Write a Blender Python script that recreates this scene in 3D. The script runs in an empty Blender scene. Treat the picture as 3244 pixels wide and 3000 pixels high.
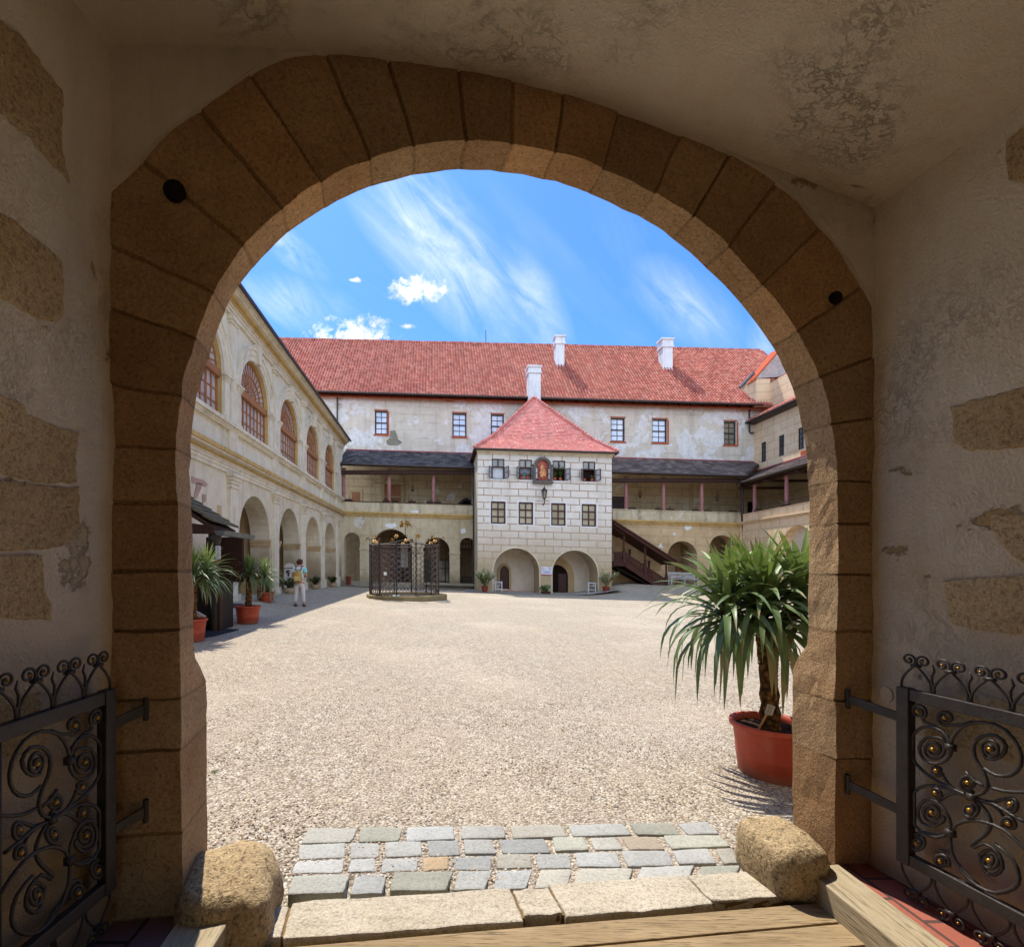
import bpy, bmesh, math, random
from mathutils import Vector as V, Matrix, noise
R = random.Random(7)
F, PX, PY, H0, SL = 1514.0, 1380.0, 1793.0, 1.5, 0.03
C = bpy.context.scene.collection
sc = bpy.context.scene

def h(s):
    s = s.lstrip('#')
    o = []
    for i in (0, 2, 4):
        c = int(s[i:i+2], 16) / 255
        o.append(c/12.92 if c <= .04045 else ((c+.055)/1.055)**2.4)
    return (*o, 1)

def sm(a, b, x):
    t = max(0., min(1., (x-a)/(b-a)))
    return t*t*(3-2*t)

def lerp(a, b, t): return a+(b-a)*t

def PW(u, v, Y):
    return V(((u-PX)/F*Y, Y, H0+(PY-v)/F*Y))

def zg(x, y):
    """height of the courtyard ground (it falls a little to the right and rises again in the far right corner)"""
    z = -1.5 - .03*x - .004*y
    z += .8*sm(9, 14, x)*sm(27, 34, y)
    z += .18*sm(-4.9, -6.2, x)*(1-.7*sm(22, 34, y))
    return z + H0

def GP(u, v):
    """ground point seen at pixel (u, v)"""
    Y = 5.
    for _ in range(40):
        x = (u-PX)/F*Y
        Y = lerp(Y, (H0-zg(x, Y))*F/(v-PY), .5)
    x = (u-PX)/F*Y
    return V((x, Y, zg(x, Y)))

# ------------------------------------------------------------------ mesh builder
class MB:
    def __init__(s): s.v = []; s.f = []; s.c = []; s.m = []; s.col = (1, 1, 1, 1); s.mi = 0
    def add(s, pts, faces):
        n = len(s.v); s.v += [V(p) for p in pts]
        for f in faces:
            s.f.append([n+i for i in f]); s.c.append(s.col); s.m.append(s.mi)
    def poly(s, pts): s.add(pts, [list(range(len(pts)))])
    def hexa(s, p): s.add(p, [(0, 1, 2, 3), (7, 6, 5, 4), (0, 4, 5, 1), (1, 5, 6, 2), (2, 6, 7, 3), (3, 7, 4, 0)])
    def box(s, a, b):
        (x0, y0, z0), (x1, y1, z1) = a, b
        s.hexa([(x0, y0, z0), (x1, y0, z0), (x1, y1, z0), (x0, y1, z0), (x0, y0, z1), (x1, y0, z1), (x1, y1, z1), (x0, y1, z1)])
    def bM(s, M, s0, s1, z0, z1, d0, d1):
        s.hexa([M(s0, z0, d0), M(s1, z0, d0), M(s1, z0, d1), M(s0, z0, d1), M(s0, z1, d0), M(s1, z1, d0), M(s1, z1, d1), M(s0, z1, d1)])
    def prism(s, A, B):
        n = len(A)
        s.add(list(A)+list(B), [tuple(range(n)), tuple(range(2*n-1, n-1, -1))]+[(i, (i+1) % n, n+(i+1) % n, n+i) for i in range(n)])
    def prM(s, M, pts, d0, d1): s.prism([M(a, b, d0) for a, b in pts], [M(a, b, d1) for a, b in pts])
    def ring(s, M, inner, outer, d0, d1):
        for i in range(len(inner)-1):
            a, b, c, d = inner[i], inner[i+1], outer[i+1], outer[i]
            s.hexa([M(*a, d0), M(*b, d0), M(*c, d0), M(*d, d0), M(*a, d1), M(*b, d1), M(*c, d1), M(*d, d1)])
    def tube(s, path, r, n=6, caps=True, flat=1.0):
        path = [V(p) for p in path]; k = len(path)
        if k < 2: return
        rr = r if isinstance(r, (list, tuple)) else [r]*k
        base = len(s.v); up = None
        for i, p in enumerate(path):
            t = (path[min(i+1, k-1)]-path[max(i-1, 0)])
            t = t.normalized() if t.length > 1e-9 else V((0, 0, 1))
            if up is None:
                up = t.cross(V((0, 0, 1)) if abs(t.z) < .9 else V((1, 0, 0))).normalized()
            else:
                up = (up-t*up.dot(t)); up = up.normalized() if up.length > 1e-6 else t.orthogonal().normalized()
            w = t.cross(up)
            for j in range(n):
                a = 2*math.pi*j/n
                s.v.append(p+(up*math.cos(a)+w*math.sin(a)*flat)*rr[i])
        for i in range(k-1):
            for j in range(n):
                s.f.append([base+i*n+j, base+i*n+(j+1) % n, base+(i+1)*n+(j+1) % n, base+(i+1)*n+j]); s.c.append(s.col); s.m.append(s.mi)
        if caps:
            s.f.append([base+j for j in range(n)][::-1]); s.c.append(s.col); s.m.append(s.mi)
            s.f.append([base+(k-1)*n+j for j in range(n)]); s.c.append(s.col); s.m.append(s.mi)
    def lathe(s, c, prof, n=20, wob=0):
        c = V(c); base = len(s.v); k = len(prof)
        for r, z in prof:
            for j in range(n):
                a = 2*math.pi*j/n
                s.v.append(c+V((r*math.cos(a), r*math.sin(a), z)))
        for i in range(k-1):
            for j in range(n):
                s.f.append([base+i*n+j, base+i*n+(j+1) % n, base+(i+1)*n+(j+1) % n, base+(i+1)*n+j]); s.c.append(s.col); s.m.append(s.mi)
    def ball(s, c, r, n=8, sz=1.0):
        s.lathe(V(c), [(max(1e-4, r*math.sin(math.pi*i/n)), -r*sz*math.cos(math.pi*i/n)) for i in range(n+1)], n)
    def grid(s, fn, nu, nv):
        base = len(s.v)
        for j in range(nv+1):
            for i in range(nu+1): s.v.append(V(fn(i/nu, j/nv)))
        for j in range(nv):
            for i in range(nu):
                a = base+j*(nu+1)+i
                s.f.append([a, a+1, a+nu+2, a+nu+1]); s.c.append(s.col); s.m.append(s.mi)
    def build(s, name, mats, parent=None, smooth=False, bevel=0, label=None, cat=None, group=None, kind=None, loc=None, fix=True, sub=0, rough=0, rscale=6):
        off = V((0, 0, 0))
        if parent is not None: off = WL[parent.name]
        elif loc is not None: off = V(loc)
        me = bpy.data.meshes.new(name)
        me.from_pydata([tuple(p-off) for p in s.v], [], s.f)
        mats = mats if isinstance(mats, (list, tuple)) else [mats]
        for m in mats: me.materials.append(m)
        at = me.color_attributes.new('Col', 'FLOAT_COLOR', 'CORNER')
        cols = []
        for p in me.polygons:
            cols += list(s.c[p.index])*p.loop_total
        at.data.foreach_set('color', cols)
        me.polygons.foreach_set('material_index', s.m)
        if fix or sub:
            bm = bmesh.new(); bm.from_mesh(me)
            if sub:
                bmesh.ops.remove_doubles(bm, verts=bm.verts, dist=1e-5)
                bmesh.ops.subdivide_edges(bm, edges=bm.edges, cuts=sub, use_grid_fill=True)
            if fix: bmesh.ops.recalc_face_normals(bm, faces=bm.faces)
            if rough:
                bm.normal_update()
                for v in bm.verts:
                    p = (v.co+off)*rscale
                    n3 = V((noise.noise(p), noise.noise(p+V((31, 7, 3))), noise.noise(p+V((5, 77, 9)))))
                    v.co += n3*rough + V((noise.noise(p*4), noise.noise(p*4+V((9, 1, 4))), noise.noise(p*4+V((2, 8, 1)))))*rough*.35
            bm.to_mesh(me); bm.free()
        if smooth: me.polygons.foreach_set('use_smooth', [True]*len(me.polygons))
        o = bpy.data.objects.new(name, me); C.objects.link(o)
        if parent is not None: o.parent = parent; WL[o.name] = off
        else: o.location = off; WL[o.name] = off
        if bevel:
            b = o.modifiers.new('Bevel', 'BEVEL'); b.width = bevel; b.segments = 2; b.limit_method = 'ANGLE'; b.angle_limit = .6
        tag(o, label, cat, group, kind)
        return o
WL = {}

def tag(o, label=None, cat=None, group=None, kind=None):
    for k, v in (('label', label), ('category', cat), ('group', group), ('kind', kind)):
        if v: o[k] = v

def thing(name, label, cat, loc, group=None):
    o = bpy.data.objects.new(name, None); C.objects.link(o); o.location = V(loc); o.empty_display_size = .2
    WL[o.name] = V(loc); tag(o, label, cat, group); return o

def spline(pts, n=6):
    """Catmull-Rom through 2D/3D points"""
    pts = [V(p) if len(p) == 3 else V((p[0], p[1], 0)) for p in pts]
    out = []
    for i in range(len(pts)-1):
        p0, p1, p2, p3 = pts[max(i-1, 0)], pts[i], pts[i+1], pts[min(i+2, len(pts)-1)]
        for k in range(n):
            t = k/n
            out.append(.5*((2*p1)+(p2-p0)*t+(2*p0-5*p1+4*p2-p3)*t*t+(3*p1-p0-3*p2+p3)*t**3))
    out.append(pts[-1]); return out

def arcpts(c, z, r, n=18, a0=180, a1=0, rz=None):
    rz = rz or r
    return [(c+r*math.cos(math.radians(lerp(a0, a1, i/n))), z+rz*math.sin(math.radians(lerp(a0, a1, i/n)))) for i in range(n+1)]

def arched_wall(mb, M, s0, s1, z0, z1, ops, depth=.5, d=0, nstep=0):
    """wall sheet s0..s1, z0..z1 with openings (c, half, zspring, zbase, 'arch'|'rect'); reveals go back by depth"""
    cur = s0
    for (c, hf, zs, zb, kind) in sorted(ops, key=lambda o: o[0]):
        mb.poly([M(cur, z0, d), M(c-hf, z0, d), M(c-hf, z1, d), M(cur, z1, d)])
        crv = arcpts(c, zs, hf) if kind == 'arch' else [(c-hf, zs), (c+hf, zs)]
        if zb > z0+1e-6: mb.poly([M(c-hf, z0, d), M(c+hf, z0, d), M(c+hf, zb, d), M(c-hf, zb, d)])
        for a, b in zip(crv[:-1], crv[1:]):
            mb.poly([M(*a, d), M(*b, d), M(b[0], z1, d), M(a[0], z1, d)])
        if depth:
            out = [(c-hf, max(zb, z0))]+crv+[(c+hf, max(zb, z0))]
            for a, b in zip(out[:-1], out[1:]):
                mb.poly([M(*a, d), M(*b, d), M(*b, d-depth), M(*a, d-depth)])
            if zb > z0+1e-6: mb.poly([M(c-hf, zb, d), M(c+hf, zb, d), M(c+hf, zb, d-depth), M(c-hf, zb, d-depth)])
        cur = c+hf
    mb.poly([M(cur, z0, d), M(s1, z0, d), M(s1, z1, d), M(cur, z1, d)])

# ------------------------------------------------------------------ materials
class NT:
    def __init__(s, name, rough=.8, spec=.3):
        s.m = bpy.data.materials.new(name); s.m.use_nodes = True
        s.t = s.m.node_tree; s.b = s.t.nodes['Principled BSDF']
        s.b.inputs['Roughness'].default_value = rough; s.b.inputs['Specular IOR Level'].default_value = spec
        s.tc = s.t.nodes.new('ShaderNodeTexCoord').outputs['Object']
    def n(s, ty, **kw):
        x = s.t.nodes.new(ty)
        for k, v in kw.items(): setattr(x, k, v)
        return x
    def put(s, sock, v):
        if isinstance(v, bpy.types.NodeSocket): s.t.links.new(v, sock)
        elif v is not None: sock.default_value = v
    def map(s, vec=None, scale=(1, 1, 1), rot=(0, 0, 0), loc=(0, 0, 0)):
        x = s.n('ShaderNodeMapping'); s.put(x.inputs[0], vec or s.tc)
        x.inputs['Scale'].default_value = scale; x.inputs['Rotation'].default_value = rot; x.inputs['Location'].default_value = loc
        return x.outputs[0]
    def noise(s, scale, det=5, rough=.55, vec=None, dist=0):
        x = s.n('ShaderNodeTexNoise'); s.put(x.inputs['Vector'], vec or s.tc)
        x.inputs['Scale'].default_value = scale; x.inputs['Detail'].default_value = det
        x.inputs['Roughness'].default_value = rough; x.inputs['Distortion'].default_value = dist
        return x.outputs['Fac']
    def vor(s, scale, feat='F1', vec=None, out='Distance', rnd=1):
        x = s.n('ShaderNodeTexVoronoi', feature=feat); s.put(x.inputs['Vector'], vec or s.tc)
        x.inputs['Scale'].default_value = scale; x.inputs['Randomness'].default_value = rnd
        return x.outputs[out]
    def ramp(s, fac, stops, interp='LINEAR'):
        x = s.n('ShaderNodeValToRGB'); s.put(x.inputs[0], fac); e = x.color_ramp.elements; x.color_ramp.interpolation = interp
        while len(e) < len(stops): e.new(.5)
        for el, (p, c) in zip(e, stops): el.position = p; el.color = c if isinstance(c, tuple) else (c, c, c, 1)
        return x.outputs[0]
    def mix(s, fac, a, b, mode='MIX'):
        x = s.n('ShaderNodeMix', data_type='RGBA', blend_type=mode)
        s.put(x.inputs['Factor'], fac); s.put(x.inputs['A'] if False else x.inputs[6], a); s.put(x.inputs[7], b)
        return x.outputs[2]
    def math(s, op, a, b=None, c=None):
        x = s.n('ShaderNodeMath', operation=op); s.put(x.inputs[0], a)
        if b is not None: s.put(x.inputs[1], b)
        if c is not None: s.put(x.inputs[2], c)
        return x.outputs[0]
    def xyz(s, vec=None):
        x = s.n('ShaderNodeSeparateXYZ'); s.put(x.inputs[0], vec or s.tc); return x.outputs
    def comb(s, a, b, c=0.):
        x = s.n('ShaderNodeCombineXYZ'); s.put(x.inputs[0], a); s.put(x.inputs[1], b); s.put(x.inputs[2], c); return x.outputs[0]
    def attr(s, name='Col'):
        x = s.n('ShaderNodeAttribute', attribute_name=name); return x.outputs['Color']
    def brick(s, vec, bw, rh, mort=.02, off=.5, smooth=.1, bias=0):
        x = s.n('ShaderNodeTexBrick'); s.put(x.inputs['Vector'], vec); x.offset = off
        for k, v in (('Scale', 1), ('Mortar Size', mort), ('Mortar Smooth', smooth), ('Bias', bias), ('Brick Width', bw), ('Row Height', rh)): x.inputs[k].default_value = v
        x.inputs['Color1'].default_value = (0, 0, 0, 1); x.inputs['Color2'].default_value = (1, 1, 1, 1)
        return x.outputs['Fac'], x.outputs['Color']
    def bump(s, height, strength=.4, dist=.01):
        x = s.n('ShaderNodeBump'); s.put(x.inputs['Height'], height); x.inputs['Strength'].default_value = strength; x.inputs['Distance'].default_value = dist
        s.t.links.new(x.outputs[0], s.b.inputs['Normal']); return x
    def col(s, v): s.put(s.b.inputs['Base Color'], v); return s
    def rgh(s, v): s.put(s.b.inputs['Roughness'], v); return s

def plain(name, col, rough=.6, spec=.4, metal=0, var=.15, scale=8, bump=0):
    t = NT(name, rough, spec); t.b.inputs['Metallic'].default_value = metal
    f = t.noise(scale, 6, .6)
    t.col(t.mix(t.ramp(f, [(.3, 0.), (.7, 1.)]), tuple(c*(1-var) for c in col[:3])+(1,), tuple(min(1, c*(1+var)) for c in col[:3])+(1,)))
    if bump: t.bump(t.noise(scale*6, 4), bump, .01)
    return t.m

def plaster(name, base, dark, light, patch, pthr=.6, block=None, line=None, axis='x', lw=.03, foot=None, sc=1.0, bump=.5, yoff=0.0, stain=.5, blockvar=.12, linekeep=.42, flake=None, solid=False, flk=.5):
    """old lime plaster: mottled colour, fallen patches, rain streaks and (if block) scratched ashlar joints"""
    t = NT(name, .9, .15)
    X, Y, Z = t.xyz()
    f1 = t.noise(.55*sc, 8, .65); f2 = t.noise(3.2*sc, 8, .7)
    c = t.mix(t.ramp(f1, [(.32, 0.), (.66, 1.)]), dark, base)
    c = t.mix(t.ramp(f2, [(.35, 0.), (.75, .7)]), c, light)
    st = t.noise(1.3*sc, 6, .6, t.map(scale=(2.2, 2.2, .22)))
    c = t.mix(t.math('MULTIPLY', t.ramp(st, [(.5, 0.), (.75, 1.)]), stain), c, tuple(x*.5 for x in dark[:3])+(1,))
    hgt = t.math('ADD', t.noise(9*sc, 8, .7), t.noise(45*sc, 4, .6))
    if block:
        a = X if axis == 'x' else Y
        zz = t.math('ADD', Z, t.math('MULTIPLY', X, SL)) if axis == 'x' else Z
        zz = t.math('ADD', zz, yoff)
        wob = t.math('MULTIPLY', t.math('SUBTRACT', t.noise(1.2, 3), .5), .05)
        vec = t.comb(t.math('ADD', a, wob), t.math('ADD', zz, wob))
        fac, bc = t.brick(vec, block[0], block[1], lw, .5, .05)
        inner, _ = t.brick(vec, block[0], block[1], lw*.62, .5, .05)
        ln = fac if solid else t.math('SUBTRACT', fac, inner)
        keep = t.ramp(t.noise(.9, 6, .7), [(linekeep-.06, 0.), (linekeep+.08, 1.)])
        c = t.mix(t.math('MULTIPLY', bc, blockvar), c, dark)
        c = t.mix(t.math('MULTIPLY', ln, keep), c, line)
        hgt = t.math('SUBTRACT', hgt, t.math('MULTIPLY', ln, .6))
    if patch:
        pf = t.noise(.75*sc, 9, .68, t.map(loc=(3.1, 8.2, 1.7)), .3)
        pm = t.ramp(pf, [(pthr, 0.), (pthr+.015, 1.)])
        pc = t.mix(t.ramp(t.noise(5*sc, 6, .7), [(.35, 0.), (.65, 1.)]), patch, tuple(x*.72 for x in patch[:3])+(1,))
        c = t.mix(pm, c, pc); hgt = t.math('SUBTRACT', hgt, pm)
    if flake:
        r1 = t.math('ABSOLUTE', t.math('SUBTRACT', t.noise(21, 6, .66, t.map(scale=(.7, 1, .7)), .25), .5))
        ms = t.ramp(t.noise(1.5, 7, .68, t.map(loc=(7, 3, 1))), [(.48, 0.), (.7, 1.)])
        fm = t.math('MULTIPLY', t.ramp(r1, [(.006, 1.), (.03, 0.)]), ms)
        fp = t.ramp(t.noise(26, 7, .7, t.map(loc=(1, 9, 4)), .3), [(.6, 0.), (.66, 1.)])
        fm = t.math('MAXIMUM', fm, t.math('MULTIPLY', fp, ms))
        c = t.mix(t.math('MULTIPLY', fm, flk), c, flake); hgt = t.math('SUBTRACT', hgt, t.math('MULTIPLY', fm, flk*1.6))
        wh = t.ramp(t.noise(1.0, 7, .62, t.map(scale=(1, 1, .55), loc=(2, 5, 6))), [(.52, 0.), (.66, 1.)])
        c = t.mix(t.math('MULTIPLY', wh, .6), c, h('#ddd2c2'))
    if foot:
        z0, z1, fc = foot
        e = t.math('ADD', Z, t.math('MULTIPLY', t.math('SUBTRACT', t.noise(.8, 7, .65), .5), 2.6))
        mr = t.n('ShaderNodeMapRange'); t.put(mr.inputs[0], e)
        for i, vv in ((1, z0), (2, z1), (3, 1.), (4, 0.)): mr.inputs[i].default_value = vv
        c = t.mix(mr.outputs[0], c, t.mix(t.noise(2.3, 7, .7), fc, tuple(x*.6 for x in fc[:3])+(1,)))
    t.col(c); t.bump(hgt, bump, .012); return t.m

def stone(name, a, b, spk=.5, scale=1.0, bump=.8, darkc=None, vcol=False, mott=.35):
    """coarse granular stone"""
    t = NT(name, .88, .2)
    f = t.noise(2.2*scale, 9, .62); g = t.noise(62*scale, 4, .8); g2 = t.noise(110*scale, 2, .7); bl = t.noise(.9*scale, 6, .6)
    c = t.mix(t.ramp(f, [(.3, 0.), (.7, 1.)]), a, b)
    c = t.mix(t.math('MULTIPLY', t.ramp(bl, [(.45, 0.), (.68, 1.)]), mott), c, tuple(x*.62 for x in a[:3])+(1,))
    c = t.mix(t.math('MULTIPLY', t.ramp(g, [(.36, 1.), (.52, 0.)]), spk), c, darkc or tuple(x*.4 for x in a[:3])+(1,))
    c = t.mix(t.math('MULTIPLY', t.ramp(g2, [(.54, 0.), (.7, 1.)]), spk*.6), c, tuple(min(.85, x*1.6) for x in b[:3])+(1,))
    if vcol: c = t.mix(1.0, c, t.attr(), 'MULTIPLY')
    t.col(c); t.bump(t.math('ADD', t.math('MULTIPLY', g, .7), t.math('ADD', t.noise(18*scale, 6, .7), t.math('MULTIPLY', g2, .4))), bump, .012)
    return t.m

def wood(name, a, b, axis=0, scale=1.0, rough=.75, bump=.5, ring=.25):
    t = NT(name, rough, .3)
    s = [30*scale]*3; s[axis] = 1.5*scale
    v = t.map(scale=tuple(s))
    f = t.noise(1.5, 8, .65, v, .6); k = t.noise(6, 4, .6, v)
    c = t.mix(t.ramp(f, [(.3, 0.), (.7, 1.)]), a, b)
    c = t.mix(t.math('MULTIPLY', t.ramp(k, [(.53, 0.), (.66, 1.)]), .8), c, tuple(x*ring for x in a[:3])+(1,))
    c = t.mix(t.math('MULTIPLY', t.ramp(t.noise(1.6, 5), [(.45, 0.), (.7, 1.)]), .35), c, tuple(x*.55 for x in a[:3])+(1,))
    t.col(c); t.bump(t.math('ADD', f, k), bump, .004); return t.m

def vtile(name, rough=.85, var=.5, moss=None):
    """tiles: per-tile colour in the Col attribute, plus weathering"""
    t = NT(name, rough, .2)
    c = t.attr(); f = t.noise(1.1, 7, .65); g = t.noise(25, 4)
    c = t.mix(t.math('MULTIPLY', t.ramp(f, [(.4, 0.), (.7, 1.)]), var), c, moss or (.12, .09, .08, 1))
    c = t.mix(t.math('MULTIPLY', t.ramp(g, [(.5, 0.), (.75, 1.)]), .12), c, (.6, .45, .36, 1))
    t.col(c); t.bump(g, .3, .01); return t.m

def glass(name, a, b, rough=.12, scale=1.5, spec=.8):
    t = NT(name, rough, spec)
    t.col(t.mix(t.ramp(t.noise(scale, 4), [(.35, 0.), (.65, 1.)]), a, b)); t.b.inputs['Coat Weight'].default_value = .5; t.b.inputs['Coat Roughness'].default_value = .05
    return t.m
# ------------------------------------------------------------------ materials used
m_plas_in = plaster('passage_plaster', h('#ece0cb'), h('#d9c8ac'), h('#f1e9da'), h('#c4a678'), .6, sc=1.9, bump=1.0, stain=.3, foot=(.2, 2.0, h('#c2a680')), flake=h('#b39570'), flk=.22)
m_stone_arch = stone('gate_granite', h('#b38a60'), h('#d8b284'), .6, 1.0, 1.1, None, True, .45)
m_stone_wall = stone('wall_sandstone', h('#c0a47a'), h('#dcc39a'), .6, 1.0, 1.2, h('#5c482e'), False, .45)
m_mortar = stone('mortar', h('#6f5838'), h('#8d7148'), .3, 1.2, .6)
m_guard = stone('guard_granite', h('#a58c68'), h('#cdb288'), .8, .8, 1.2, h('#3d3122'), False, .75)
m_thresh = stone('threshold_granite', h('#b6a890'), h('#d2c6b0'), .6, .9, .9, h('#7a6e60'), False, .4)
m_cobble = stone('cobble_stone', h('#ffffff'), h('#dcdcdc'), .5, .9, .8, (.4, .4, .4, 1), True)
m_iron = plain('wrought_iron', h('#3a3533'), .5, .5, .35, .3, 20, .25)
m_brass = plain('brass', h('#a67c34'), .42, .5, .8, .3, 60)
m_board = wood('weathered_board', h('#86704f'), h('#a8906c'), 0, 1.0, .8, .6)
m_beam = wood('grey_timber', h('#9b8a6b'), h('#b7a789'), 1, 1.0, .8, .5)
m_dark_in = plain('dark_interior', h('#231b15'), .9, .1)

# ------------------------------------------------------------------ gate wall frame: (s along wall, z, t towards the courtyard)
YC = 2.0; TH = math.atan(.118)
A_ = V((math.cos(TH), math.sin(TH), 0)); N_ = V((-math.sin(TH), math.cos(TH), 0)); O_ = V((0, YC, 0))
def G(s, z, t): return O_+A_*s+N_*t+V((0, 0, z+H0))
def gpx(X, Y, t=0., disp=True):
    k = 3244/1998 if disp else 1
    u, v = X*k, Y*k
    rx, rz = (u-PX)/F, (PY-v)/F
    y = (YC*N_.y+t)/(rx*N_.x+N_.y)
    p = V((rx*y, y, 0))-O_
    return (p.dot(A_), rz*y)

GATE = thing('stone_gateway', 'plastered gate passage with a round granite arch opening onto the gravel courtyard', 'gateway', (0, YC, 0))
inner_px = [(357, 1790), (353, 1520), (353, 1390), (350, 1232), (348, 1104), (346, 994), (343, 921), (343, 866), (346, 811), (355, 756), (368, 708), (385, 653), (407, 591), (440, 523), (480, 470), (530, 421), (600, 370), (700, 318), (800, 288), (880, 276), (960, 276), (1060, 290), (1160, 320), (1260, 365), (1350, 420), (1430, 490), (1500, 565), (1560, 650), (1595, 720), (1618, 800), (1630, 880), (1634, 960), (1634, 1200), (1631, 1400), (1631, 1690)]
inner = [gpx(*p) for p in inner_px]
inner = [(p.x, p.y) for p in spline(inner, 4)]
outer_px = [(200, 1790), (200, 1300), (200, 900), (200, 600), (200, 420), (226, 368), (250, 342), (340, 250), (430, 190), (500, 140), (560, 105), (640, 90), (760, 95), (860, 105), (960, 120), (1080, 150), (1200, 190), (1300, 230), (1380, 262), (1450, 305), (1530, 365), (1590, 430), (1650, 510), (1702, 592), (1730, 680), (1730, 900), (1730, 1300), (1730, 1690)]
def cum(c):
    L = [0]
    for a, b in zip(c[:-1], c[1:]): L.append(L[-1]+math.dist(a, b))
    return L
inL = cum(inner)
def at(c, L, d):
    d = max(0, min(L[-1], d))
    for i in range(len(L)-1):
        if d <= L[i+1]+1e-9:
            t = (d-L[i])/max(1e-9, L[i+1]-L[i]); return (lerp(c[i][0], c[i+1][0], t), lerp(c[i][1], c[i+1][1], t))
    return c[-1]
cen = (sum(gpx(x, 960)[0] for x in (343, 1634))/2, gpx(990, 860)[1])
def nrm(d):
    a, b = at(inner, inL, d-.05), at(inner, inL, d+.05)
    t = (b[0]-a[0], b[1]-a[1]); l = math.hypot(*t); return (-t[1]/l, t[0]/l)
SL_, SR_ = gpx(218, 600)[0], gpx(1702, 900)[0]
# joints: a list of distances along the inner curve
tot = inL[-1]
jd = [0, .33, .66, .86, 1.13, 1.36, 1.63]
zspr = .42
d = 1.63
while d < tot-1.75:
    d += R.uniform(.19, .27); jd.append(d)
jd += [d+.24, d+.5, d+.83, d+1.1]
jd = [x for x in jd if x < tot-.15]+[tot]
MBv = MB()
def tdepth(p): return lerp(.28 if p[0] < 0 else .235, .15, sm(-.52, -.36, p[1]))
def outp(d, w=None):
    p = at(inner, inL, d); n = nrm(d)
    # horizontal courses below the springing, radial above
    k = sm(-.1, .9, p[1]); left = p[0] < cen[0]
    n2 = (-1 if left else 1, 0)
    n = (lerp(n2[0], n[0], k), lerp(n2[1], n[1], k))
    if k > .05 and k < 1:
        l = math.hypot(*n); n = (n[0]/l, n[1]/l)
    reach = .48+.42*k*(1-.35*abs(n[0]))
    return (p[0]+n[0]*reach, p[1]+n[1]*reach)
for j in range(len(jd)-1):
    a, b = jd[j], jd[j+1]
    off = R.uniform(-.004, .005); m = 6
    wj = R.uniform(.006, .013)/(b-a)
    fr_ = [0, wj, .28, .5, .72, 1-wj*.4, 1]
    ins = [at(inner, inL, lerp(a, b, f)) for f in fr_]
    oa, ob = outp(a), outp(b)
    wo_ = wj*(b-a)/max(.05, math.dist(oa, ob))*1.5
    fo_ = [0, wo_, .28, .5, .72, 1-wo_*.4, 1]
    outs = [(lerp(oa[0], ob[0], f), lerp(oa[1], ob[1], f)) for f in fo_]
    nr, nt = 14, 5
    def fr(i, r): return (lerp(ins[i][0], outs[i][0], r), lerp(ins[i][1], outs[i][1], r))
    tone = R.uniform(.74, 1.1); tint = R.uniform(-.06, .06)
    stc = (tone*(1+tint), tone, tone*(1-tint), 1); jc = (tone*.66, tone*.63, tone*.58, 1)
    oo = lambda i: .009 if i in (0, m) else (off+.001 if i in (1, m-1) else off)
    for i in range(m):
        MBv.col = jc if i in (0, m-1) else stc
        MBv.grid(lambda x, y: G(*fr(i+round(x), y), oo(i+round(x))), 1, nr)
        MBv.col = tuple(.72*v for v in stc[:3])+(1,) if i in (0, m-1) else stc
        MBv.grid(lambda x, y: G(*ins[i+round(x)], lerp(oo(i+round(x)), tdepth(ins[i+round(x)]), y)), 1, nt)
        MBv.grid(lambda x, y: G(*fr(i+round(x), y), tdepth(ins[i+round(x)])), 1, 2)
def rough_obj(o, amp, sc_):
    me = o.data; off = WL[o.name]
    bm = bmesh.new(); bm.from_mesh(me); bmesh.ops.remove_doubles(bm, verts=bm.verts, dist=1e-4); bm.normal_update()
    for v in bm.verts:
        p = (v.co+off)*sc_
        v.co += (V((noise.noise(p), noise.noise(p+V((31, 7, 3))), noise.noise(p+V((5, 77, 9)))))+.5*V((noise.noise(p*3.1), noise.noise(p*3.1+V((1, 7, 3))), noise.noise(p*3.1+V((5, 7, 9))))))*amp
    bmesh.ops.recalc_face_normals(bm, faces=bm.faces); bm.to_mesh(me); bm.free()
ar = MBv.build('arch_ring', m_stone_arch, GATE, fix=False); rough_obj(ar, .007, 9)
bv = ar.modifiers.new('Bevel', 'BEVEL'); bv.width = .006; bv.segments = 2; bv.limit_method = 'ANGLE'; bv.angle_limit = .9
# putlog holes in the ring
for X, Y, r in ((342, 376, 19), (1628, 583, 13)):
    hl = MB(); c = gpx(X, Y); rr = r*1.6236*2.0/F
    pts = [(c[0]+rr*(1+.14*noise.noise(V((k, X, 0))))*math.cos(k*.524), c[1]+rr*math.sin(k*.524)) for k in range(12)]
    hl.prM(lambda s, z, d: G(s, z, -d), pts, .016, -.1)
    hl.build('putlog_hole', m_dark_in, GATE)

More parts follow.
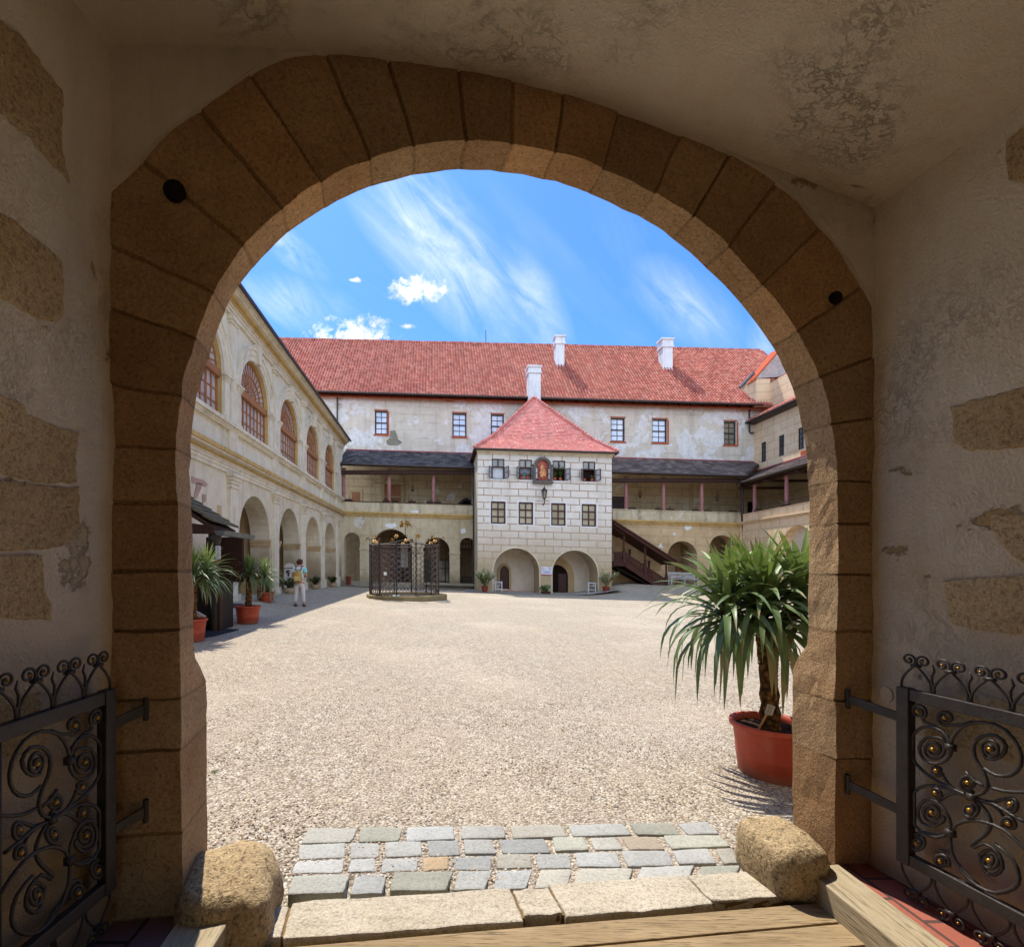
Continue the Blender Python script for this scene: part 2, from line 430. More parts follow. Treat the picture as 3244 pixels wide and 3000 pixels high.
# side walls, vault, end-wall plaster
LC, RC = G(SL_, 0, 0), G(SR_, 0, 0); LC.z = RC.z = 0
dL, dR = V((-.145, -1, 0)).normalized(), V((.173, -1, 0)).normalized()
ceil_px = [(213, 100), (300, 93), (400, 95), (540, 104), (640, 110), (760, 120), (860, 135), (960, 150), (1080, 178), (1200, 215), (1300, 253), (1440, 310), (1560, 356), (1705, 410)]
ceil = [gpx(*p) for p in ceil_px]; ceil[0] = (SL_-.02, ceil[0][1]); ceil[-1] = (SR_+.02, ceil[-1][1])
ceil = [(p.x, p.y) for p in spline(ceil, 4)]
LEN = 5.0
def side(name, c0, d, ztop, sgn):
    mb = MB()
    nx, nz = 150, 60
    def fn(x, y):
        t = -.02+LEN*x**1.8
        z = lerp(-.35, ztop+H0+.04, y)
        p = c0+d*t; p = V((p.x, p.y, z))
        q = p*1.7
        nn = V((-d.y, d.x, 0))*sgn
        p += nn*(noise.noise(q)*.018+noise.noise(q*4.3)*.006*min(1, t*3))
        return p
    mb.grid(fn, nx, nz)
    return mb.build(name, m_plas_in, GATE, smooth=True)
side('side_wall', LC, dL, ceil[0][1], 1)
side('side_wall', RC, dR, ceil[-1][1], -1)
vt = MB()
Lc = cum(ceil)
def vfn(x, y):
    p = at(ceil, Lc, Lc[-1]*x); b = G(p[0], p[1], 0)
    t = -.02+LEN*y**1.6; dd = lerp(dL, dR, x)
    q = b+dd*t
    f = sm(0, .1, x)
    q.z += -.06*(1-f)*0 + .012*noise.noise(q*2.2)+.005*noise.noise(q*7)*min(1, t*4)
    return q
vt.grid(vfn, 90, 70)
m_plas_v = plaster('vault_plaster', h('#ebdfc8'), h('#d9c9ab'), h('#f0e7d6'), h('#c8ae88'), .66, sc=2.6, bump=1.0, stain=.05, flake=h('#6f5232'), flk=.42)
vt.build('vault', m_plas_v, GATE, smooth=True)
# end wall plaster: two spandrels between the ring and the vault
def tymp(ringpts, ceilpts, n=40):
    ty = MB()
    rp = [(p.x, p.y) for p in spline([gpx(*p) for p in ringpts], 8)]; cp = [(p.x, p.y) for p in spline([gpx(*p) for p in ceilpts], 8)]
    Lr, Lk = cum(rp), cum(cp)
    def pt(x, y, t):
        a = at(rp, Lr, Lr[-1]*x); b = at(cp, Lk, Lk[-1]*x)
        e = .006*noise.noise(V((x*40, 3, len(rp))))*(1-y)
        return G(lerp(a[0], b[0], y)+e, lerp(a[1], b[1], y)+e, t)
    ty.grid(lambda x, y: pt(x, y, -.014+.004*noise.noise(V((x*9, y*9, 2)))), n, 14)
    ty.grid(lambda x, y: pt(x, 0, lerp(-.014, .012, y)), n, 1)
    ty.build('end_wall', m_plas_in, GATE, smooth=True)
tymp([(205, 388), (235, 360), (250, 345), (340, 250), (430, 190), (500, 140), (560, 114), (610, 108)], [(205, 96), (225, 97), (260, 94), (330, 92), (400, 93), (480, 97), (540, 102), (610, 106)])
tymp([(1390, 292), (1450, 318), (1530, 372), (1590, 432), (1650, 512), (1700, 592), (1716, 640)], [(1390, 289), (1440, 307), (1500, 330), (1560, 353), (1620, 378), (1680, 400), (1716, 416)])
# far end of the passage; the unseen opening is sized to light the interior
bw = MB(); e1, e2 = LC+dL*(LEN-.1), RC+dR*(LEN-.1)
Wb = (e2-e1).length; Db = (e2-e1).normalized()
arched_wall(bw, lambda s, z, d_: e1+Db*s+V((0, d_, z)), -.2, Wb+.2, -.4, 4.2, [(Wb*.5, .45, 1.5, -.4, 'arch')], .3)
bw.build('back_wall', m_plas_in, GATE)
# exposed stones in the side walls
def wallpx(c0, d, u, v, off=0.):
    nrm_ = V((-d.y, d.x, 0)); nrm_ = nrm_ if nrm_.x*(1 if c0.x < 0 else -1) > 0 else -nrm_
    r = V(((u-PX)/F, 1, 0)); k = (c0.dot(nrm_)+off)/r.dot(nrm_)
    return V((r.x*k, k, H0+(PY-v)/F*k)), nrm_
def wstone(c0, d, pts, sx, ox, oy, proud=.004, mat=None, label=None):
    pp = [(ox+x/sx, oy+y/sx) for x, y in pts]
    ed = []
    n = len(pp)
    for i in range(n):
        a, b = pp[i], pp[(i+1) % n]; k = max(2, int(math.dist(a, b)/14))
        for j in range(k):
            t = j/k; x, y = lerp(a[0], b[0], t), lerp(a[1], b[1], t)
            e = 7; ed.append((x+e*noise.noise(V((x*.035, y*.035, 1)))+3*noise.noise(V((x*.15, y*.15, 3))), y+e*noise.noise(V((x*.035, y*.035, 5)))+3*noise.noise(V((x*.15, y*.15, 8)))))
    cx, cy = sum(p[0] for p in ed)/len(ed), sum(p[1] for p in ed)/len(ed)
    mb = MB(); k = len(ed); ringn = 12
    pts3 = []
    for r in range(ringn):
        f = [1.0, 1.0, .975, .93, .86, .77, .67, .56, .44, .32, .2, .08][r]; hh = [-.03, -.004, proud*.7, proud, proud, proud, proud, proud, proud, proud, proud, proud][r]
        for (x, y) in ed:
            X, Y = cx+(x-cx)*f, cy+(y-cy)*f
            p, nn = wallpx(c0, d, X, Y, 0)
            p += nn*(hh+.018*noise.noise(p*1.7)+(.007*noise.noise(p*9)+.004*noise.noise(p*27))*(0 if r == 0 else 1))
            pts3.append(p)
    fs = [[r*k+i, r*k+(i+1) % k, (r+1)*k+(i+1) % k, (r+1)*k+i] for r in range(ringn-1) for i in range(k)]
    fs.append([(ringn-1)*k+i for i in range(k)])
    mb.add(pts3, fs)
    o = mb.build('wall_stone', mat or m_stone_wall, GATE, smooth=True)
    if label: o['label'] = label
PRD = .007
for pts, sx, ox, oy in (
    ([(-60, 90), (150, 270), (290, 470), (380, 590), (402, 760), (404, 1010), (455, 1190), (380, 1110), (200, 905), (-60, 690)], 2.053, 0, 0),
    ([(-40, -390), (0, -390), (80, -335), (205, -235), (330, -120), (333, 85), (330, 170), (300, 205), (200, 190), (-40, 50)], 1.68, 0, 900),
    ([(-40, 560), (110, 640), (140, 690), (300, 760), (405, 790), (408, 1060), (250, 1062), (-40, 1000)], 1.68, 0, 900),
    ([(-40, 1030), (250, 1072), (420, 1080), (430, 1300), (350, 1400), (240, 1415), (-40, 1420)], 1.68, 0, 900),
    ([(-40, 1436), (225, 1440), (236, 1600), (270, 1700), (262, 1790), (-40, 1780)], 1.68, 0, 900),
    ([(-60, 420), (270, 350), (300, 690), (180, 720), (-60, 760)], 1.848, -20, 2000)):
    wstone(LC, dL, pts, sx, ox, oy, PRD)
for pts, sx, ox, oy in (
    ([(855, 655), (1000, 610), (1235, 550), (1330, 530), (1330, 860), (1250, 870), (1060, 890), (950, 885), (880, 850)], 1.68, 2500, 900),
    ([(1065, 1230), (1250, 1220), (1330, 1215), (1330, 1540), (1250, 1500), (1180, 1440), (1120, 1370), (1075, 1290)], 1.68, 2500, 900),
    ([(825, 1575), (900, 1565), (1250, 1545), (1330, 1540), (1330, 1870), (1250, 1865), (1000, 1840), (870, 1810), (850, 1700)], 1.68, 2500, 900),
    ([(1910, 720), (1998, 650), (2080, 600), (2080, 900), (1998, 940), (1915, 915), (1900, 800)], 1.606, 2000, 0),
    ([(1050, 360), (1375, 420), (1450, 440), (1450, 800), (1375, 790), (1180, 730), (960, 680), (800, 660), (800, 480)], 1.848, 2500, 2000)):
    wstone(RC, dR, pts, sx, ox, oy, PRD)

# outer face of the gate building towards the courtyard, with the opening
fw = MB()
LW, RW, TOPW = -8.2, 24., 8.5
pts_i, pts_o = [], []
for i in range(81):
    d_ = tot*i/80; p = at(inner, inL, d_); n = nrm(d_)
    q = (p[0]+n[0]*.3, p[1]+n[1]*.3) ; pts_i.append(q)
    ang = math.atan2(q[1]-cen[1], q[0]-cen[0]); dx, dz = math.cos(ang), math.sin(ang)
    k = min(((RW if dx > 0 else LW)-cen[0])/dx if abs(dx) > 1e-6 else 1e9, ((TOPW if dz > 0 else -2.2)-cen[1])/dz if abs(dz) > 1e-6 else 1e9)
    pts_o.append((cen[0]+dx*k, cen[1]+dz*k))
pts_o[0] = (LW, -2.2); pts_o[-1] = (RW, -2.2)
for i in range(80):
    fw.add([G(*pts_i[i], .14), G(*pts_i[i+1], .14), G(*pts_o[i+1], .14), G(*pts_o[i], .14), G(*pts_o[i+1], -.9), G(*pts_o[i], -.9)], [(0, 1, 2, 3), (3, 2, 4, 5)])
m_outer = plaster('gate_house_plaster', h('#b5a58c'), h('#94836a'), h('#c8bba4'), h('#cfc8bd'), .6)
fw.build('courtyard_front', m_outer, GATE)

# guard stones
def guard(name, label, cpx, zc, rx, ry, rz, seed, lean):
    s_, z_ = cpx
    mb = MB(); n, m = 40, 28
    c = G(s_, zc, .09)
    def fn(x, y):
        th = 2*math.pi*x; ph = math.pi*y
        # a block with rounded shoulders: superellipsoid
        def se(w, p): return math.copysign(abs(w)**p, w)
        X = rx*se(math.sin(ph), .5)*se(math.cos(th), .6); Yv = ry*se(math.sin(ph), .5)*se(math.sin(th), .6); Z = -rz*se(math.cos(ph), .55)
        X *= 1+.22*(-Z/rz)*.5; X += lean*(Z-(-rz))*.25
        p = c+A_*X+N_*Yv+V((0, 0, Z))
        q = p*3.2+V((seed, 0, 0))
        return p+(p-c).normalized()*(noise.noise(q)*.034+noise.noise(q*2.6)*.02+noise.noise(q*8)*.007+noise.noise(q*20)*.003)
    mb.grid(fn, n, m)
    return mb.build(name, m_guard, smooth=True, label=label, cat='guard stone', loc=(c.x, c.y, c.z-rz), group='wheel guard stones at the gate')
guard('guard_stone', 'worn grey rounded guard stone at the left foot of the arch', (gpx(432, 1700)[0]+.02, 0), -1.395, .19, .2, .155, 3, -.15)
guard('guard_stone', 'mottled brown boulder-like guard stone at the right foot of the arch', (gpx(1556, 1660)[0], 0), -1.40, .14, .17, .14, 11, .15)

# threshold slabs (front edge in px, back edge in px)
th = MB()
th_ = thing('stone_threshold', 'granite threshold slabs across the foot of the arch', 'threshold', tuple(GP(1500, 2880)))
zt = lambda s: -1.466-.012*s
def slab(s0, s1, t0, t1, mb):
    pts = []
    for a, b in ((s0, t0), (s1, t0), (s1, t1), (s0, t1)): pts.append(G(a, zt(a), b))
    low = [p-V((0, 0, .16)) for p in pts]
    mb.hexa([low[0], low[1], low[2], low[3], pts[0], pts[1], pts[2], pts[3]])
sb = [(-.98, -.62), (-.61, .36), (.372, .535), (.545, 1.22), (1.23, 1.9)]
tt = [(-.05, .13), (-.06, .15), (-.035, .135), (-.05, .155), (-.03, .15)]
for (a, b), (t0, t1) in zip(sb, tt):
    mb = MB(); slab(a, b, t0, t1, mb)
    o = mb.build('slab', m_thresh, th_, sub=9, rough=.007, rscale=17, bevel=.006)
mbm = MB(); slab(-1.0, 1.9, -.03, .13, mbm)
for i in range(len(mbm.v)): mbm.v[i].z -= .012
mbm.build('joint_bed', m_mortar, th_)

# cobbles
def gz(u, v, z):
    Y = (H0-z)*F/(v-PY); return V(((u-PX)/F*Y, Y, z))
cb = MB(); k_ = 1.6236
rows = [((596, 1612), (1385, 1578), (582, 1641), (1410, 1598)), ((580, 1643), (1412, 1600), (576, 1672), (1432, 1622)), ((572, 1676), (1434, 1626), (563, 1700), (1452, 1655)), ((566, 1704), (1452, 1658), (555, 1742), (1438, 1690))]
cpal = ['#b6b6b0', '#bdbcb5', '#c0beb2', '#b6b5a5', '#c6b6a0', '#b2b3ae', '#beb9aa', '#babab2', '#b8b8b2', '#adafab', '#c2c0b7', '#d0b692']
for ri, (bl, br, fl, frr) in enumerate(rows):
    f = 0.
    while f < .985:
        w = R.uniform(.07, .125)*(1.35 if ri == 0 else 1.0)*(1.15 if ri == 3 else 1)
        f1 = min(1., f+w)
        if 1-f1 < .04: f1 = 1.
        g = .0075
        def q(ff, top): 
            a, b = (bl, br) if top else (fl, frr)
            return (lerp(a[0], b[0], ff), lerp(a[1], b[1], ff))
        j = lambda s: R.uniform(-s, s)
        quad = [q(f+g, 0), q(f1-g, 0), q(f1-g, 1), q(f+g, 1)]
        quad = [(x+j(2.4), y+j(1.8)) for x, y in quad]
        hgt = R.uniform(.007, .014)
        bs = [gz(x*k_, y*k_, .03) for x, y in quad]
        for b in bs: b.z = zg(b.x, b.y)
        cx = sum(bs, V((0, 0, 0)))/4
        base = h(R.choice(cpal)); s = R.uniform(.85, 1.15)
        cb.col = tuple(c*s for c in base[:3])+(1,)
        ed = []
        for i in range(4):
            for m_ in range(4): 
                p = bs[i].lerp(bs[(i+1) % 4], m_/4); ed.append(p+(p-cx)*(.05*noise.noise(p*19+V((0, 0, ri)))-.02*(m_ == 0)))
        n = len(ed)
        lv = [(1.0, -.06), (1.0, hgt*.55), (.985, hgt*.9), (.95, hgt), (.6, hgt+.001), (.15, hgt+.001)]
        vs = []
        for sc_, z_ in lv:
            for p in ed: vs.append(cx+(p-cx)*sc_+V((0, 0, z_+.003*noise.noise(p*40+V((z_*99, 0, 0))))))
        fs = [[r*n+i, r*n+(i+1) % n, (r+1)*n+(i+1) % n, (r+1)*n+i] for r in range(len(lv)-1) for i in range(n)]
        fs.append([(len(lv)-1)*n+i for i in range(n)])
        cb.add(vs, fs)
        f = f1
cb.build('cobble_paving', m_cobble, smooth=True, kind='structure', label='strip of grey-blue cobbles in front of the threshold', cat='paving')

# boardwalk, timber beams, brick floors of the passage
bo = thing('wooden_floor', 'weathered brown floorboards of the passage inside the threshold', 'floor', (0.3, 1.7, 0)); bo['kind'] = 'structure'
t = -.075
zb = lambda s: -1.480-.006*s
while t > -3.2:
    w = R.uniform(.118, .128); mb = MB()
    sk = R.uniform(-.003, .003)
    for a0, a1 in ((-.86, 1.72),):
        pts = []
        for a, b in ((a0, t-w+.006), (a1, t-w+.006+sk), (a1, t-.004+sk), (a0, t-.004)): pts.append(G(a, zb(a)+R.uniform(-.002, .002), b))
        low = [p-V((0, 0, .035)) for p in pts]; mb.hexa(low+pts)
    mb.build('floorboard', m_board, bo, bevel=.004)
    t -= w
sub_ = MB(); sub_.poly([G(-1.7, -1.56, -.02), G(2.4, -1.56, -.02), G(2.4, -1.56, -4), G(-1.7, -1.56, -4)]); sub_.build('subfloor', m_dark_in, bo)
def beam(name, label, x0, x1, y1, ztop, zbot, y0=-3., sk=0.):
    mb = MB(); hh = H0
    mb.hexa([(x0+sk, y0, zbot+hh), (x1+sk, y0, zbot+hh), (x1, y1+.02, zbot+hh), (x0, y1, zbot+hh), (x0+sk, y0, ztop+hh), (x1+sk, y0, ztop+hh), (x1, y1+.02, ztop+hh), (x0, y1, ztop+hh)])
    return mb.build(name, m_beam, sub=5, rough=.0025, rscale=9, bevel=.007, label=label, cat='beam', loc=((x0+x1)/2, y1-1, zbot+hh), group='timber edging beams of the passage floor')
beam('timber_beam', 'pale weathered timber beam edging the brick floor on the right', 1.69, 1.868, 2.2, -1.38, -1.51, -2.5, -.02)
beam('timber_beam', 'grey timber beam beside the dark brick floor on the left', -.985, -.79, 1.845, -1.35, -1.51, -2.5, .0)
def bricks(name, col1, col2, mortar):
    t = NT(name, .9, .2); X, Y, Z = t.xyz()
    fac, bc = t.brick(t.comb(Y, X), .26, .135, .008, .5, .1)
    c = t.mix(bc, col1, col2); c = t.mix(t.math('MULTIPLY', t.noise(30, 5, .7), .5), c, tuple(x*.55 for x in col1[:3])+(1,))
    t.col(t.mix(fac, c, mortar)); t.bump(t.math('SUBTRACT', t.noise(60, 4), fac), .5, .006); return t.m
m_br = bricks('red_brick', h('#965444'), h('#a86452'), h('#54403a')); m_bl = bricks('purple_brick', h('#6d5a62'), h('#7d6870'), h('#3d3336'))
mb = MB(); mb.box((1.862, -2.5, -.05), (2.9, 2.4, -1.405+H0)); mb.build('brick_floor', m_br, kind='structure', label='red brick floor strip between the right beam and the wall', cat='floor', loc=(2.2, 1.5, 0))
mb = MB(); mb.box((-2.2, -2.5, -.05), (-.98, 2.0, -1.385+H0)); mb.build('brick_floor', m_bl, kind='structure', label='dark purplish brick floor strip beside the left beam', cat='floor', loc=(-1.4, 1.5, 0))

# ------------------------------------------------------------------ wrought-iron gates
def spir(cx, cy, r0, r1, a0, turns, n=16):
    """spiral from radius r0 at angle a0 (deg, y down) inwards"""
    k = int(n*abs(turns))+2
    return [(cx+lerp(r0, r1, i/(k-1))*math.cos(math.radians(a0)+2*math.pi*turns*i/(k-1)), cy+lerp(r0, r1, i/(k-1))*math.sin(math.radians(a0)+2*math.pi*turns*i/(k-1))) for i in range(k)]
HR = V((1.984, 2.03, 0)); DR = V((.15, -1, 0)).normalized()
def gate_px(x, y):
    """pixel of the traced gate drawing -> (distance from the hinge, height)"""
    u, v = 2500+x/1.848, 2000+y/1.848
    nn = V((-DR.y, DR.x, 0)); r = V(((u-PX)/F, 1, 0)); k = HR.dot(nn)/r.dot(nn)
    return ((r*k-HR).dot(DR), (PY-v)/F*k)
paths = [
    spir(757, 467, 47, 12, 60, -1.6)[::-1]+[(790, 530), (840, 548), (885, 582), (920, 625), (945, 675)],
    spir(917, 505, 48, 12, 60, 1.6)[::-1]+[(960, 548), (1010, 545), (1070, 528)],
    spir(845, 690, 62, 14, -20, 1.8)[::-1]+[(912, 640), (870, 620), (800, 625), (765, 680), (790, 745), (860, 775), (925, 750), (955, 690), (925, 610), (860, 565), (780, 560), (718, 610), (705, 680), (735, 770), (820, 850), (920, 905), (1030, 955), (1070, 968)],
    spir(1180, 690, 60, 14, 200, 1.5)[::-1]+[(1150, 745), (1230, 735), (1265, 670), (1210, 610), (1130, 612), (1080, 660), (1090, 740), (1140, 820), (1165, 890), (1140, 945), (1075, 962)],
    [(945, 680), (960, 620), (1030, 548), (1150, 530), (1270, 575), (1350, 680), (1360, 780), (1300, 840), (1210, 842), (1140, 800)],
    spir(865, 815, 32, 10, 20, 1.5)[::-1]+[(895, 840), (930, 895), (990, 940), (1065, 965)],
    spir(1050, 885, 50, 14, 70, 1.6)[::-1]+[(1068, 932), (1072, 966)],
    spir(860, 945, 32, 10, 60, -1.5)[::-1]+[(880, 985), (920, 960), (980, 945), (1070, 970)],
    spir(1060, 1045, 52, 14, -70, 1.6)[::-1]+[(1078, 996), (1074, 970)],
    spir(838, 1060, 62, 14, 20, 1.8)[::-1]+[(905, 1100), (850, 1140), (780, 1120), (755, 1050), (800, 985), (880, 1000), (940, 1090), (945, 1170), (870, 1205), (770, 1170), (710, 1080), (710, 980), (760, 915), (850, 900), (960, 935), (1070, 968)],
    spir(1175, 1340, 66, 14, -150, 1.7)[::-1]+[(1115, 1300), (1140, 1400), (1200, 1425), (1250, 1380), (1230, 1300), (1150, 1240), (1085, 1265), (1080, 1240), (1150, 1190), (1185, 1130), (1160, 1060), (1110, 1000), (1074, 972)],
    [(950, 1180), (980, 1130), (1060, 1105), (1150, 1115), (1260, 1160), (1375, 1260), (1450, 1350)],
    [(945, 1175), (950, 1280), (1010, 1400), (1110, 1490), (1220, 1530), (1320, 1500), (1350, 1440), (1310, 1330), (1200, 1240)],
    spir(750, 1240, 47, 12, -60, 1.6)[::-1]+[(725, 1190), (790, 1175), (870, 1195), (945, 1175)],
    spir(890, 1345, 47, 12, 40, -1.6)[::-1]+[(860, 1290), (930, 1290), (990, 1370), (1110, 1490)],
    spir(1300, 1010, 48, 14, 120, -1.5)[::-1]+[(1270, 975), (1190, 1000), (1075, 975)],
    spir(1290, 1125, 45, 12, 160, 1.5)[::-1]+[(1250, 1080), (1190, 1020), (1078, 975)],
    [(1080, 972), (1200, 1010), (1300, 1070), (1400, 1120)], [(1160, 905), (1260, 935), (1375, 940), (1450, 930)],
    [(1035, 820), (1080, 870), (1150, 905)],
]
bossp = [(757, 467), (917, 505), (845, 690), (1180, 690), (865, 815), (1050, 885), (860, 945), (1060, 1045), (838, 1060), (1175, 1340), (750, 1240), (890, 1345), (1300, 1010), (1290, 1125)]
gp2 = [[gate_px(*p) for p in spl] for spl in [[(q.x, q.y) for q in spline(pp, 2)] for pp in paths]]
gb2 = [gate_px(*p) for p in bossp]
ZT, ZB, TM = -.561, -1.203, gate_px(1440, 900)[0]    # top rail underside, bottom rail, middle of the leaf
def gate(label, hinge, dv, dz, flip):
    base = V((hinge.x, hinge.y, zg(0, 2)))
    root = thing('iron_gate', label, 'gate', base, 'wrought iron gates of the passage')
    pn = V((-dv.y, dv.x, 0))*(1 if flip else -1)   # towards the passage
    def M(t, z, d): 
        p = hinge+dv*t+pn*d; return V((p.x, p.y, z+dz+H0))
    W = 2*TM
    fr = MB()
    fr.bM(M, -.012, .035, ZB-.05, ZT+.05, -.02, .02)
    fr.bM(M, W-.035, W+.01, ZB-.05, ZT+.05, -.02, .02)
    fr.bM(M, .035, W-.035, ZT, ZT+.048, -.016, .016)
    fr.bM(M, .035, W-.035, ZB-.048, ZB, -.016, .016)
    fr.build('frame', m_iron, root, bevel=.004)
    sw = MB()
    for mir in (0, 1):
        for p in gp2:
            pts = [((W-t if mir else t), z) for t, z in p]
            pts = [q for q in pts if .03 < q[0] < W-.03 and ZB-.005 < q[1] < ZT+.008]
            if len(pts) > 2: sw.tube([M(t, z, .004*math.sin(i*.2)) for i, (t, z) in enumerate(pts)], .0062, 6)
    # collars
    for t, z in [gate_px(1072, 970), gate_px(945, 678), gate_px(945, 1178)]:
        for q in (t, W-t): sw.bM(M, q-.012, q+.012, z-.013, z+.013, -.012, .012)
    for z in (gate_px(1375, 970)[1],): sw.bM(M, TM-.008, TM+.008, ZB, ZT, -.006, .006)
    sw.build('scrollwork', m_iron, root, smooth=True)
    crb = []
    k = 7; p_ = (W+.02)/k
    for sgn, z0 in ((1, ZT+.048), (-1, ZB-.048)):
        cr = MB()
        for i in range(k):
            t0 = -.01+p_*i; c_ = t0+p_/2; hh = .135
            for s_ in (-1, 1):
                foot = c_+s_*p_/2*.92; cx, cz = c_+s_*.026, hh-.014
                pts = [(foot, 0), (foot-s_*.004, .035), (c_+s_*.03, .07), (c_+s_*.004, .098)]
                pts = [(q.x, q.y) for q in spline(pts, 5)]
                sp = [(cx+r*math.cos(a)*s_, cz+r*math.sin(a)) for r, a in [(lerp(.026, .006, j/20), math.radians(225)-2*math.pi*1.35*j/20) for j in range(21)]]
                cr.tube([M(t, z0+sgn*z, 0) for t, z in pts+sp], .0046, 6)
                crb.append((cx, z0+sgn*cz))
            cr.bM(M, c_-.014, c_+.014, z0+sgn*.1-.006, z0+sgn*.1+.006, -.01, .01)
            if i and sgn > 0: cr.tube([M(t0+.006*math.sin(j*1.9), z0+sgn*.115*j/5, 0) for j in range(6)], [.006, .0055, .005, .0045, .004, .002], 6)
        cr.build('crest' if sgn > 0 else 'lower_crest', m_iron, root, smooth=True)
    allb = [(t, z, .0088) for t, z in gb2]+[(W-t, z, .0088) for t, z in gb2 if W-t > t+.01]+[(t, z, .005) for t, z in crb]
    for t, z, r in allb:
        if -.02 < t < W+.02:
            b = MB(); b.ball(M(t, z, .004), r, 8); b.build('brass_boss', m_brass, root, smooth=True)
    # hinge straps to the arch face
    for zz in (ZT-.085, ZB+.16):
        st = MB(); s0 = M(-.0, zz, -.0)
        e = V((s0.x, s0.y, s0.z)); n2 = (N_*-1)
        tgt = G((e-O_).dot(A_)+(.085 if flip else -.045), 0, -.004); tgt.z = e.z+.03
        dirv = (tgt-e); up = V((0, 0, .02)); sd = V((dirv.y, -dirv.x, 0)).normalized()*.005
        st.hexa([e-up-sd, tgt-up-sd, tgt-up+sd, e-up+sd, e+up-sd, tgt+up-sd, tgt+up+sd, e+up+sd])
        st.tube([tgt-V((0, 0, .045)), tgt+V((0, 0, .045))], .011, 8)
        st.build('hinge_strap', m_iron, root, bevel=.002)
    return root, M
gR, MR = gate('black wrought iron gate with brass bosses folded back against the right wall', HR, DR, 0., False)
HL = V((-1.203, 1.76, 0)); DL = V((-.105, -1, 0)).normalized()
gL, ML = gate('black wrought iron gate with brass bosses folded back against the left wall', HL, DL, .06, True)
# small oval plate hung on the right gate
pl = MB(); c = MR(-.055, -.56, .01)
q = [c+DR*(.026*math.cos(a*.314))+V((0, 0, .034*math.sin(a*.314))) for a in range(20)]
nn = V((-DR.y, DR.x, 0))*.003; pl.prism([p-nn for p in q], [p+nn for p in q])
m_plate = plain('bare_plate', h('#8d7c66'), .6, .3)
pl.build('plate', m_plate, gR)
# ------------------------------------------------------------------ courtyard materials
m_lw = plaster('loggia_plaster', h('#d8cdb6'), h('#b8ab90'), h('#e2dccd'), None, sc=.8, bump=.3, stain=.45, foot=(.9, 2.6, h('#a5947a')))
m_lw_up = plaster('loggia_render', h('#dcd5c2'), h('#c2b9a2'), h('#e4e1d6'), None, sc=.8, bump=.25, stain=.4)
m_ochre = plaster('ochre_trim', h('#c4a468'), h('#a5874f'), h('#d0b888'), None, sc=1.4, bump=.25, stain=.5)
m_trim = plaster('pale_trim', h('#ddd5c1'), h('#beb299'), h('#e6e0d2'), None, sc=1.4, bump=.25, stain=.5)
m_rev = plaster('brown_reveal', h('#bfa680'), h('#a08866'), h('#cdb896'), None, sc=1.0, bump=.3, stain=.4)
m_rear = plaster('rear_plaster', h('#d2c9bb'), h('#b5aa9a'), h('#dfd8cd'), h('#e2e0de'), .53, (1.5, .62), h('#6d5d48'), 'x', .03, sc=.55, bump=.5, stain=.5, linekeep=.5)
m_gal = plaster('gallery_plaster', h('#d0b890'), h('#b0966e'), h('#decdae'), h('#e2dccf'), .6, (1.45, .6), h('#5f4a35'), 'x', .035, sc=.7, bump=.5, stain=.4, linekeep=.3)
m_arc = plaster('arcade_plaster', h('#c9bb9e'), h('#ab9a7a'), h('#d4cbb8'), h('#dcd8d0'), .66, (1.7, .62), h('#7a6850'), 'x', .03, sc=.7, bump=.4, stain=.6, foot=(.2, 1.5, h('#8e7c60')), linekeep=.52)
m_arcr = plaster('arcade_ochre', h('#cbb28e'), h('#ae946e'), h('#d6c3a4'), h('#e4dfd8'), .68, (1.7, .62), h('#7a6040'), 'x', .032, sc=.7, bump=.4, stain=.35, linekeep=.42)
m_par = plaster('parapet_plaster', h('#cdc0a4'), h('#a2967c'), h('#d6cdb9'), h('#e0dbd0'), .62, sc=.9, bump=.4, stain=.8)
m_rw = plaster('right_plaster', h('#e4cba8'), h('#cfb088'), h('#ecd9bc'), h('#e6dac8'), .68, (1.35, .62), h('#8a6a48'), 'y', .032, sc=.7, bump=.35, stain=.2, linekeep=.4)
m_tw = plaster('tower_plaster', h('#dcd7d1'), h('#c6beb3'), h('#e4e1de'), None, .7, (1.165, .471), h('#a08a78'), 'x', .032, foot=(1.3, 5.0, h('#c3ae8c')), sc=.8, bump=.25, stain=.25, yoff=.12, linekeep=.38, blockvar=.05, solid=True)
m_twside = plaster('tower_side', h('#d4c8ae'), h('#b8a88a'), h('#ded6c4'), None, sc=.8, bump=.2)
m_niche = plaster('niche_plaster', h('#d0c5b4'), h('#b9ac98'), h('#d9cfc0'), None, sc=.8, bump=.25, stain=.2)
m_white = plaster('white_chimney', h('#e2e4e8'), h('#c9ccd1'), h('#ebecee'), None, sc=1.2, bump=.25, stain=.4)
m_graygab = plaster('grey_gable', h('#b9b6b1'), h('#918e8a'), h('#cdccca'), None, sc=1.0, bump=.4, stain=.7)
m_tile = vtile('clay_tile', .85, .28); m_slate = vtile('dark_shingle', .85, .35, (.16, .17, .13, 1)); m_shing = vtile('wood_shingle', .9, .5, (.10, .10, .07, 1))
m_pinkpost = plain('pink_post', h('#9c6d6c'), .7, .3, 0, .2, 5, .2)
m_brownwood = wood('window_wood', h('#94603c'), h('#b07a50'), 2, 1, .55, .3)
m_redwood = plain('dark_red_wood', h('#3a1c18'), .5, .4, 0, .25, 6)
m_darkwood = wood('dark_oak', h('#33211b'), h('#4a2f25'), 2, .8, .7, .5)
m_stair = wood('stair_wood', h('#3a221c'), h('#532f27'), 0, .8, .7, .5)
m_black = plain('dark_frame', h('#2d2624'), .5, .4)
m_gl_blue = glass('pale_lattice_glass', h('#b2c4e0'), h('#d3deee'))
m_gl_pale = glass('pale_glass', h('#9a99a3'), h('#c3c1c6'), .15, .7)
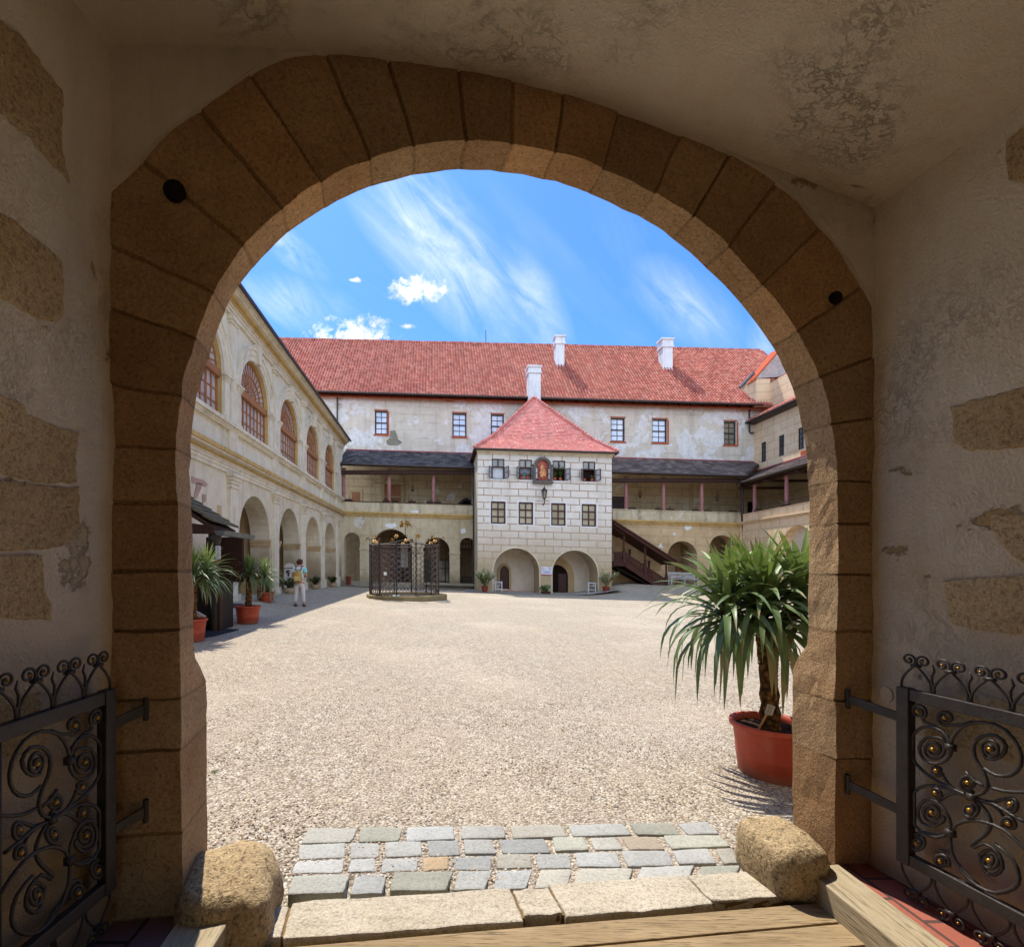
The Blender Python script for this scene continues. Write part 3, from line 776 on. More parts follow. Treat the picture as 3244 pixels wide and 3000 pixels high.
m_gl_grey = glass('dim_glass', h('#5d5d58'), h('#8b8574'), .1, .6)
m_gl_dark = glass('dark_glass', h('#20262c'), h('#3a4148'), .1, .8)
m_curt = plain('curtain', h('#c9ccd2'), .9, .1, 0, .15, 3)
m_leadw = plain('zinc', h('#5d646b'), .5, .5, .5, .2, 3)
m_pipe = plain('rusty_downpipe', h('#403735'), .5, .4, .3, .3, 4)
m_brickr = plain('red_brick_edge', h('#b0573a'), .9, .1, 0, .3, 9, .3)
m_flash = plain('red_flashing', h('#8e4046'), .6, .3)
m_plinth = stone('plinth_stone', h('#8d8675'), h('#a59d8b'), .4, .6, .6)
m_doorst = stone('door_stone', h('#a08660'), h('#b79d76'), .4, .7, .5)

m_rev2 = plaster('dim_room_plaster', h('#8a7458'), h('#6e5a42'), h('#9c876a'), None, sc=1.0, bump=.4, stain=.5)  # arcade room's shade put into a darker copy of the plaster colour
def tiles(mb, bl, br, tl, tr, rows, width, pal, kind='pan', thick=.03, var=.2, rnd=R):
    """cover the roof face bl-br-tl-tr with individual tiles"""
    bl, br, tl, tr = map(V, (bl, br, tl, tr))
    nrm_ = (br-bl).cross(tl-bl); nrm_ = (nrm_ if nrm_.length > 1e-6 else (tr-tl).cross(tl-bl)).normalized()
    if nrm_.z < 0: nrm_ = -nrm_
    for r in range(rows):
        f0, f1 = r/rows, min(1, (r+1.25)/rows)
        a0, b0, a1, b1 = bl.lerp(tl, f0), br.lerp(tr, f0), bl.lerp(tl, f1), br.lerp(tr, f1)
        w0 = (b0-a0).length
        if w0 < width*.4: continue
        n = max(1, round(w0/width)); off = 0
        if kind == 'flat' and r % 2: off = .5
        L0 = (b0-a0)
        ud = L0.normalized()
        w = w0/n
        for i in range(n+(1 if off else 0)):
            s0, s1 = max(0, (i-off)*w), min(w0, (i+1-off)*w)
            if s1-s0 < w*.2: continue
            g = w*.03
            p0, p1 = a0+ud*(s0+g), a0+ud*(s1-g)
            # same columns in the upper edge, clipped to the face
            ua = a1-a0; sl = ua.dot(ud); up = ua-ud*sl
            if abs(sl) < 1e-6: q0, q1 = p0+up, p1+up
            else:
                q0, q1 = p0+up, p1+up
                lo, hi = (a1-(a0+up)).dot(ud), (b1-(a0+up)).dot(ud)
                t0, t1 = max(lo, min(hi, s0+g)), max(lo, min(hi, s1-g))
                q0, q1 = a0+up+ud*t0, a0+up+ud*t1
            c = pal[int(rnd.random()*len(pal))]; k = 1+rnd.uniform(-var, var)
            mb.col = (min(1, c[0]*k), min(1, c[1]*k), min(1, c[2]*k), 1)
            lift = nrm_*(thick*rnd.uniform(.85, 1.15))
            if kind == 'flat':
                P0, P1, Q0, Q1 = p0+lift, p1+lift, q0+nrm_*.004, q1+nrm_*.004
                mb.add([P0, P1, Q1, Q0, p0, p1], [(0, 1, 2, 3), (4, 5, 1, 0)])
            else:
                hh = w*.45
                prof = [(0, 0), (.14, .75), (.34, 1.0), (.54, .75), (.68, 0), (1., -.18)]
                e0 = [p0.lerp(p1, x)+lift+nrm_*hh*y for x, y in prof]; e1 = [q0.lerp(q1, x)+nrm_*(.004+hh*y*.8) for x, y in prof]
                m_ = len(prof)
                mb.add(e0+e1, [(j, j+1, m_+j+1, m_+j) for j in range(m_-1)]+[tuple(range(m_))[::-1]])

def window(par, M, s0, s1, z0, z1, dz, fw, cols, rows, mf, mg, dep=.06, bar=.5, sill=None, name='window', tmid=None):
    """frame with bars (fw wide, in the units of M) and a pane behind"""
    mb = MB(); f = dz
    mb.bM(M, s0, s0+fw, z0, z1, f-dep, f); mb.bM(M, s1-fw, s1, z0, z1, f-dep, f)
    mb.bM(M, s0+fw, s1-fw, z0, z0+fw, f-dep, f); mb.bM(M, s0+fw, s1-fw, z1-fw, z1, f-dep, f)
    b = fw*bar
    for c_ in cols:
        x = lerp(s0, s1, c_); mb.bM(M, x-b/2, x+b/2, z0+fw, z1-fw, f-dep*.9, f-.004)
    for r_ in rows:
        zz = lerp(z0, z1, r_); mb.bM(M, s0+fw, s1-fw, zz-b/2, zz+b/2, f-dep*.8, f-.007)
    if tmid: mb.bM(M, s0+fw, s1-fw, lerp(z0, z1, tmid)-fw*.55, lerp(z0, z1, tmid)+fw*.55, f-dep*.9, f+.012)
    w = mb.build(name, mf, par)
    pb = MB(); pb.bM(M, s0+fw*.5, s1-fw*.5, z0+fw*.5, z1-fw*.5, f-dep*.7, f-dep*.6); pb.build('pane', mg, w)
    if sill:
        sb_ = MB(); sb_.bM(M, s0-fw, s1+fw, z0-fw*1.2, z0-.001, f-.02, f+sill[0]); sb_.build('sill', sill[1], w)
    return w

# ================================================================== LEFT WING (arcaded loggia)
LX = -6.89
def ML_(s, z, d): return V((LX+d, s, H0+z+.0119*(s-25)))
LWT = thing('loggia_wing', 'cream arcaded palace wing with tall arched windows on the left of the courtyard', 'building', (LX, 20, zg(LX, 20)))
cA = [18.3, 22.6, 26.9, 31.2]; cW = [9.72, 13.97, 18.22, 22.47, 26.72, 30.97]
mb = MB()
arched_wall(mb, ML_, 4.4, 35.3, -2.2, 3.2, [(c, 1.54, 1.2, -2.2, 'arch') for c in cA]+[(c, .5, 1.1, .3, 'rect') for c in (12.2,)], .8)
lw_wall = mb.build('ground_floor_wall', m_lw, LWT)
mb = MB()
arched_wall(mb, ML_, 4.4, 35.3, 3.2, 8.8, [(c, 1.45, 6.32, 4.85, 'arch') for c in cW], .4)
mb.build('upper_wall', m_lw_up, LWT)
# infill of the blind arches, rooms behind the open ones
mb = MB()
for c in cA[2:]: mb.bM(ML_, c-1.7, c+1.7, -2.2, 3.1, -1.0, -.78)
mb.build('blind_arch_infill', m_rev, LWT)
mb = MB()
for a, b in ((16.3, 24.9),):
    mb.poly([ML_(a, -2.2, -3.2), ML_(b, -2.2, -3.2), ML_(b, 3.1, -3.2), ML_(a, 3.1, -3.2)])
    mb.poly([ML_(a, 3.1, -3.2), ML_(b, 3.1, -3.2), ML_(b, 3.1, -.8), ML_(a, 3.1, -.8)])
    for e in (a, b): mb.poly([ML_(e, -2.2, -3.2), ML_(e, -2.2, -.8), ML_(e, 3.1, -.8), ML_(e, 3.1, -3.2)])
mb.bM(ML_, 20.0, 20.9, -2.2, 3.1, -3.2, -.8)
mb.build('passage_room', m_rev, LWT)
# impost bands
for c in cA:
    mb = MB()
    for e, s_ in ((c-1.54, 1), (c+1.54, -1)):
        if s_ < 0 and c < 25: mb.build('impost_moulding', m_rev, LWT); mb = MB()
        for z0, z1, o in ((.84, .92, .03), (.92, 1.04, .055), (1.04, 1.14, .085)):
            mb.bM(ML_, min(e, e+s_*o), max(e, e+s_*o), z0, z1, -.8, o)
    if c > 25:
        for z0, z1, o in ((.84, .92, .03), (.92, 1.04, .055), (1.04, 1.14, .085)): mb.bM(ML_, c-1.45, c+1.45, z0, z1, -.79, -.78+o)
    mb.build('impost_moulding', m_rev, LWT)
pil = [11.85, 16.1, 20.4, 24.7, 29.0, 33.3]
for p in pil:
    mb = MB(); mb.bM(ML_, p-.28, p+.28, -1.9, 3.18, 0, .12)
    mb.bM(ML_, p-.34, p+.34, -1.9, -.85, 0, .2)
    for z0, z1, o in ((2.72, 2.78, .05), (2.86, 2.96, .05), (2.96, 3.07, .1), (3.07, 3.18, .16)): mb.bM(ML_, p-.28-o, p+.28+o, z0, z1, 0, .12+o)
    mb.build('lower_pilaster', m_trim, LWT)
for p in [7.6, 11.85, 16.1, 20.35, 24.6, 28.85, 33.1]:
    mb = MB(); mb.bM(ML_, p-.2, p+.2, 4.85, 8.46, 0, .1)
    for z0, z1, o in ((4.85, 4.98, .06), (8.2, 8.3, .05), (8.3, 8.46, .1)): mb.bM(ML_, p-.2-o, p+.2+o, z0, z1, 0, .1+o)
    mb.bM(ML_, p-.34, p+.34, 3.8, 4.62, 0, .1)
    mb.build('upper_pilaster', m_trim, LWT)
def course(name, mat, bands, s0=4.4, s1=35.2, nseg=1):
    mb = MB()
    for z0, z1, d in bands: mb.bM(ML_, s0, s1, z0, z1, 0, d)
    return mb.build(name, mat, LWT)
course('architrave', m_trim, [(3.18, 3.29, .06), (3.29, 3.4, .09), (3.4, 3.44, .13)])
course('string_frieze', m_lw_up, [(3.44, 3.58, .05)])
course('string_cove', m_ochre, [(3.58, 3.64, .12), (3.7, 3.82, .36)])
course('string_cornice', m_trim, [(3.64, 3.70, .3)])
course('sill_ledge', m_trim, [(4.6, 4.66, .12), (4.66, 4.73, .15), (4.73, 4.85, .22)])
course('eaves_architrave', m_trim, [(8.46, 8.58, .1), (8.58, 8.68, .14), (8.68, 8.74, .2)])
course('eaves_cove', m_ochre, [(8.74, 8.82, .24), (8.82, 8.9, .34)])
course('eaves_cornice', m_trim, [(8.9, 8.97, .46), (8.97, 9.05, .54), (9.05, 9.11, .6)])
mb = MB()
tiles(mb, ML_(4.4, 9.12, .64), ML_(35.2, 9.12, .64), ML_(4.4, 12.6, -5), ML_(35.2, 12.6, -5), 16, .3, [h('#a2513c'), h('#b0604a'), h('#8d4535')], 'flat', .03)
mb.build('roof', m_tile, LWT)
mb = MB(); mb.bM(ML_, 4.4, 35.2, 9.02, 9.12, .61, .7); mb.build('gutter', m_pipe, LWT)
for wi, c in enumerate(cW):
    if wi == 0: continue
    mb = MB()
    ri, ro = arcpts(c, 6.32, 1.47, 20), arcpts(c, 6.32, 1.66, 20); r3 = arcpts(c, 6.32, 1.86, 20); r4 = arcpts(c, 6.32, 1.95, 20)
    mb.ring(ML_, ri, ro, 0, .07); mb.ring(ML_, ro, r3, 0, .10); mb.ring(ML_, r3, r4, 0, .15)
    for a, b in ((c-1.86, c-1.47), (c+1.47, c+1.86)):
        mb.bM(ML_, a, b, 4.98, 6.12, 0, .075); mb.bM(ML_, a-.04, b+.04, 4.85, 4.98, 0, .12)
        for z0, z1, o in ((6.12, 6.2, .1), (6.2, 6.27, .13), (6.27, 6.34, .17)): mb.bM(ML_, a-o+.08, b+o-.08, z0, z1, 0, o)
    mb.prM(ML_, [(c-.12, 7.72), (c+.12, 7.72), (c+.2, 8.44), (c-.2, 8.44)], 0, .22)
    mb.build('archivolt', m_trim, LWT)
    mb = MB(); ar_ = arcpts(c, 6.32, 1.435, 18)
    for (a, b) in zip(ar_[:-1], ar_[1:]): mb.poly([ML_(*a, -.002), ML_(*b, -.002), ML_(*b, -.2), ML_(*a, -.2)])
    for e in (c-1.435, c+1.435): mb.poly([ML_(e, 4.86, -.002), ML_(e, 6.32, -.002), ML_(e, 6.32, -.2), ML_(e, 4.86, -.2)])
    mb.build('window_reveal', m_ochre, LWT)
    w = MB(); D = -.15; bw_ = .035
    w.bM(ML_, c-1.44, c-1.36, 4.87, 6.2, D-.08, D+.02); w.bM(ML_, c+1.36, c+1.44, 4.87, 6.2, D-.08, D+.02); w.bM(ML_, c-1.36, c+1.36, 4.87, 4.95, D-.08, D+.02)
    w.bM(ML_, c-1.44, c+1.44, 6.2, 6.44, D-.08, D+.1)
    for k in range(1, 8):
        x = c-1.4+2.8*k/8; b_ = bw_*(1.3 if k in (2, 4, 6) else .7); w.bM(ML_, x-b_, x+b_, 4.95, 6.2, D-.06, D)
    for zz in (5.35, 5.78): w.bM(ML_, c-1.36, c+1.36, zz-.02, zz+.02, D-.05, D-.01)
    for ra, rb in ((1.37, 1.45), (.93, .98), (.54, .6), (.22, .28)):
        w.ring(ML_, arcpts(c, 6.44, ra, 20, rz=ra-.12), arcpts(c, 6.44, rb, 20, rz=rb-.12), D-.06, D)
    for k in range(1, 16):
        a = math.pi*k/16; r0, r1 = (.26 if k % 2 == 0 else .56), 1.38
        ca, sa = math.cos(a), math.sin(a); t = .02
        w.prM(ML_, [(c+r0*ca+t*sa, 6.44+(r0-.05)*sa-t*ca), (c+r1*ca+t*sa, 6.44+(r1-.12)*sa-t*ca), (c+r1*ca-t*sa, 6.44+(r1-.12)*sa+t*ca), (c+r0*ca-t*sa, 6.44+(r0-.05)*sa+t*ca)], D-.05, D-.01)
    wo = w.build('arched_window', m_brownwood, LWT)
    p = MB(); o_ = [(c-1.42, 4.88)]+arcpts(c, 6.32, 1.44, 20)+[(c+1.42, 4.88)]
    p.prM(ML_, o_, D-.05, D-.04); p.build('pane', m_gl_pale, wo)
# traces of painted decoration and a slot window near the left end
mb = MB()
def pxL(u, v):
    Y = LX*F/(u-PX); return Y, (PY-v)*Y/F-.0119*(Y-25)
for q in ([(606, 1510), (640, 1520), (655, 1533), (652, 1541), (606, 1527)], [(622, 1530), (640, 1534), (620, 1580), (612, 1575)], [(640, 1565), (651, 1566), (649, 1590), (640, 1592)]):
    mb.prM(ML_, [pxL(*p) for p in q], 0, .03)
mb.build('painted_relief', plaster('faded_relief', h('#b08f80'), h('#957a70'), h('#c4aca0'), None, sc=2), LWT)
mb = MB(); a, b = pxL(688, 1600), pxL(700, 1600); 
mb.prM(ML_, [pxL(687, 1600), pxL(700, 1601), pxL(700, 1640), pxL(687, 1640)], 0, .02); mb.build('slot_window', m_rev, LWT)

# ================================================================== REAR RANGE
YG, YT, YU = 35.0, 32.0, 38.0
def BP(Y):
    return lambda s, z, d: V(((s-PX)*Y/F, Y-d, H0+(PY+z)*Y/F-SL*(s-PX)*Y/F))
MU, MG, MT = BP(YU), BP(YG), BP(YT)
REAR = thing('rear_range', 'long rear castle range with weathered plaster walls under a red tiled roof', 'building', (8, YU, zg(8, YU)))
mb = MB()
uw = [(1187, 1228), (1433, 1478), (1555, 1597), (1935, 1980), (2066, 2114), (2293, 2334)]
arched_wall(mb, MU, 700, 2460, -1460, -1257, [((a+b)/2, (b-a)/2, -1306, -1381, 'rect') for a, b in uw], .3)
mb.build('upper_wall', m_rear, REAR)
mb = MB(); mb.poly([MU(700, -1950, 0), MU(2460, -1950, 0), MU(2460, -1460, 0), MU(700, -1460, 0)]); mb.build('gallery_back_wall', m_gal, REAR)
for i, (a, b) in enumerate(uw):
    window(REAR, MU, a+1, b-1, -1380, -1307, -.16, 3.2, (.5,), (.25, .75) if i < 5 else (.25, .5, .75), m_redwood if i < 5 else m_black, m_gl_blue if i < 5 else m_gl_grey, .08, .45, tmid=.5)
    br_ = MB(); br_.bM(MU, a-3, b+3, -1386, -1381.2, -.25, .05)
    if i in (0, 4, 5): br_.bM(MU, b+.4, b+5, -1384, -1308, -.02, .012)
    br_.bM(MU, a-2, b+2, -1305.6, -1303, -.02, .03); br_.build('brick_sill', m_brickr, REAR)
# exposed rubble patch and brick band below the eaves
mb = MB(); ebp = [(700, -1257)]
x = 700
edge = []
while x < 2400: edge.append((x, -1266-7*abs(noise.noise(V((x*.013, 1, 0))))-4*noise.noise(V((x*.07, 3, 0))))); x += 9
for (a, b) in zip(edge[:-1], edge[1:]): mb.poly([MU(a[0], a[1], .015), MU(b[0], b[1], .015), MU(b[0], -1256, .015), MU(a[0], -1256, .015)])
mb.build('brick_band', m_brickr, REAR)
mb = MB()
q = [(1236, 1366), (1252, 1363), (1258, 1378), (1262, 1392), (1275, 1402), (1262, 1410), (1240, 1411), (1226, 1408), (1224, 1396), (1234, 1388)]
mb.prM(MU, [(u, -(v-.03*(u-PX))) for u, v in q], 0, .012); mb.build('rubble_patch', stone('rubble', h('#7c7668'), h('#a09a8c'), .9, .12, 1.0), REAR)
# rafter ends, eaves board
mb = MB()
x = 890
while x < 2400:
    mb.bM(MU, x-2.4, x+2.4, -1266, -1258, 0, .45); x += R.uniform(34, 44)
mb.bM(MU, 700, 2398, -1259.5, -1256, 0, .62)
mb.build('rafter_ends', m_darkwood, REAR)
pal = [h('#b96a5a'), h('#c07464'), h('#b06254'), h('#c57d6d'), h('#a95d50'), h('#c98676')]
YE, YR = 37.3, 44.0
def roofpt(u, v, Y): return V(((u-PX)*Y/F, Y, H0+(PY-v)*Y/F-SL*(u-PX)*Y/F))
rl = MB()
e0, e1 = roofpt(560, 1255, YE), roofpt(2397, 1255, YE)
xr = (2417-PX)*YR/F
ridL = V((e0.x, YR, H0+(PY-1090)*YR/F-SL*e0.x)); ridR = V((xr, YR, H0+(PY-1080)*YR/F-SL*xr))
XR = ridR.x; eR = V((XR, YE, H0+(PY-1255)*YE/F-SL*XR))
tiles(rl, e0, e1, ridL, V((e1.x, YR, ridL.z+(ridR.z-ridL.z)*(e1.x-ridL.x)/(XR-ridL.x))), 36, .235, pal, 'pan', .035, .09)
tiles(rl, e1, eR, V((e1.x, YR, ridR.z+.15)), ridR, 36, .235, pal, 'pan', .035, .09)
for k in range(int((XR-e0.x)/.4)):
    x = e0.x+.4*k; z = lerp(ridL.z, ridR.z, (x-e0.x)/(XR-e0.x))+.03*noise.noise(V((x*.3, 0, 0)))
    rl.col = pal[k % 6]; rl.tube([V((x, YR, z+.03)), V((x+.42, YR, z+.03))], .11, 7)
rl.build('roof', m_tile, REAR)
mb = MB(); back = V((0, 9, -9.6))
mb.poly([ridL, ridR, ridR+back, ridL+back]); mb.poly([eR, ridR, V((XR, YR+9, eR.z)), V((XR, YR, eR.z))]); mb.poly([eR+V((0, .3, -.2)), e0+V((0, .3, -.2)), ridL+V((0, 0, -.25)), ridR+V((0, 0, -.25))])
mb.build('roof_back', m_brickr, REAR)
mb = MB(); mb.tube([MU(u, -1261.5, .72) for u in (700, 1500, 2398)], .075, 8); mb.build('eaves_gutter', m_pipe, REAR)
# snow guards / roof hooks: two pale streaks on the tiles
def chimney(label_part, u0, u1, v0, v1, Y, mat, capv, body=0):
    M = BP(Y); mb = MB(); vv = lambda u, v: -(v-.03*(u-PX))
    um = (u0+u1)/2
    z1, z0, zc = vv(um, v0), vv(um, v1), vv(um, capv)
    dp = (u1-u0)*Y/F*.8
    mb.bM(M, u0+body, u1-body, z0-30, zc, -dp, 0)
    mb.bM(M, u0, u1, zc, zc+6, -dp-.06, .08); mb.bM(M, u0+body*.6, u1-body*.6, zc+6, z1-5, -dp-.02, .03); mb.bM(M, u0-1, u1+1, z1-5, z1, -dp-.08, .1)
    mb.bM(M, u0+body-2, u1-body+2, z0-2, z0+2.5, -dp, .12)
    mb.build('chimney', mat, REAR)
chimney('c', 1758, 1791, 1062, 1166, 41.2, m_white, 1090, 3)
chimney('c', 2096, 2135, 1071, 1172, 41.2, m_white, 1100, 4)
chimney('c', 1672, 1716, 1158, 1300, 37.0, m_white, 1182, 3)
mb = MB(); mb.tube([BP(YR)(1539, -(1046-4.8), 0), BP(YR)(1539, -(1110-4.8), 0)], .03, 5); mb.build('antenna', m_black, REAR)
# gallery storey
ZP = -1597      # parapet top (unsheared pixel rows)
for side_, (ua, ub) in (('l', (1080, 1512)), ('r', (1940, 2350))):
    mb = MB(); mb.bM(MG, ua, ub, -1630, ZP, -.35, 0); mb.build('gallery_parapet', m_par, REAR)
    mb = MB(); mb.bM(MG, ua-2, ub, ZP, ZP+2.2, -.4, .05); mb.build('parapet_coping', m_darkwood if side_ == 'l' else m_par, REAR)
    mb = MB()
    for z0, z1, d in ((-1642, -1638, .06), (-1638, -1633, .1), (-1633, -1628, .17)): mb.bM(MG, ua, ub, z0, z1, 0, d)
    mb.build('gallery_cornice', m_ochre, REAR)
    mb = MB(); mb.poly([MG(ua, -1640, 0), MG(ub, -1640, 0), MU(ub, -1625, 0), MU(ua-20, -1625, 0)]); mb.build('gallery_floor', m_darkwood, REAR)
# gallery roofs
palS = [h('#3a3a42'), h('#4a4850'), h('#2e2d33'), h('#575259')]
palS2 = [h('#5d4f50'), h('#6b5c5a'), h('#4f4345'), h('#776764')]
ve, vt_ = 1477, 1434
def groof(u0, u1, u0t, u1t, pal_, ll=''):
    YEg = 34.55
    a, b = BP(YEg)(u0, -ve, 0), BP(YEg)(u1, -ve, 0); c, d_ = MU(u0t, -vt_, .02), MU(u1t, -vt_, .02)
    mb = MB(); tiles(mb, a, b, c, d_, 11, .42, pal_, 'flat', .035, .3); mb.build('gallery_roof', m_slate, REAR)
    mb = MB(); dz = V((0, 0, -.16)); mb.hexa([a+dz, b+dz, d_+dz, c+dz, a+dz*.2, b+dz*.2, d_+dz*.2, c+dz*.2])
    mb.box((a.x, YEg+.25, min(a.z, b.z)-.42), (b.x, YEg+.55, min(a.z, b.z)-.14)); mb.build('gallery_eaves', m_darkwood, REAR)
    mb = MB(); mb.tube([a+V((0, -.06, -.05)), b+V((0, -.06, -.05))], .07, 8); mb.build('gutter', m_pipe, REAR)
    mb = MB(); mb.bM(MU, u0t, u1t, -vt_-1, -vt_+3, 0, .05); mb.build('roof_flashing', m_flash, REAR)
groof(1068, 1516, 1096, 1520, palS); groof(1932, 2366, 1932, 2412, palS2)
for u in (1088, 1232, 1373, 1986, 2105.5, 2227):
    p = MG(u, ZP, -.18); q = MG(u, -1490, -.18); H = q.z-p.z
    mb = MB(); mb.lathe(p, [(.001, 0), (.15, 0), (.15, .12), (.115, .2), (.125, .5*H), (.1, H-.25), (.13, H-.2), (.13, H-.1), (.16, H-.08), (.16, H), (.001, H)], 14)
    mb.build('gallery_post', m_pinkpost, REAR, smooth=False)
# gallery fittings
mb = MB(); mb.bM(MU, 1108, 1148, -1600, -1560, -.02, .06); 
w = mb.build('gallery_window', m_rev, REAR); mb = MB(); mb.bM(MU, 1115, 1141, -1600, -1567, .055, .08); mb.build('shutter', m_brownwood, w)
mb = MB(); ar1, ar2 = arcpts(1244, -1537, 26, 16, rz=40), arcpts(1244, -1537, 36, 16, rz=50)
mb.ring(MU, ar1, ar2, 0, .06); mb.bM(MU, 1208, 1218, -1600, -1537, 0, .06); mb.bM(MU, 1270, 1280, -1600, -1537, 0, .06); mb.bM(MU, 1218, 1270, -1540, -1532, 0, .05)
w = mb.build('gallery_door', m_rev, REAR); mb = MB(); mb.bM(MU, 1218, 1270, -1600, -1540, 0, .04); mb.build('door_leaf', m_brownwood, w)
mb = MB()
for x in (1192, 1292): mb.bM(MU, x-2.5, x+2.5, -1600, -1510, .5, .6)
mb.bM(MU, 1192, 1292, -1540, -1536.5, .5, .6); mb.bM(MU, 1212, 1270, -1582, -1580, .5, .56)
mb.build('scaffold_rail', m_rev, REAR)
mb = MB(); g1 = [(1446, -1604), (1452, -1592), (1462, -1582), (1477, -1574), (1492, -1582), (1501, -1592), (1506, -1604)]
g2 = [(1454, -1604), (1459, -1594), (1467, -1587), (1477, -1581), (1487, -1587), (1494, -1594), (1498, -1604)]
mb.ring(MU, g2, g1, 0, .2); w = mb.build('gothic_doorway', m_redwood, REAR)
mb = MB(); mb.prM(MU, g2, 0, .03); mb.build('door_leaf', m_dark_in, w)
mb = MB(); mb.bM(MU, 1930, 1982, -1602, -1563, 0, .04); mb.bM(MU, 1930, 1985, -1562, -1556, 0, .06); mb.build('gallery_chest', m_redwood, REAR)
mb = MB(); mb.bM(MU, 2182, 2197, -1605, -1510, 0, .05); mb.build('timber_stud', m_rev, REAR)
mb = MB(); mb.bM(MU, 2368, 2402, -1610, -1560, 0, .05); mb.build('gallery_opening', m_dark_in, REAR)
# ground floor arcades
mb = MB()
opsL = [(1115, 25, -1720, -1950, 'arch'), (1240, 63, -1743, -1950, 'arch'), (1383, 41.5, -1744, -1950, 'arch'), (1481, 24, -1724, -1950, 'arch')]
arched_wall(mb, MG, 1080, 1530, -1950, -1640, opsL, .9); mb.build('arcade_wall', m_arc, REAR)
mb = MB()
opsR = [(2162, 46.5, -1737, -1950, 'arch'), (2288, 40, -1708, -1950, 'arch')]
arched_wall(mb, MG, 1900, 2352, -1950, -1640, opsR, .9); mb.build('arcade_wall', m_arcr, REAR)
for c_, hf, zs in ((2162, 46.5, -1737), (2288, 40, -1708)):
    mb = MB()
    for k in range(13):
        a, b = 180*k/13+1, 180*(k+1)/13-1
        mb.ring(MG, arcpts(c_, zs, hf, 3, a, b), arcpts(c_, zs, hf+14, 3, a, b), 0, .008)
    mb.build('arch_voussoirs', m_arcr, REAR)
def pier(u0, u1, zc):
    mb = MB(); mb.bM(MG, u0-2, u1+2, zc-4, zc, -.9, .05); mb.bM(MG, u0-1, u1+1, zc-6, zc-4, -.9, .03); mb.build('pier_capital', m_par, REAR)
pier(1140, 1177, -1744); pier(1303, 1341.5, -1748); pier(1424.5, 1457, -1748)
mb = MB(); mb.bM(MG, 1080, 1512, -1950, -1848, 0, .1); mb.bM(MG, 1341, 1512, -1853, -1845, .1, .4); mb.build('arcade_plinth', m_plinth, REAR)
# interiors of the arcades
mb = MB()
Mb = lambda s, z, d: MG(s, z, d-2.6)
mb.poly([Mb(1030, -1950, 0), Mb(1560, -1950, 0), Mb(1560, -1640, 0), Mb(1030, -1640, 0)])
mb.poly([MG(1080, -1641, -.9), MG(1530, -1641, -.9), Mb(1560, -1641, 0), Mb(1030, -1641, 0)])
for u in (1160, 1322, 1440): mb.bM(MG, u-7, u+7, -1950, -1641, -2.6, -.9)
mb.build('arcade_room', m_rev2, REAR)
mb = MB(); mb.poly([Mb(1900, -1950, 0), Mb(2400, -1950, 0), Mb(2400, -1640, 0), Mb(1900, -1640, 0)]); mb.poly([MG(1900, -1641, -.9), MG(2352, -1641, -.9), Mb(2400, -1641, 0), Mb(1900, -1641, 0)])
mb.bM(MG, 2214, 2240, -1950, -1641, -2.6, -.9); mb.build('arcade_room', m_arcr, REAR)
mb = MB(); Mw = lambda s, z, d: MG(s, z, d-2.5)
mb.bM(Mw, 1225, 1290, -1856, -1700, 0, .1); mb.bM(Mw, 1342, 1434, -1856, -1770, 0, .1)
dd = mb.build('glazed_doors', m_black, REAR)
mb = MB()
mb.bM(Mw, 1262, 1286, -1800, -1722, .08, .12); mb.build('pane', plain('white_board_door', h('#d5d0cb'), .7, .3), dd)
mb = MB()
for a, b in ((1392, 1411), (1415, 1432)):
    for c_, d_ in ((-1852, -1802), (-1798, -1774)): mb.bM(Mw, a, b, c_, d_, .08, .12)
mb.build('pane', m_gl_grey, dd)
window(REAR, Mw, 1462, 1502, -1732, -1697, .05, 2.5, (.25, .5, .75), (.5,), m_black, plain('warm_pane', h('#c3a590'), .5, .3), .08, .9, name='fanlight')
mb = MB(); mb.bM(Mw, 2250, 2290, -1765, -1705, 0, .06); mb.build('arcade_window', m_gl_dark, REAR)
mb = MB(); mb.bM(Mw, 2196, 2212, -1850, -1752, 0, .1); mb.build('arcade_door', m_brownwood, REAR)
# downpipes
def pipe(M, pts, d, r=.07, par=REAR):
    mb = MB(); mb.tube([M(u, -(v-.03*(u-PX)), d) for u, v in pts], r, 8); mb.build('downpipe', m_pipe, par)
pipe(MU, [(1069.5, 1256), (1069.5, 1440)], .12, .06)
pipe(MG, [(1494, 1484), (1494, 1500), (1501, 1515), (1501, 1872)], .3, .1)
pipe(MG, [(2343, 1520), (2345, 1650), (2348, 1680), (2349, 1850)], .25, .09)
pipe(MU, [(2371, 1290), (2371, 1368), (2376, 1374), (2384, 1372)], .12, .06)

def patchM(M, par, pts, d, name='plaster_patch'):
    L = []
    n = len(pts)
    for i in range(n):
        p, q = pts[i], pts[(i+1) % n]
        for k in range(5):
            x, y = lerp(p[0], q[0], k/5), lerp(p[1], q[1], k/5); L.append((x+1.6*noise.noise(V((x*.3, y*.3, 1))), y+1.6*noise.noise(V((x*.3, y*.3, 7)))))
    mb = MB(); mb.prM(M, [(u, -(v-.03*(u-PX))) for u, v in L], d-.01, d+.006); mb.build(name, m_white, par)
patchM(MG, REAR, [(2172, 1660), (2186, 1657), (2193, 1664), (2188, 1676), (2176, 1680), (2168, 1674)], 0)
patchM(MG, REAR, [(2131, 1688), (2140, 1687), (2141, 1695), (2134, 1698)], 0)
patchM(MG, REAR, [(2086, 1735), (2090, 1722), (2094, 1720), (2096, 1729), (2102, 1735)], 0)
patchM(MG, REAR, [(1222, 1659), (1252, 1657), (1258, 1668), (1240, 1674), (1220, 1668)], 0)
patchM(MG, REAR, [(1458, 1678), (1472, 1672), (1476, 1686), (1462, 1692)], 0)
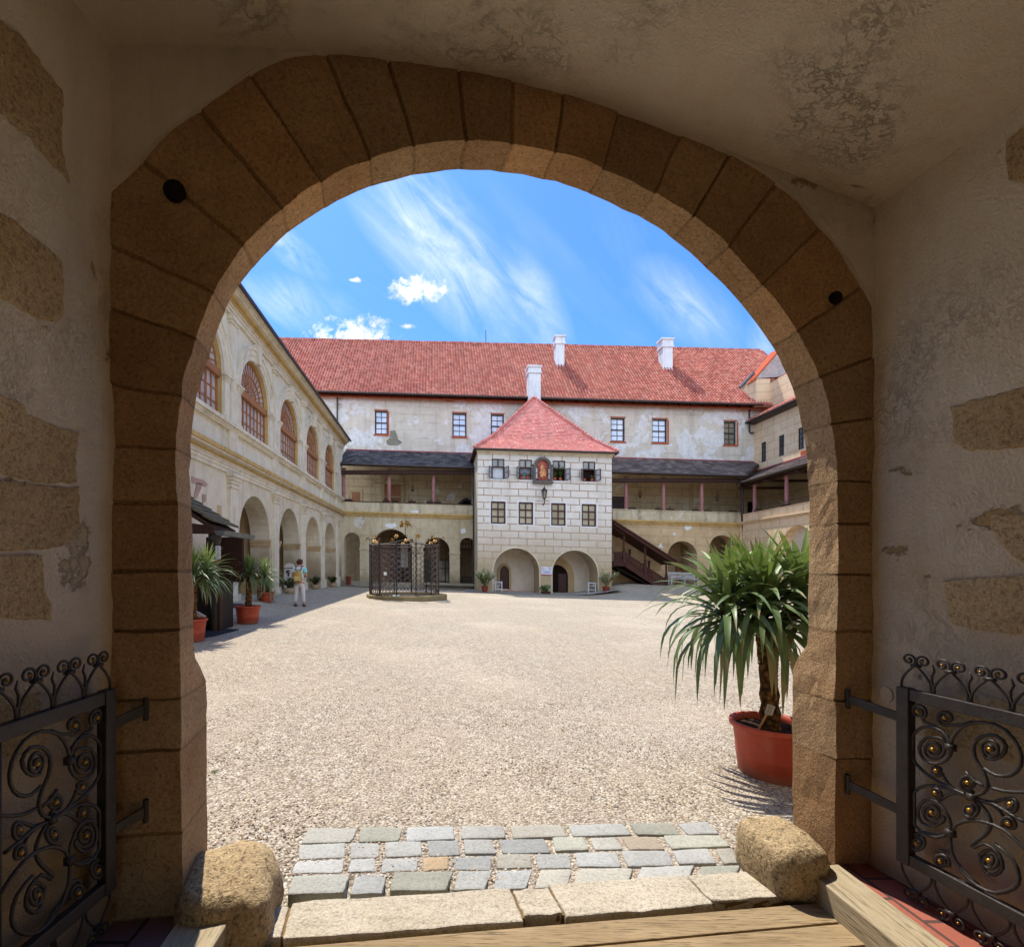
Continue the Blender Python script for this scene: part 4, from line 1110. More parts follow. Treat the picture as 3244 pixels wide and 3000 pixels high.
patchM(MG, REAR, [(1300, 1620), (1326, 1616), (1324, 1626), (1306, 1627)], .003)
# ================================================================== TOWER HOUSE
TW = thing('tower_house', 'white ashlar-patterned tower house with a pink pyramid roof in the middle of the rear range', 'building', (7.3, YT, zg(7.3, YT)))
vs_ = lambda u, v: -(v-.03*(u-PX))
cas = [(1558, 1598), (1645, 1685), (1751, 1791), (1846, 1886)]
low = [(1555, 1601.5), (1643, 1689), (1746, 1792), (1843, 1889)]
mb = MB()
arched_wall(mb, MT, 1513, 1938, -1950, -1700, [(1636, 72.5, -1801, -1950, 'arch'), (1822, 71.5, -1802, -1950, 'arch')], 1.7)
arched_wall(mb, MT, 1513, 1938, -1700, -1560, [((a+b)/2, (b-a)/2, -1582.5, -1653, 'rect') for a, b in low], .22)
arched_wall(mb, MT, 1513, 1938, -1560, -1421, [((a+b)/2, (b-a)/2, -1447.5, -1511.5, 'rect') for a, b in cas], .3)
mb.build('front_wall', m_tw, TW)
dp = YU-YT+.1
for u in (1513, 1938):
    mb = MB(); mb.poly([MT(u, -1950, 0), MT(u, -1421, 0), MT(u, -1421, -dp), MT(u, -1950, -dp)]); mb.build('side_wall', m_twside, TW)
# arched porches
mb = MB()
mb.poly([MT(1540, -1950, -1.7), MT(1930, -1950, -1.7), MT(1930, -1700, -1.7), MT(1540, -1700, -1.7)]); mb.build('porch_back_wall', m_niche, TW)
mb = MB()
for c_, hf in ((1636, 72.5), (1822, 71.5)): mb.ring(MT, arcpts(c_, -1801.5, hf, 20), arcpts(c_, -1801.5, hf+4, 20), 0, .012); mb.bM(MT, c_-hf-4, c_-hf, -1875, -1801.5, 0, .012); mb.bM(MT, c_+hf, c_+hf+4, -1875, -1801.5, 0, .012)
mb.build('arch_border', m_twside, TW)
mb = MB(); mb.bM(MT, 1562, 1708, -1950, -1868, -1.69, -1.3); mb.build('porch_step', m_brickr, TW)
Mp = lambda s, z, d: MT(s, z, d-1.7)
def gothic(cx, hw, zsp, ztop, n=10):
    L = []
    hgt = ztop-zsp; r = (hw*hw+hgt*hgt)/(2*hw)
    for i in range(n+1):
        z = zsp+hgt*i/n; x = r-math.sqrt(max(0, r*r-(z-zsp)**2)); L.append((cx-hw+x, z))
    return L+[(2*cx-x, z) for x, z in L[::-1][1:]]
def gdoor(cx, hw, w, zb_, zsp, ztop, ztopo, leaf, label=None, half=False):
    a = [(cx-hw, zb_)]+gothic(cx, hw, zsp, ztop)+[(cx+hw, zb_)]; b = [(cx-hw-w, zb_)]+gothic(cx, hw+w, zsp, ztopo)+[(cx+hw+w, zb_)]
    mb = MB(); mb.ring(Mp, a, b, 0, .14); o = mb.build('pointed_doorway', m_doorst, TW)
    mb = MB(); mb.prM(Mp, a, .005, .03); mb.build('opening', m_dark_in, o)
    mb = MB()
    if half: mb.bM(Mp, cx+hw*.12, cx+hw*.86, zb_, zsp+(ztop-zsp)*.25, .03, .09)
    else: mb.prM(Mp, [(cx-hw*.86, zb_+2)]+[(cx+(x-cx)*.86, z-1) for x, z in gothic(cx, hw, zsp, ztop)]+[(cx+hw*.86, zb_+2)], .03, .07)
    mb.build('door_leaf', leaf, o)
gdoor(1609, 15, 7, vs_(1609, 1868), vs_(1609, 1812), vs_(1609, 1792), vs_(1609, 1783), m_redwood)
gdoor(1784, 36, 20, vs_(1784, 1884), vs_(1784, 1828), vs_(1784, 1788), vs_(1784, 1763), m_redwood, half=True)
# eaves and roof with a flared foot
ap = V((7.33, 35.6, H0+12.75-.22))
def el(u, Y): return V(((u-PX)*YT/F, Y, H0+(PY-1419)*YT/F-SL*(u-PX)*YT/F))
c1, c2 = el(1500.5, 31.66), el(1954, 31.66); c3, c4 = el(1500.5, 39.5), el(1954, 39.5)
palT = [h('#d47f74'), h('#d8887e'), h('#ce776c'), h('#dc9288'), h('#d68378')]
def mid(c, f, drop=.28):
    p = c.lerp(ap, f); return p-V((0, 0, drop))
mids = [mid(c, .27) for c in (c1, c2, c3, c4)]
mb = MB()
for a, b, am, bm_ in ((c1, c2, mids[0], mids[1]), (c3, c1, mids[2], mids[0]), (c2, c4, mids[1], mids[3])):
    tiles(mb, a, b, am, bm_, 11, .2, palT, 'flat', .028, .12); tiles(mb, am, bm_, ap, ap, 30, .2, palT, 'flat', .028, .12)
for c_, m_ in zip((c1, c2), mids):
    pts = [c_.lerp(m_, i/9) for i in range(9)]+[m_.lerp(ap, i/24) for i in range(25)]
    for p, q in zip(pts[:-1], pts[1:]):
        mb.col = palT[int(R.random()*5)]; mb.tube([p+V((0, 0, .06)), q+V((0, 0, .03))], [.115, .085], 7)
mb.build('roof', m_tile, TW)
mb = MB(); mb.hexa([c1-V((0, 0, .1)), c2-V((0, 0, .1)), c4-V((0, 0, .1)), c3-V((0, 0, .1)), c1-V((0, 0, .01)), c2-V((0, 0, .01)), c4-V((0, 0, .01)), c3-V((0, 0, .01))]); mb.build('eaves_board', m_darkwood, TW)
mb = MB(); mb.bM(MT, 1511, 1940, -1433, -1423, 0, .1); mb.bM(MT, 1508, 1944, -1428, -1423, .1, .22); mb.build('eaves_cornice', m_twside, TW)
mb = MB(); mb.tube([c1+V((0, -.04, -.06)), c2+V((0, -.04, -.06))], .06, 8); mb.build('gutter', m_pipe, TW)
m_gl_win = glass('house_glass', h('#8d8570'), h('#b5ad98'), .1, .9)
# windows
for a, b in low:
    br_ = MB(); br_.bM(MT, a-4, b+4, -1657, -1653.4, 0, .015); br_.bM(MT, a-4, b+4, -1581.8, -1578, 0, .015); br_.bM(MT, a-4, a-.4, -1653.4, -1581.8, 0, .015); br_.bM(MT, b+.4, b+4, -1653.4, -1581.8, 0, .015); br_.build('window_border', m_white, TW)
    w = window(TW, MT, a+.3, b-.3, -1652.6, -1582.9, -.06, 4., (.5,), (.32,), m_redwood, m_gl_win, .08, .95, tmid=.66)
    ib = MB()
    for x0, x1 in ((a+4, (a+b)/2-2), ((a+b)/2+2, b-4)):
        for z0, z1 in ((-1648, -1609), (-1601, -1586)):
            ib.bM(MT, x0, x0+1.6, z0, z1, -.125, -.11); ib.bM(MT, x1-1.6, x1, z0, z1, -.125, -.11); ib.bM(MT, x0, x1, z1-1.6, z1, -.125, -.11)
    ib.build('inner_casing', m_white, w)
for i, (a, b) in enumerate(cas):
    br_ = MB(); br_.bM(MT, a-3, b+3, -1514.5, -1511.8, 0, .03); br_.build('window_sill', m_white, TW)
    w = MB(); z0, z1, zm = -1511, -1448, -1471.5; f = -.03
    w.bM(MT, a+.4, a+3, z0, z1, f-.08, f); w.bM(MT, b-3, b-.4, z0, z1, f-.08, f); w.bM(MT, a+3, b-3, z1-2.6, z1, f-.08, f); w.bM(MT, a+3, b-3, zm-2.2, zm+1, f-.08, f); w.bM(MT, a+3, b-3, z0, z0+2, f-.08, f)
    w.bM(MT, (a+b)/2-2, (a+b)/2+2, zm, z1, f-.07, f+.01)
    wo = w.build('casement_window', m_redwood, TW)
    p = MB(); p.bM(MT, a+2, b-2, zm, z1-1, f-.05, f-.04); p.build('pane', m_gl_grey, wo)
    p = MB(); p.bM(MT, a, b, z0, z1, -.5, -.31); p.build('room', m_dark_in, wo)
    if i < 2:
        cu = MB(); n = 14
        for k in range(n):
            x0, x1 = lerp(a+3, b-3, k/n), lerp(a+3, b-3, (k+1)/n); cu.poly([MT(x0, z0+1, -.2+.03*(k % 2)), MT(x1, z0+1, -.2+.03*((k+1) % 2)), MT(x1, zm, -.2+.03*((k+1) % 2)), MT(x0, zm, -.2+.03*(k % 2))])
        cu.build('curtain', m_curt if i == 0 else plain('dim_curtain', h('#7d828c'), .9, .1, 0, .3, 3), wo)
    for sgn in (-1, 1):
        if (i == 2 and sgn < 0): pass
        e = a if sgn < 0 else b
        ang = math.radians(58 if not (i == 1 and sgn > 0 or i == 2 and sgn < 0) else 25)
        wd = 20*YT/F
        def Mc(s, z, d, e=e, sgn=sgn, ang=ang):
            # s metres along the leaf from its hinge
            p = MT(e, z, 0); return p+V((sgn*s*math.cos(ang)*.9-sgn*0+sgn*.02, -.03-s*math.sin(ang), 0))+V((math.sin(ang)*d*sgn, -math.cos(ang)*d, 0))
        cb_ = MB(); t = .045
        for s0, s1, za, zb2 in ((0, t, z0+1, zm-2), (wd-t, wd, z0+1, zm-2), (t, wd-t, z0+1, z0+3.2), (t, wd-t, zm-4.2, zm-2), (t, wd-t, (z0+zm)/2-1, (z0+zm)/2+1)): cb_.bM(Mc, s0, s1, za, zb2, -.02, .02)
        co = cb_.build('open_casement', m_black, wo)
        cp = MB(); cp.bM(Mc, t*.5, wd-t*.5, z0+2, zm-3, -.006, .006); cp.build('casement_pane', m_gl_pale if sgn > 0 else m_gl_grey, co) if False else cp.build('casement_pane', m_gl_pale, wo)
# niche with a faded red fresco
mb = MB(); a1 = arcpts(1718, -1466, 19, 16); a2 = arcpts(1718, -1466, 27, 16)
mb.ring(MT, a1, a2, 0, .16); mb.bM(MT, 1688, 1699, -1514, -1466, 0, .15); mb.bM(MT, 1737, 1748, -1514, -1466, 0, .15); mb.bM(MT, 1687, 1749, -1523, -1514, 0, .24); mb.bM(MT, 1685, 1696, -1468, -1462, 0, .18); mb.bM(MT, 1740, 1751, -1468, -1462, 0, .18)
nf = mb.build('niche_frame', plain('grey_stone_frame', h('#5e5a58'), .8, .2, 0, .25, 4, .3), TW)
mb = MB(); mb.prM(MT, [(1699, -1514)]+a1+[(1737, -1514)], .005, .03)
t = NT('faded_fresco', .8, .2); X, Y, Z = t.xyz()
d_ = t.vor(1.7, 'SMOOTH_F1'); c_ = t.ramp(t.noise(2.6, 6, .7), [(.3, h('#5a2f28')), (.5, h('#8f4439')), (.68, h('#b0665a'))]); t.col(t.mix(t.ramp(t.noise(7, 5, .6), [(.56, 0.), (.66, .6)]), c_, h('#c9a684')))
mb.build('fresco', t.m, nf)
mb = MB(); mb.prM(MT, [(1712, -1500), (1709, -1488), (1713, -1480), (1711, -1470), (1716, -1463), (1722, -1466), (1722, -1474), (1729, -1480), (1731, -1492), (1726, -1500), (1721, -1497), (1717, -1503)], .03, .045)
mb.build('painted_figure', plain('fresco_ochre', h('#c48a60'), .8, .2, 0, .5, 9), nf)

# wall lantern
lp = MT(1720, -1572, .0)
lan = thing('wall_lantern', 'black glazed wall lantern on the tower front below the niche', 'lantern', lp)
b = lp+V((0, -.42, 0))
mb = MB(); mb.lathe(b, [(.05, -.05), (.1, .0), (.11, .03)], 6); mb.lathe(b, [(.2, .48), (.21, .52), (.13, .62), (.06, .7), (.03, .76), (.001, .8)], 6)
for k in range(6):
    a = k*math.pi/3; mb.tube([b+V((.1*math.cos(a), .1*math.sin(a), .02)), b+V((.19*math.cos(a), .19*math.sin(a), .5))], .014, 4)
mb.build('lantern_frame', m_black, lan)
mb = MB(); mb.lathe(b, [(.09, .02), (.175, .49)], 6); mb.build('lantern_glass', m_gl_grey, lan)
mb = MB(); mb.tube(spline([lp+V((0, .0, -.3)), b+V((-.02, .1, -.42)), b+V((0, .02, -.2)), b], 6), .025, 6); mb.tube([lp+V((-.5, .0, -.1)), lp+V((.42, 0, -.1))], .012, 4); mb.build('bracket', m_black, lan)

# entrance sign on the pier
Ms = MT
sg = thing('notice_board', 'white notice board with blue lettering on the pier between the two tower arches', 'sign', MT(1731, -1812, .05))
mb = MB(); mb.bM(MT, 1714.5, 1748, -1809, -1784.5, .02, .05); mb.build('panel', plain('sign_white', h('#d3d5e2'), .5, .4, 0, .03), sg)
mb = MB(); mb.bM(MT, 1714.5, 1748, -1811, -1809, .02, .055); mb.build('red_strip', plain('sign_red', h('#b23a4a'), .5, .4), sg)
mb = MB()
for (x0, x1, z) in ((1717, 1722, -1788), (1717, 1728, -1791.5), (1719, 1724, -1795), (1736, 1746, -1787), (1737, 1746, -1790), (1737, 1746, -1793), (1718, 1745, -1799), (1722, 1742, -1802), (1719, 1744, -1805)):
    x = x0
    while x < x1:
        w_ = R.uniform(1., 2.6); mb.bM(MT, x, min(x+w_, x1), z-.75, z+.75, .05, .053); x += w_+.7
mb.build('lettering', plain('sign_blue', h('#5a6aa8'), .6, .3), sg)

# ================================================================== COVERED STAIR
YS = 33.2
MS = BP(YS); YSb = 34.7; MSb = BP(YSb)
ST = thing('covered_stair', 'dark wooden covered staircase climbing to the gallery right of the tower', 'staircase', MS(2020, vs_(2020, 1871), 0))
def seg(a, b, th, d0, d1, mat, name, M=MS):
    (u0, v0), (u1, v1) = a, b
    mb = MB(); mb.hexa([M(u0, vs_(u0, v0+th), d0), M(u1, vs_(u1, v1+th), d0), M(u1, vs_(u1, v1+th), d1), M(u0, vs_(u0, v0+th), d1), M(u0, vs_(u0, v0), d0), M(u1, vs_(u1, v1), d0), M(u1, vs_(u1, v1), d1), M(u0, vs_(u0, v0), d1)])
    return mb.build(name, mat, ST)
seg((1940, 1652), (2134, 1777), 12, -1.9, .35, m_stair, 'roof')
seg((1940, 1650), (2136, 1775), 5, .3, .45, m_stair, 'barge_board')
seg((1942, 1646), (1980, 1672), 26, -1.6, .0, m_stair, 'roof_gable')
seg((1978, 1780), (2105, 1863), 14, -.08, .06, m_stair, 'stringer'); seg((1978, 1780), (2100, 1860), 14, -1.5, -1.4, m_stair, 'stringer')
seg((1942, 1778), (1980, 1780), 14, -1.5, .06, m_stair, 'landing')
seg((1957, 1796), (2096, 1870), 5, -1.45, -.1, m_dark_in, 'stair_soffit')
mb = MB()
for i in range(14):
    u = lerp(1982, 2100, i/14); v = lerp(1776, 1858, i/14); mb.bM(MS, u, u+9, vs_(u, v+6), vs_(u, v), -1.4, -.08)
mb.build('treads', m_stair, ST)
def balus(u0, v0, u1, v1, hgt, n, d):
    mb = MB()
    for off, t in ((0, 5), (hgt-4, 4)):
        mb.hexa([MS(u0, vs_(u0, v0+off+t), d-.05), MS(u1, vs_(u1, v1+off+t), d-.05), MS(u1, vs_(u1, v1+off+t), d+.05), MS(u0, vs_(u0, v0+off+t), d+.05), MS(u0, vs_(u0, v0+off), d-.05), MS(u1, vs_(u1, v1+off), d-.05), MS(u1, vs_(u1, v1+off), d+.05), MS(u0, vs_(u0, v0+off), d+.05)])
    for i in range(n):
        f = (i+.1)/n; g = (i+.86)/n; a, b = lerp(u0, u1, f), lerp(u0, u1, g); va, vb = lerp(v0, v1, f), lerp(v0, v1, g)
        mb.hexa([MS(a, vs_(a, va+hgt-3), d-.03), MS(b, vs_(b, vb+hgt-3), d-.03), MS(b, vs_(b, vb+hgt-3), d+.02), MS(a, vs_(a, va+hgt-3), d+.02), MS(a, vs_(a, va+4), d-.03), MS(b, vs_(b, vb+4), d-.03), MS(b, vs_(b, vb+4), d+.02), MS(a, vs_(a, va+4), d+.02)])
    return mb.build('balustrade', m_stair, ST)
balus(1944, 1748, 1976, 1748, 30, 6, 0); balus(1981, 1750, 2041, 1789, 33, 9, 0); balus(2046, 1793, 2108, 1833, 33, 9, 0); balus(1981, 1748, 2100, 1826, 33, 18, -1.45)
for (u, va, vb, d) in ((1976.5, 1700, 1785, 0), (2043.5, 1733, 1828, 0), (2110.5, 1778, 1873, 0), (1958, 1700, 1752, -1.4), (2021, 1738, 1790, -1.4), (2084.5, 1776, 1832, -1.4)):
    p, q = MS(u, vs_(u, vb), d), MS(u, vs_(u, va), d); H = q.z-p.z
    mb = MB(); r = .075
    mb.box((p.x-.09, p.y-.09, p.z), (p.x+.09, p.y+.09, p.z+.48*H)); mb.lathe(p, [(r*1.3, .48*H), (r*.8, .52*H), (r*1.25, .56*H), (r*.7, .6*H), (r*.95, .8*H), (r*.8, .9*H), (r*1.3, .95*H), (r*1.3, H)], 10)
    mb.build('post', m_stair, ST)

# ================================================================== RIGHT WING
def MRx(x0):
    return lambda s, z, d: V((x0-d, s, H0+z-.013*(s-31)))
XG, XU = 22.3, 25.3
MRg, MRu = MRx(XG), MRx(XU)
RWT = thing('right_wing', 'sunlit ochre wing with an open gallery on the right of the courtyard', 'building', (XG, 31, zg(XG, 31)))
mb = MB(); arched_wall(mb, MRg, 14, 35.2, -2.4, 3.1, [(29.5, 1.25, 1.25, -2.4, 'arch'), (34.3, .28, 1.15, .65, 'rect'), (32.5, .28, 1.15, .65, 'rect')], .5); mb.build('ground_floor_wall', m_rw, RWT)
mb = MB(); mb.poly([MRg(27.5, -2.4, -.5), MRg(31.5, -2.4, -.5), MRg(31.5, 3, -.5), MRg(27.5, 3, -.5)]); mb.build('blind_arch_infill', m_niche, RWT)
for y in (34.3, 32.5): window(RWT, MRg, y-.27, y+.27, .66, 1.14, -.15, .05, (), (), m_redwood, m_gl_dark, .06)
mb = MB(); mb.bM(MRg, 14, 35, 3.25, 3.76, -.3, 0); mb.build('gallery_parapet', m_rw, RWT)
mb = MB()
for z0, z1, d in ((3.04, 3.1, .05), (3.1, 3.18, .1), (3.18, 3.25, .16)): mb.bM(MRg, 14, 35, z0, z1, 0, d)
mb.bM(MRg, 14, 35, 3.76, 3.81, -.34, .04); mb.build('gallery_cornice', m_rw, RWT)
mb = MB(); mb.poly([MRu(14, -2.4, 0), MRu(38, -2.4, 0), MRu(38, 7.4, 0), MRu(14, 7.4, 0)]); mb.build('gallery_back_wall', m_gal, RWT)
mb = MB(); mb.poly([MRg(14, 3.2, 0), MRg(35, 3.2, 0), MRu(38, 3.2, 0), MRu(14, 3.2, 0)]); mb.build('gallery_floor', m_darkwood, RWT)
for y in (33.66, 30.6, 27.5, 24.4):
    p, q = MRg(y, 3.78, -.17), MRg(y, 5.85, -.17); H = q.z-p.z
    mb = MB(); mb.lathe(p, [(.001, 0), (.15, 0), (.15, .12), (.11, .2), (.125, .45*H), (.1, H-.25), (.13, H-.2), (.13, H-.1), (.17, H-.08), (.17, H), (.001, H)], 14); mb.build('gallery_post', m_pinkpost, RWT)
def MRe(s, z, d): return V((21.85-d, s, H0+z-.013*(s-31)))
mb = MB(); tiles(mb, MRe(34.55, 6.02, 0), MRe(14, 6.02, 0), MRu(37.9, 7.5, 0), MRu(14, 7.5, 0), 11, .42, palS2, 'flat', .035, .3); mb.build('gallery_roof', m_slate, RWT)
mb = MB(); a, b, c_, d_ = MRe(34.5, 5.95, 0), MRe(14, 5.95, 0), MRu(14, 7.35, 0), MRu(37.9, 7.35, 0); mb.poly([a, b, c_, d_])
mb.hexa([MRe(34.5, 5.75, -.3), MRe(14, 5.75, -.3), MRe(14, 5.75, -.55), MRe(34.5, 5.75, -.55), MRe(34.5, 5.95, -.3), MRe(14, 5.95, -.3), MRe(14, 5.95, -.55), MRe(34.5, 5.95, -.55)])
for y in (34.5, 31.8, 29, 26.5): mb.box((21.9, y-.09, MRe(y, 5.6, 0).z), (25.2, y+.09, MRe(y, 5.75, 0).z))
for y in (29.3, 27.2): 
    p = MRu(y, 3.2, .15); mb.tube([p, p+V((-.2, -1.4, 2.4))], .13, 4); mb.tube([p+V((0, 1.1, 0)), p+V((0, 1.1, 2.5))], .16, 4)
mb.build('gallery_frame', m_darkwood, RWT)
mb = MB(); mb.tube([MRe(34.6, 5.97, .07), MRe(14, 5.97, .07)], .08, 8); mb.build('gutter', m_pipe, RWT)
mb = MB(); mb.bM(MRu, 14, 37.9, 7.46, 7.6, 0, .05); mb.build('roof_flashing', m_flash, RWT)
wr = [(36.87, .46, 6), (34.98, .47, 6), (33.1, .47, 6), (31.2, .47, 6)]
mb = MB(); arched_wall(mb, MRu, 14, 38.1, 7.4, 11.4, [(y, .28, 9.62, 8.1, 'rect') for y, _, _ in wr], .2); mb.build('upper_wall', m_rw, RWT)
for y, _, _ in wr: window(RWT, MRu, y-.27, y+.27, 8.11, 9.61, -.05, .045, (.5,), (.25, .5, .75), m_black, m_gl_dark, .06, .7)
mb = MB(); mb.bM(MRu, 33.3-2.6, 33.3-.2, 7.68, 7.95, 0, .03); mb.build('brick_patch', m_brickr, RWT)
def MRo(s, z, d): return V((24.7-d, s, H0+z))
mb = MB(); tiles(mb, MRo(38, 11.42, 0), MRo(14, 11.42, 0), MRo(38, 12.3, -1.6), MRo(14, 12.3, -1.6), 5, .26, pal, 'pan', .03, .2); mb.build('lean_to_roof', m_tile, RWT)
mb = MB(); mb.hexa([MRo(38, 11.2, -.6), MRo(14, 11.2, -.6), MRo(14, 11.3, 0), MRo(38, 11.3, 0), MRo(38, 11.4, -.6), MRo(14, 11.4, -.6), MRo(14, 11.4, 0), MRo(38, 11.4, 0)]); mb.tube([MRo(38.2, 11.38, .06), MRo(14, 11.38, .06)], .07, 8); mb.build('eaves_gutter', m_pipe, RWT)
mb = MB(); x0 = 26.3
mb.poly([(x0, 14, H0+11.8), (x0, 38.6, H0+11.8), (x0, 38.6, H0+14.4), (x0, 14, H0+14.4)]); mb.build('attic_wall', m_rw, RWT)
# gabled attic house in the corner
mb = MB(); y0 = 37.6
gx0, gx1 = 25.15, 27.6
def Q(u, v, Y): return PW(u, v, Y)
w0, w1, w2, w3 = Q(2396, 1200, y0), Q(2440, 1200, y0), Q(2440, 1290, y0), Q(2396, 1290, y0)
mb.poly([w3, w2, w1, w0]); wl = V((-.2, 2.6, 0)); mb.poly([w3, w0, w0+wl*1.1+V((-.8, 0, 0)), w3+wl*1.1+V((-.8, 0, 0))])
mb.build('attic_house', m_rw, RWT)
mb = MB(); g0, g1, g2_, g3 = Q(2392, 1199, y0-.05), Q(2470, 1108, y0-.05), Q(2560, 1150, y0-.05), Q(2560, 1188, y0-.05); mb.prism([g0, g1, g2_, g3], [p+V((0, .35, 0)) for p in (g0, g1, g2_, g3)]); mb.build('gable', m_graygab, RWT)
mb = MB(); r0, r1 = Q(2353, 1228, y0+1.2), Q(2392, 1196, y0-.12); r2 = Q(2472, 1104, y0-.12); r3 = Q(2440, 1118, y0+2.2)
mb.prism([r0, r1, r2, r3], [p-V((0, 0, .14)) for p in (r0, r1, r2, r3)]); mb.build('gable_roof', m_brickr, RWT)
mb = MB(); mb.tube([Q(2344, 1228, y0+.9), Q(2388, 1182, y0+.7)], .13, 6); mb.build('gable_gutter', m_leadw, RWT)
mb = MB(); k0 = Q(2378, 1240, y0+.9); mb.box((k0.x-.14, k0.y-.5, k0.z-.45), (k0.x+.1, k0.y+.3, k0.z+.45)); mb.build('attic_window', m_gl_dark, RWT)
# outer roofs closing the wings
mb = MB(); mb.poly([(26.3, 14, H0+14.4), (26.3, 38.6, H0+14.4), (32, 38.6, H0+18), (32, 14, H0+18)]); mb.build('main_roof', m_brickr, RWT)

# ================================================================== KIOSK on the left
KY = 10.2
KX = lambda u: (u-PX)*KY/F
kg = zg(-4.8, KY)
KI = thing('wooden_kiosk', 'dark wooden ticket kiosk with a shingled lean-to roof at the left edge', 'kiosk', (KX(650), KY, kg))
def KP(u, v, y=0.): return PW(u, v, KY)+V((0, y, 0))
mb = MB()
k1, k2 = PW(675, 1652, 10.0), PW(757, 1674, 11.3); k2.x = k1.x; k2.z = k1.z-.04
up_ = V((-1.9, 0, 1.9*.64)); th_k = V((0, 0, -.07))
nb = 9
for i in range(nb):      # overlapping courses of old shingles
    f0, f1 = i/nb, (i+1.12)/nb; l0 = V((0, 0, .05)); 
    a0, b0, a1, b1 = k1+up_*f0+l0, k2+up_*f0+l0, k1+up_*f1+V((0, 0, .012)), k2+up_*f1+V((0, 0, .012))
    mb.prism([a0, b0, b1, a1], [a0+th_k*.7, b0+th_k*.7, b1+th_k*.7, a1+th_k*.7])
mb.build('roof', wood('mossy_shingle', h('#4c4637'), h('#7a725c'), 1, .5, .9, .8), KI)
mb = MB(); q0 = V((-.06, .03, -.06)); s0, s1 = k1+q0, k2+V((-.06, -.03, -.06)); mb.hexa([s0+V((0, 0, -.1)), s1+V((0, 0, -.1)), s1+up_+V((0, 0, -.1)), s0+up_+V((0, 0, -.1)), s0, s1, s1+up_, s0+up_])
mb.hexa([KP(540, 1690, -.15), KP(690, 1692, -.15), KP(690, 1692, .0), KP(540, 1690, .0), KP(540, 1650, -.15), KP(690, 1668, -.15), KP(690, 1668, .0), KP(540, 1650, .0)]); mb.build('roof_frame', m_darkwood, KI)
mb = MB(); a = PW(692, 1680, 10.0); b = V((a.x, 11.7, a.z)); mb.hexa([a+V((-.05, 0, -.1)), a+V((.1, 0, -.1)), b+V((.1, 0, -.1)), b+V((-.05, 0, -.1)), a+V((-.1, 0, 0)), a+V((.14, 0, 0)), b+V((.14, 0, 0)), b+V((-.1, 0, 0))]); mb.build('gutter', m_leadw, KI)
p = KP(681, 1700); pb = V((p.x, KY, kg)); Hh = p.z-kg
mb = MB(); mb.lathe(pb, [(.09, .0), (.09, Hh-.75), (.11, Hh-.7), (.07, Hh-.6), (.075, Hh-.35), (.12, Hh-.3), (.12, Hh-.25), (.08, Hh-.2), (.13, Hh-.08), (.13, Hh+.05)], 12); mb.build('post', m_black, KI)
mb = MB(); a, b = KP(560, 1841), KP(697, 1841); mb.box((a.x, KY+.02, kg), (b.x-.1, KY+.9, a.z)); mb.build('counter', plain('black_counter', h('#191412'), .6, .3), KI)
mb = MB(); a, b = KP(688, 1878), KP(701, 1878); mb.box((a.x, KY-.06, kg), (b.x, KY+.06, a.z)); mb.build('side_board', m_darkwood, KI)
mb = MB(); a, b = KP(608, 1900), KP(624, 1900); mb.box((a.x, KY-.5, kg), (b.x, KY-.4, a.z+.5)); mb.build('front_post', plain('grey_post', h('#5d5653'), .8, .2, 0, .2, 4), KI)
mb = MB(); mb.hexa([KP(600, 1924, -.3), KP(667, 1958, -.3), KP(667, 1958, -.2), KP(600, 1924, -.2), KP(600, 1910, -.3), KP(667, 1947, -.3), KP(667, 1947, -.2), KP(600, 1910, -.2)]); mb.build('handrail', plain('pale_rail', h('#b9a9a0'), .7, .3), KI)
mb = MB(); mb.hexa([KP(600, 1996, -.3), KP(660, 1980, -.3), KP(660, 1980, .3), KP(600, 1996, .3), KP(600, 1985, -.3), KP(660, 1972, -.3), KP(660, 1972, .3), KP(600, 1985, .3)]); mb.build('ramp', m_stair, KI)
mb = MB(); mb.bM(lambda s, z, d: KP(s, -z, -d), 560, 690, -1850, -1690, -1.4, -1.3); mb.build('back_board', m_darkwood, KI)
nt = thing('paper_notice', 'white paper notice with printed lines on the black kiosk post', 'notice', KP(700, 1771, -.12))
Kf = lambda s, z, d: KP(s, -z, -.12-d)
mb = MB(); mb.bM(Kf, 691.5, 707.5, -1771, -1730, 0, .008); mb.build('sheet', plain('paper', h('#c9d0e4'), .7, .2, 0, .02), nt)
mb = MB()
for r in range(11):
    z = -1734-r*3.2; mb.bM(Kf, 694, 694+R.uniform(7, 11.5), z-.6, z+.4, .008, .011)
mb.build('printed_lines', plain('ink', h('#6d7490'), .8, .2), nt)
mb = MB(); mb.bM(Kf, 692, 704, -1780, -1775, 0, .02); mb.build('red_strip', plain('notice_red', h('#a1483a'), .6, .3), nt)

def mat_(label, pts):
    P = [GP(*p) for p in pts]; mb = MB(); mb.prism([p+V((0, 0, .004)) for p in P], [p+V((0, 0, .022)) for p in P])
    mb.build('rubber_mat', plain('rubber', h('#2e2e33'), .85, .2, 0, .25, 20, .3), label=label, cat='mat', loc=P[0], group='dark mats by the kiosk')
mat_('dark grey rubber mat in front of the kiosk', [(600, 2021), (645, 2022), (676, 2017), (757, 1996), (650, 1990), (600, 1995)])
mat_('dark rubber mat behind the first potted yucca', [(700, 1925), (742, 1925), (775, 1914), (700, 1913)])
P = [GP(*p) for p in [(690, 1906), (720, 1905), (728, 1899), (690, 1898)]]; mb = MB(); mb.prism([p+V((0, 0, .0)) for p in P], [p+V((0, 0, .05)) for p in P]); mb.build('stone_slab', plain('pale_slab', h('#c3bfba'), .8, .2), label='pale stone slab on the gravel behind the kiosk', cat='slab', loc=P[0])

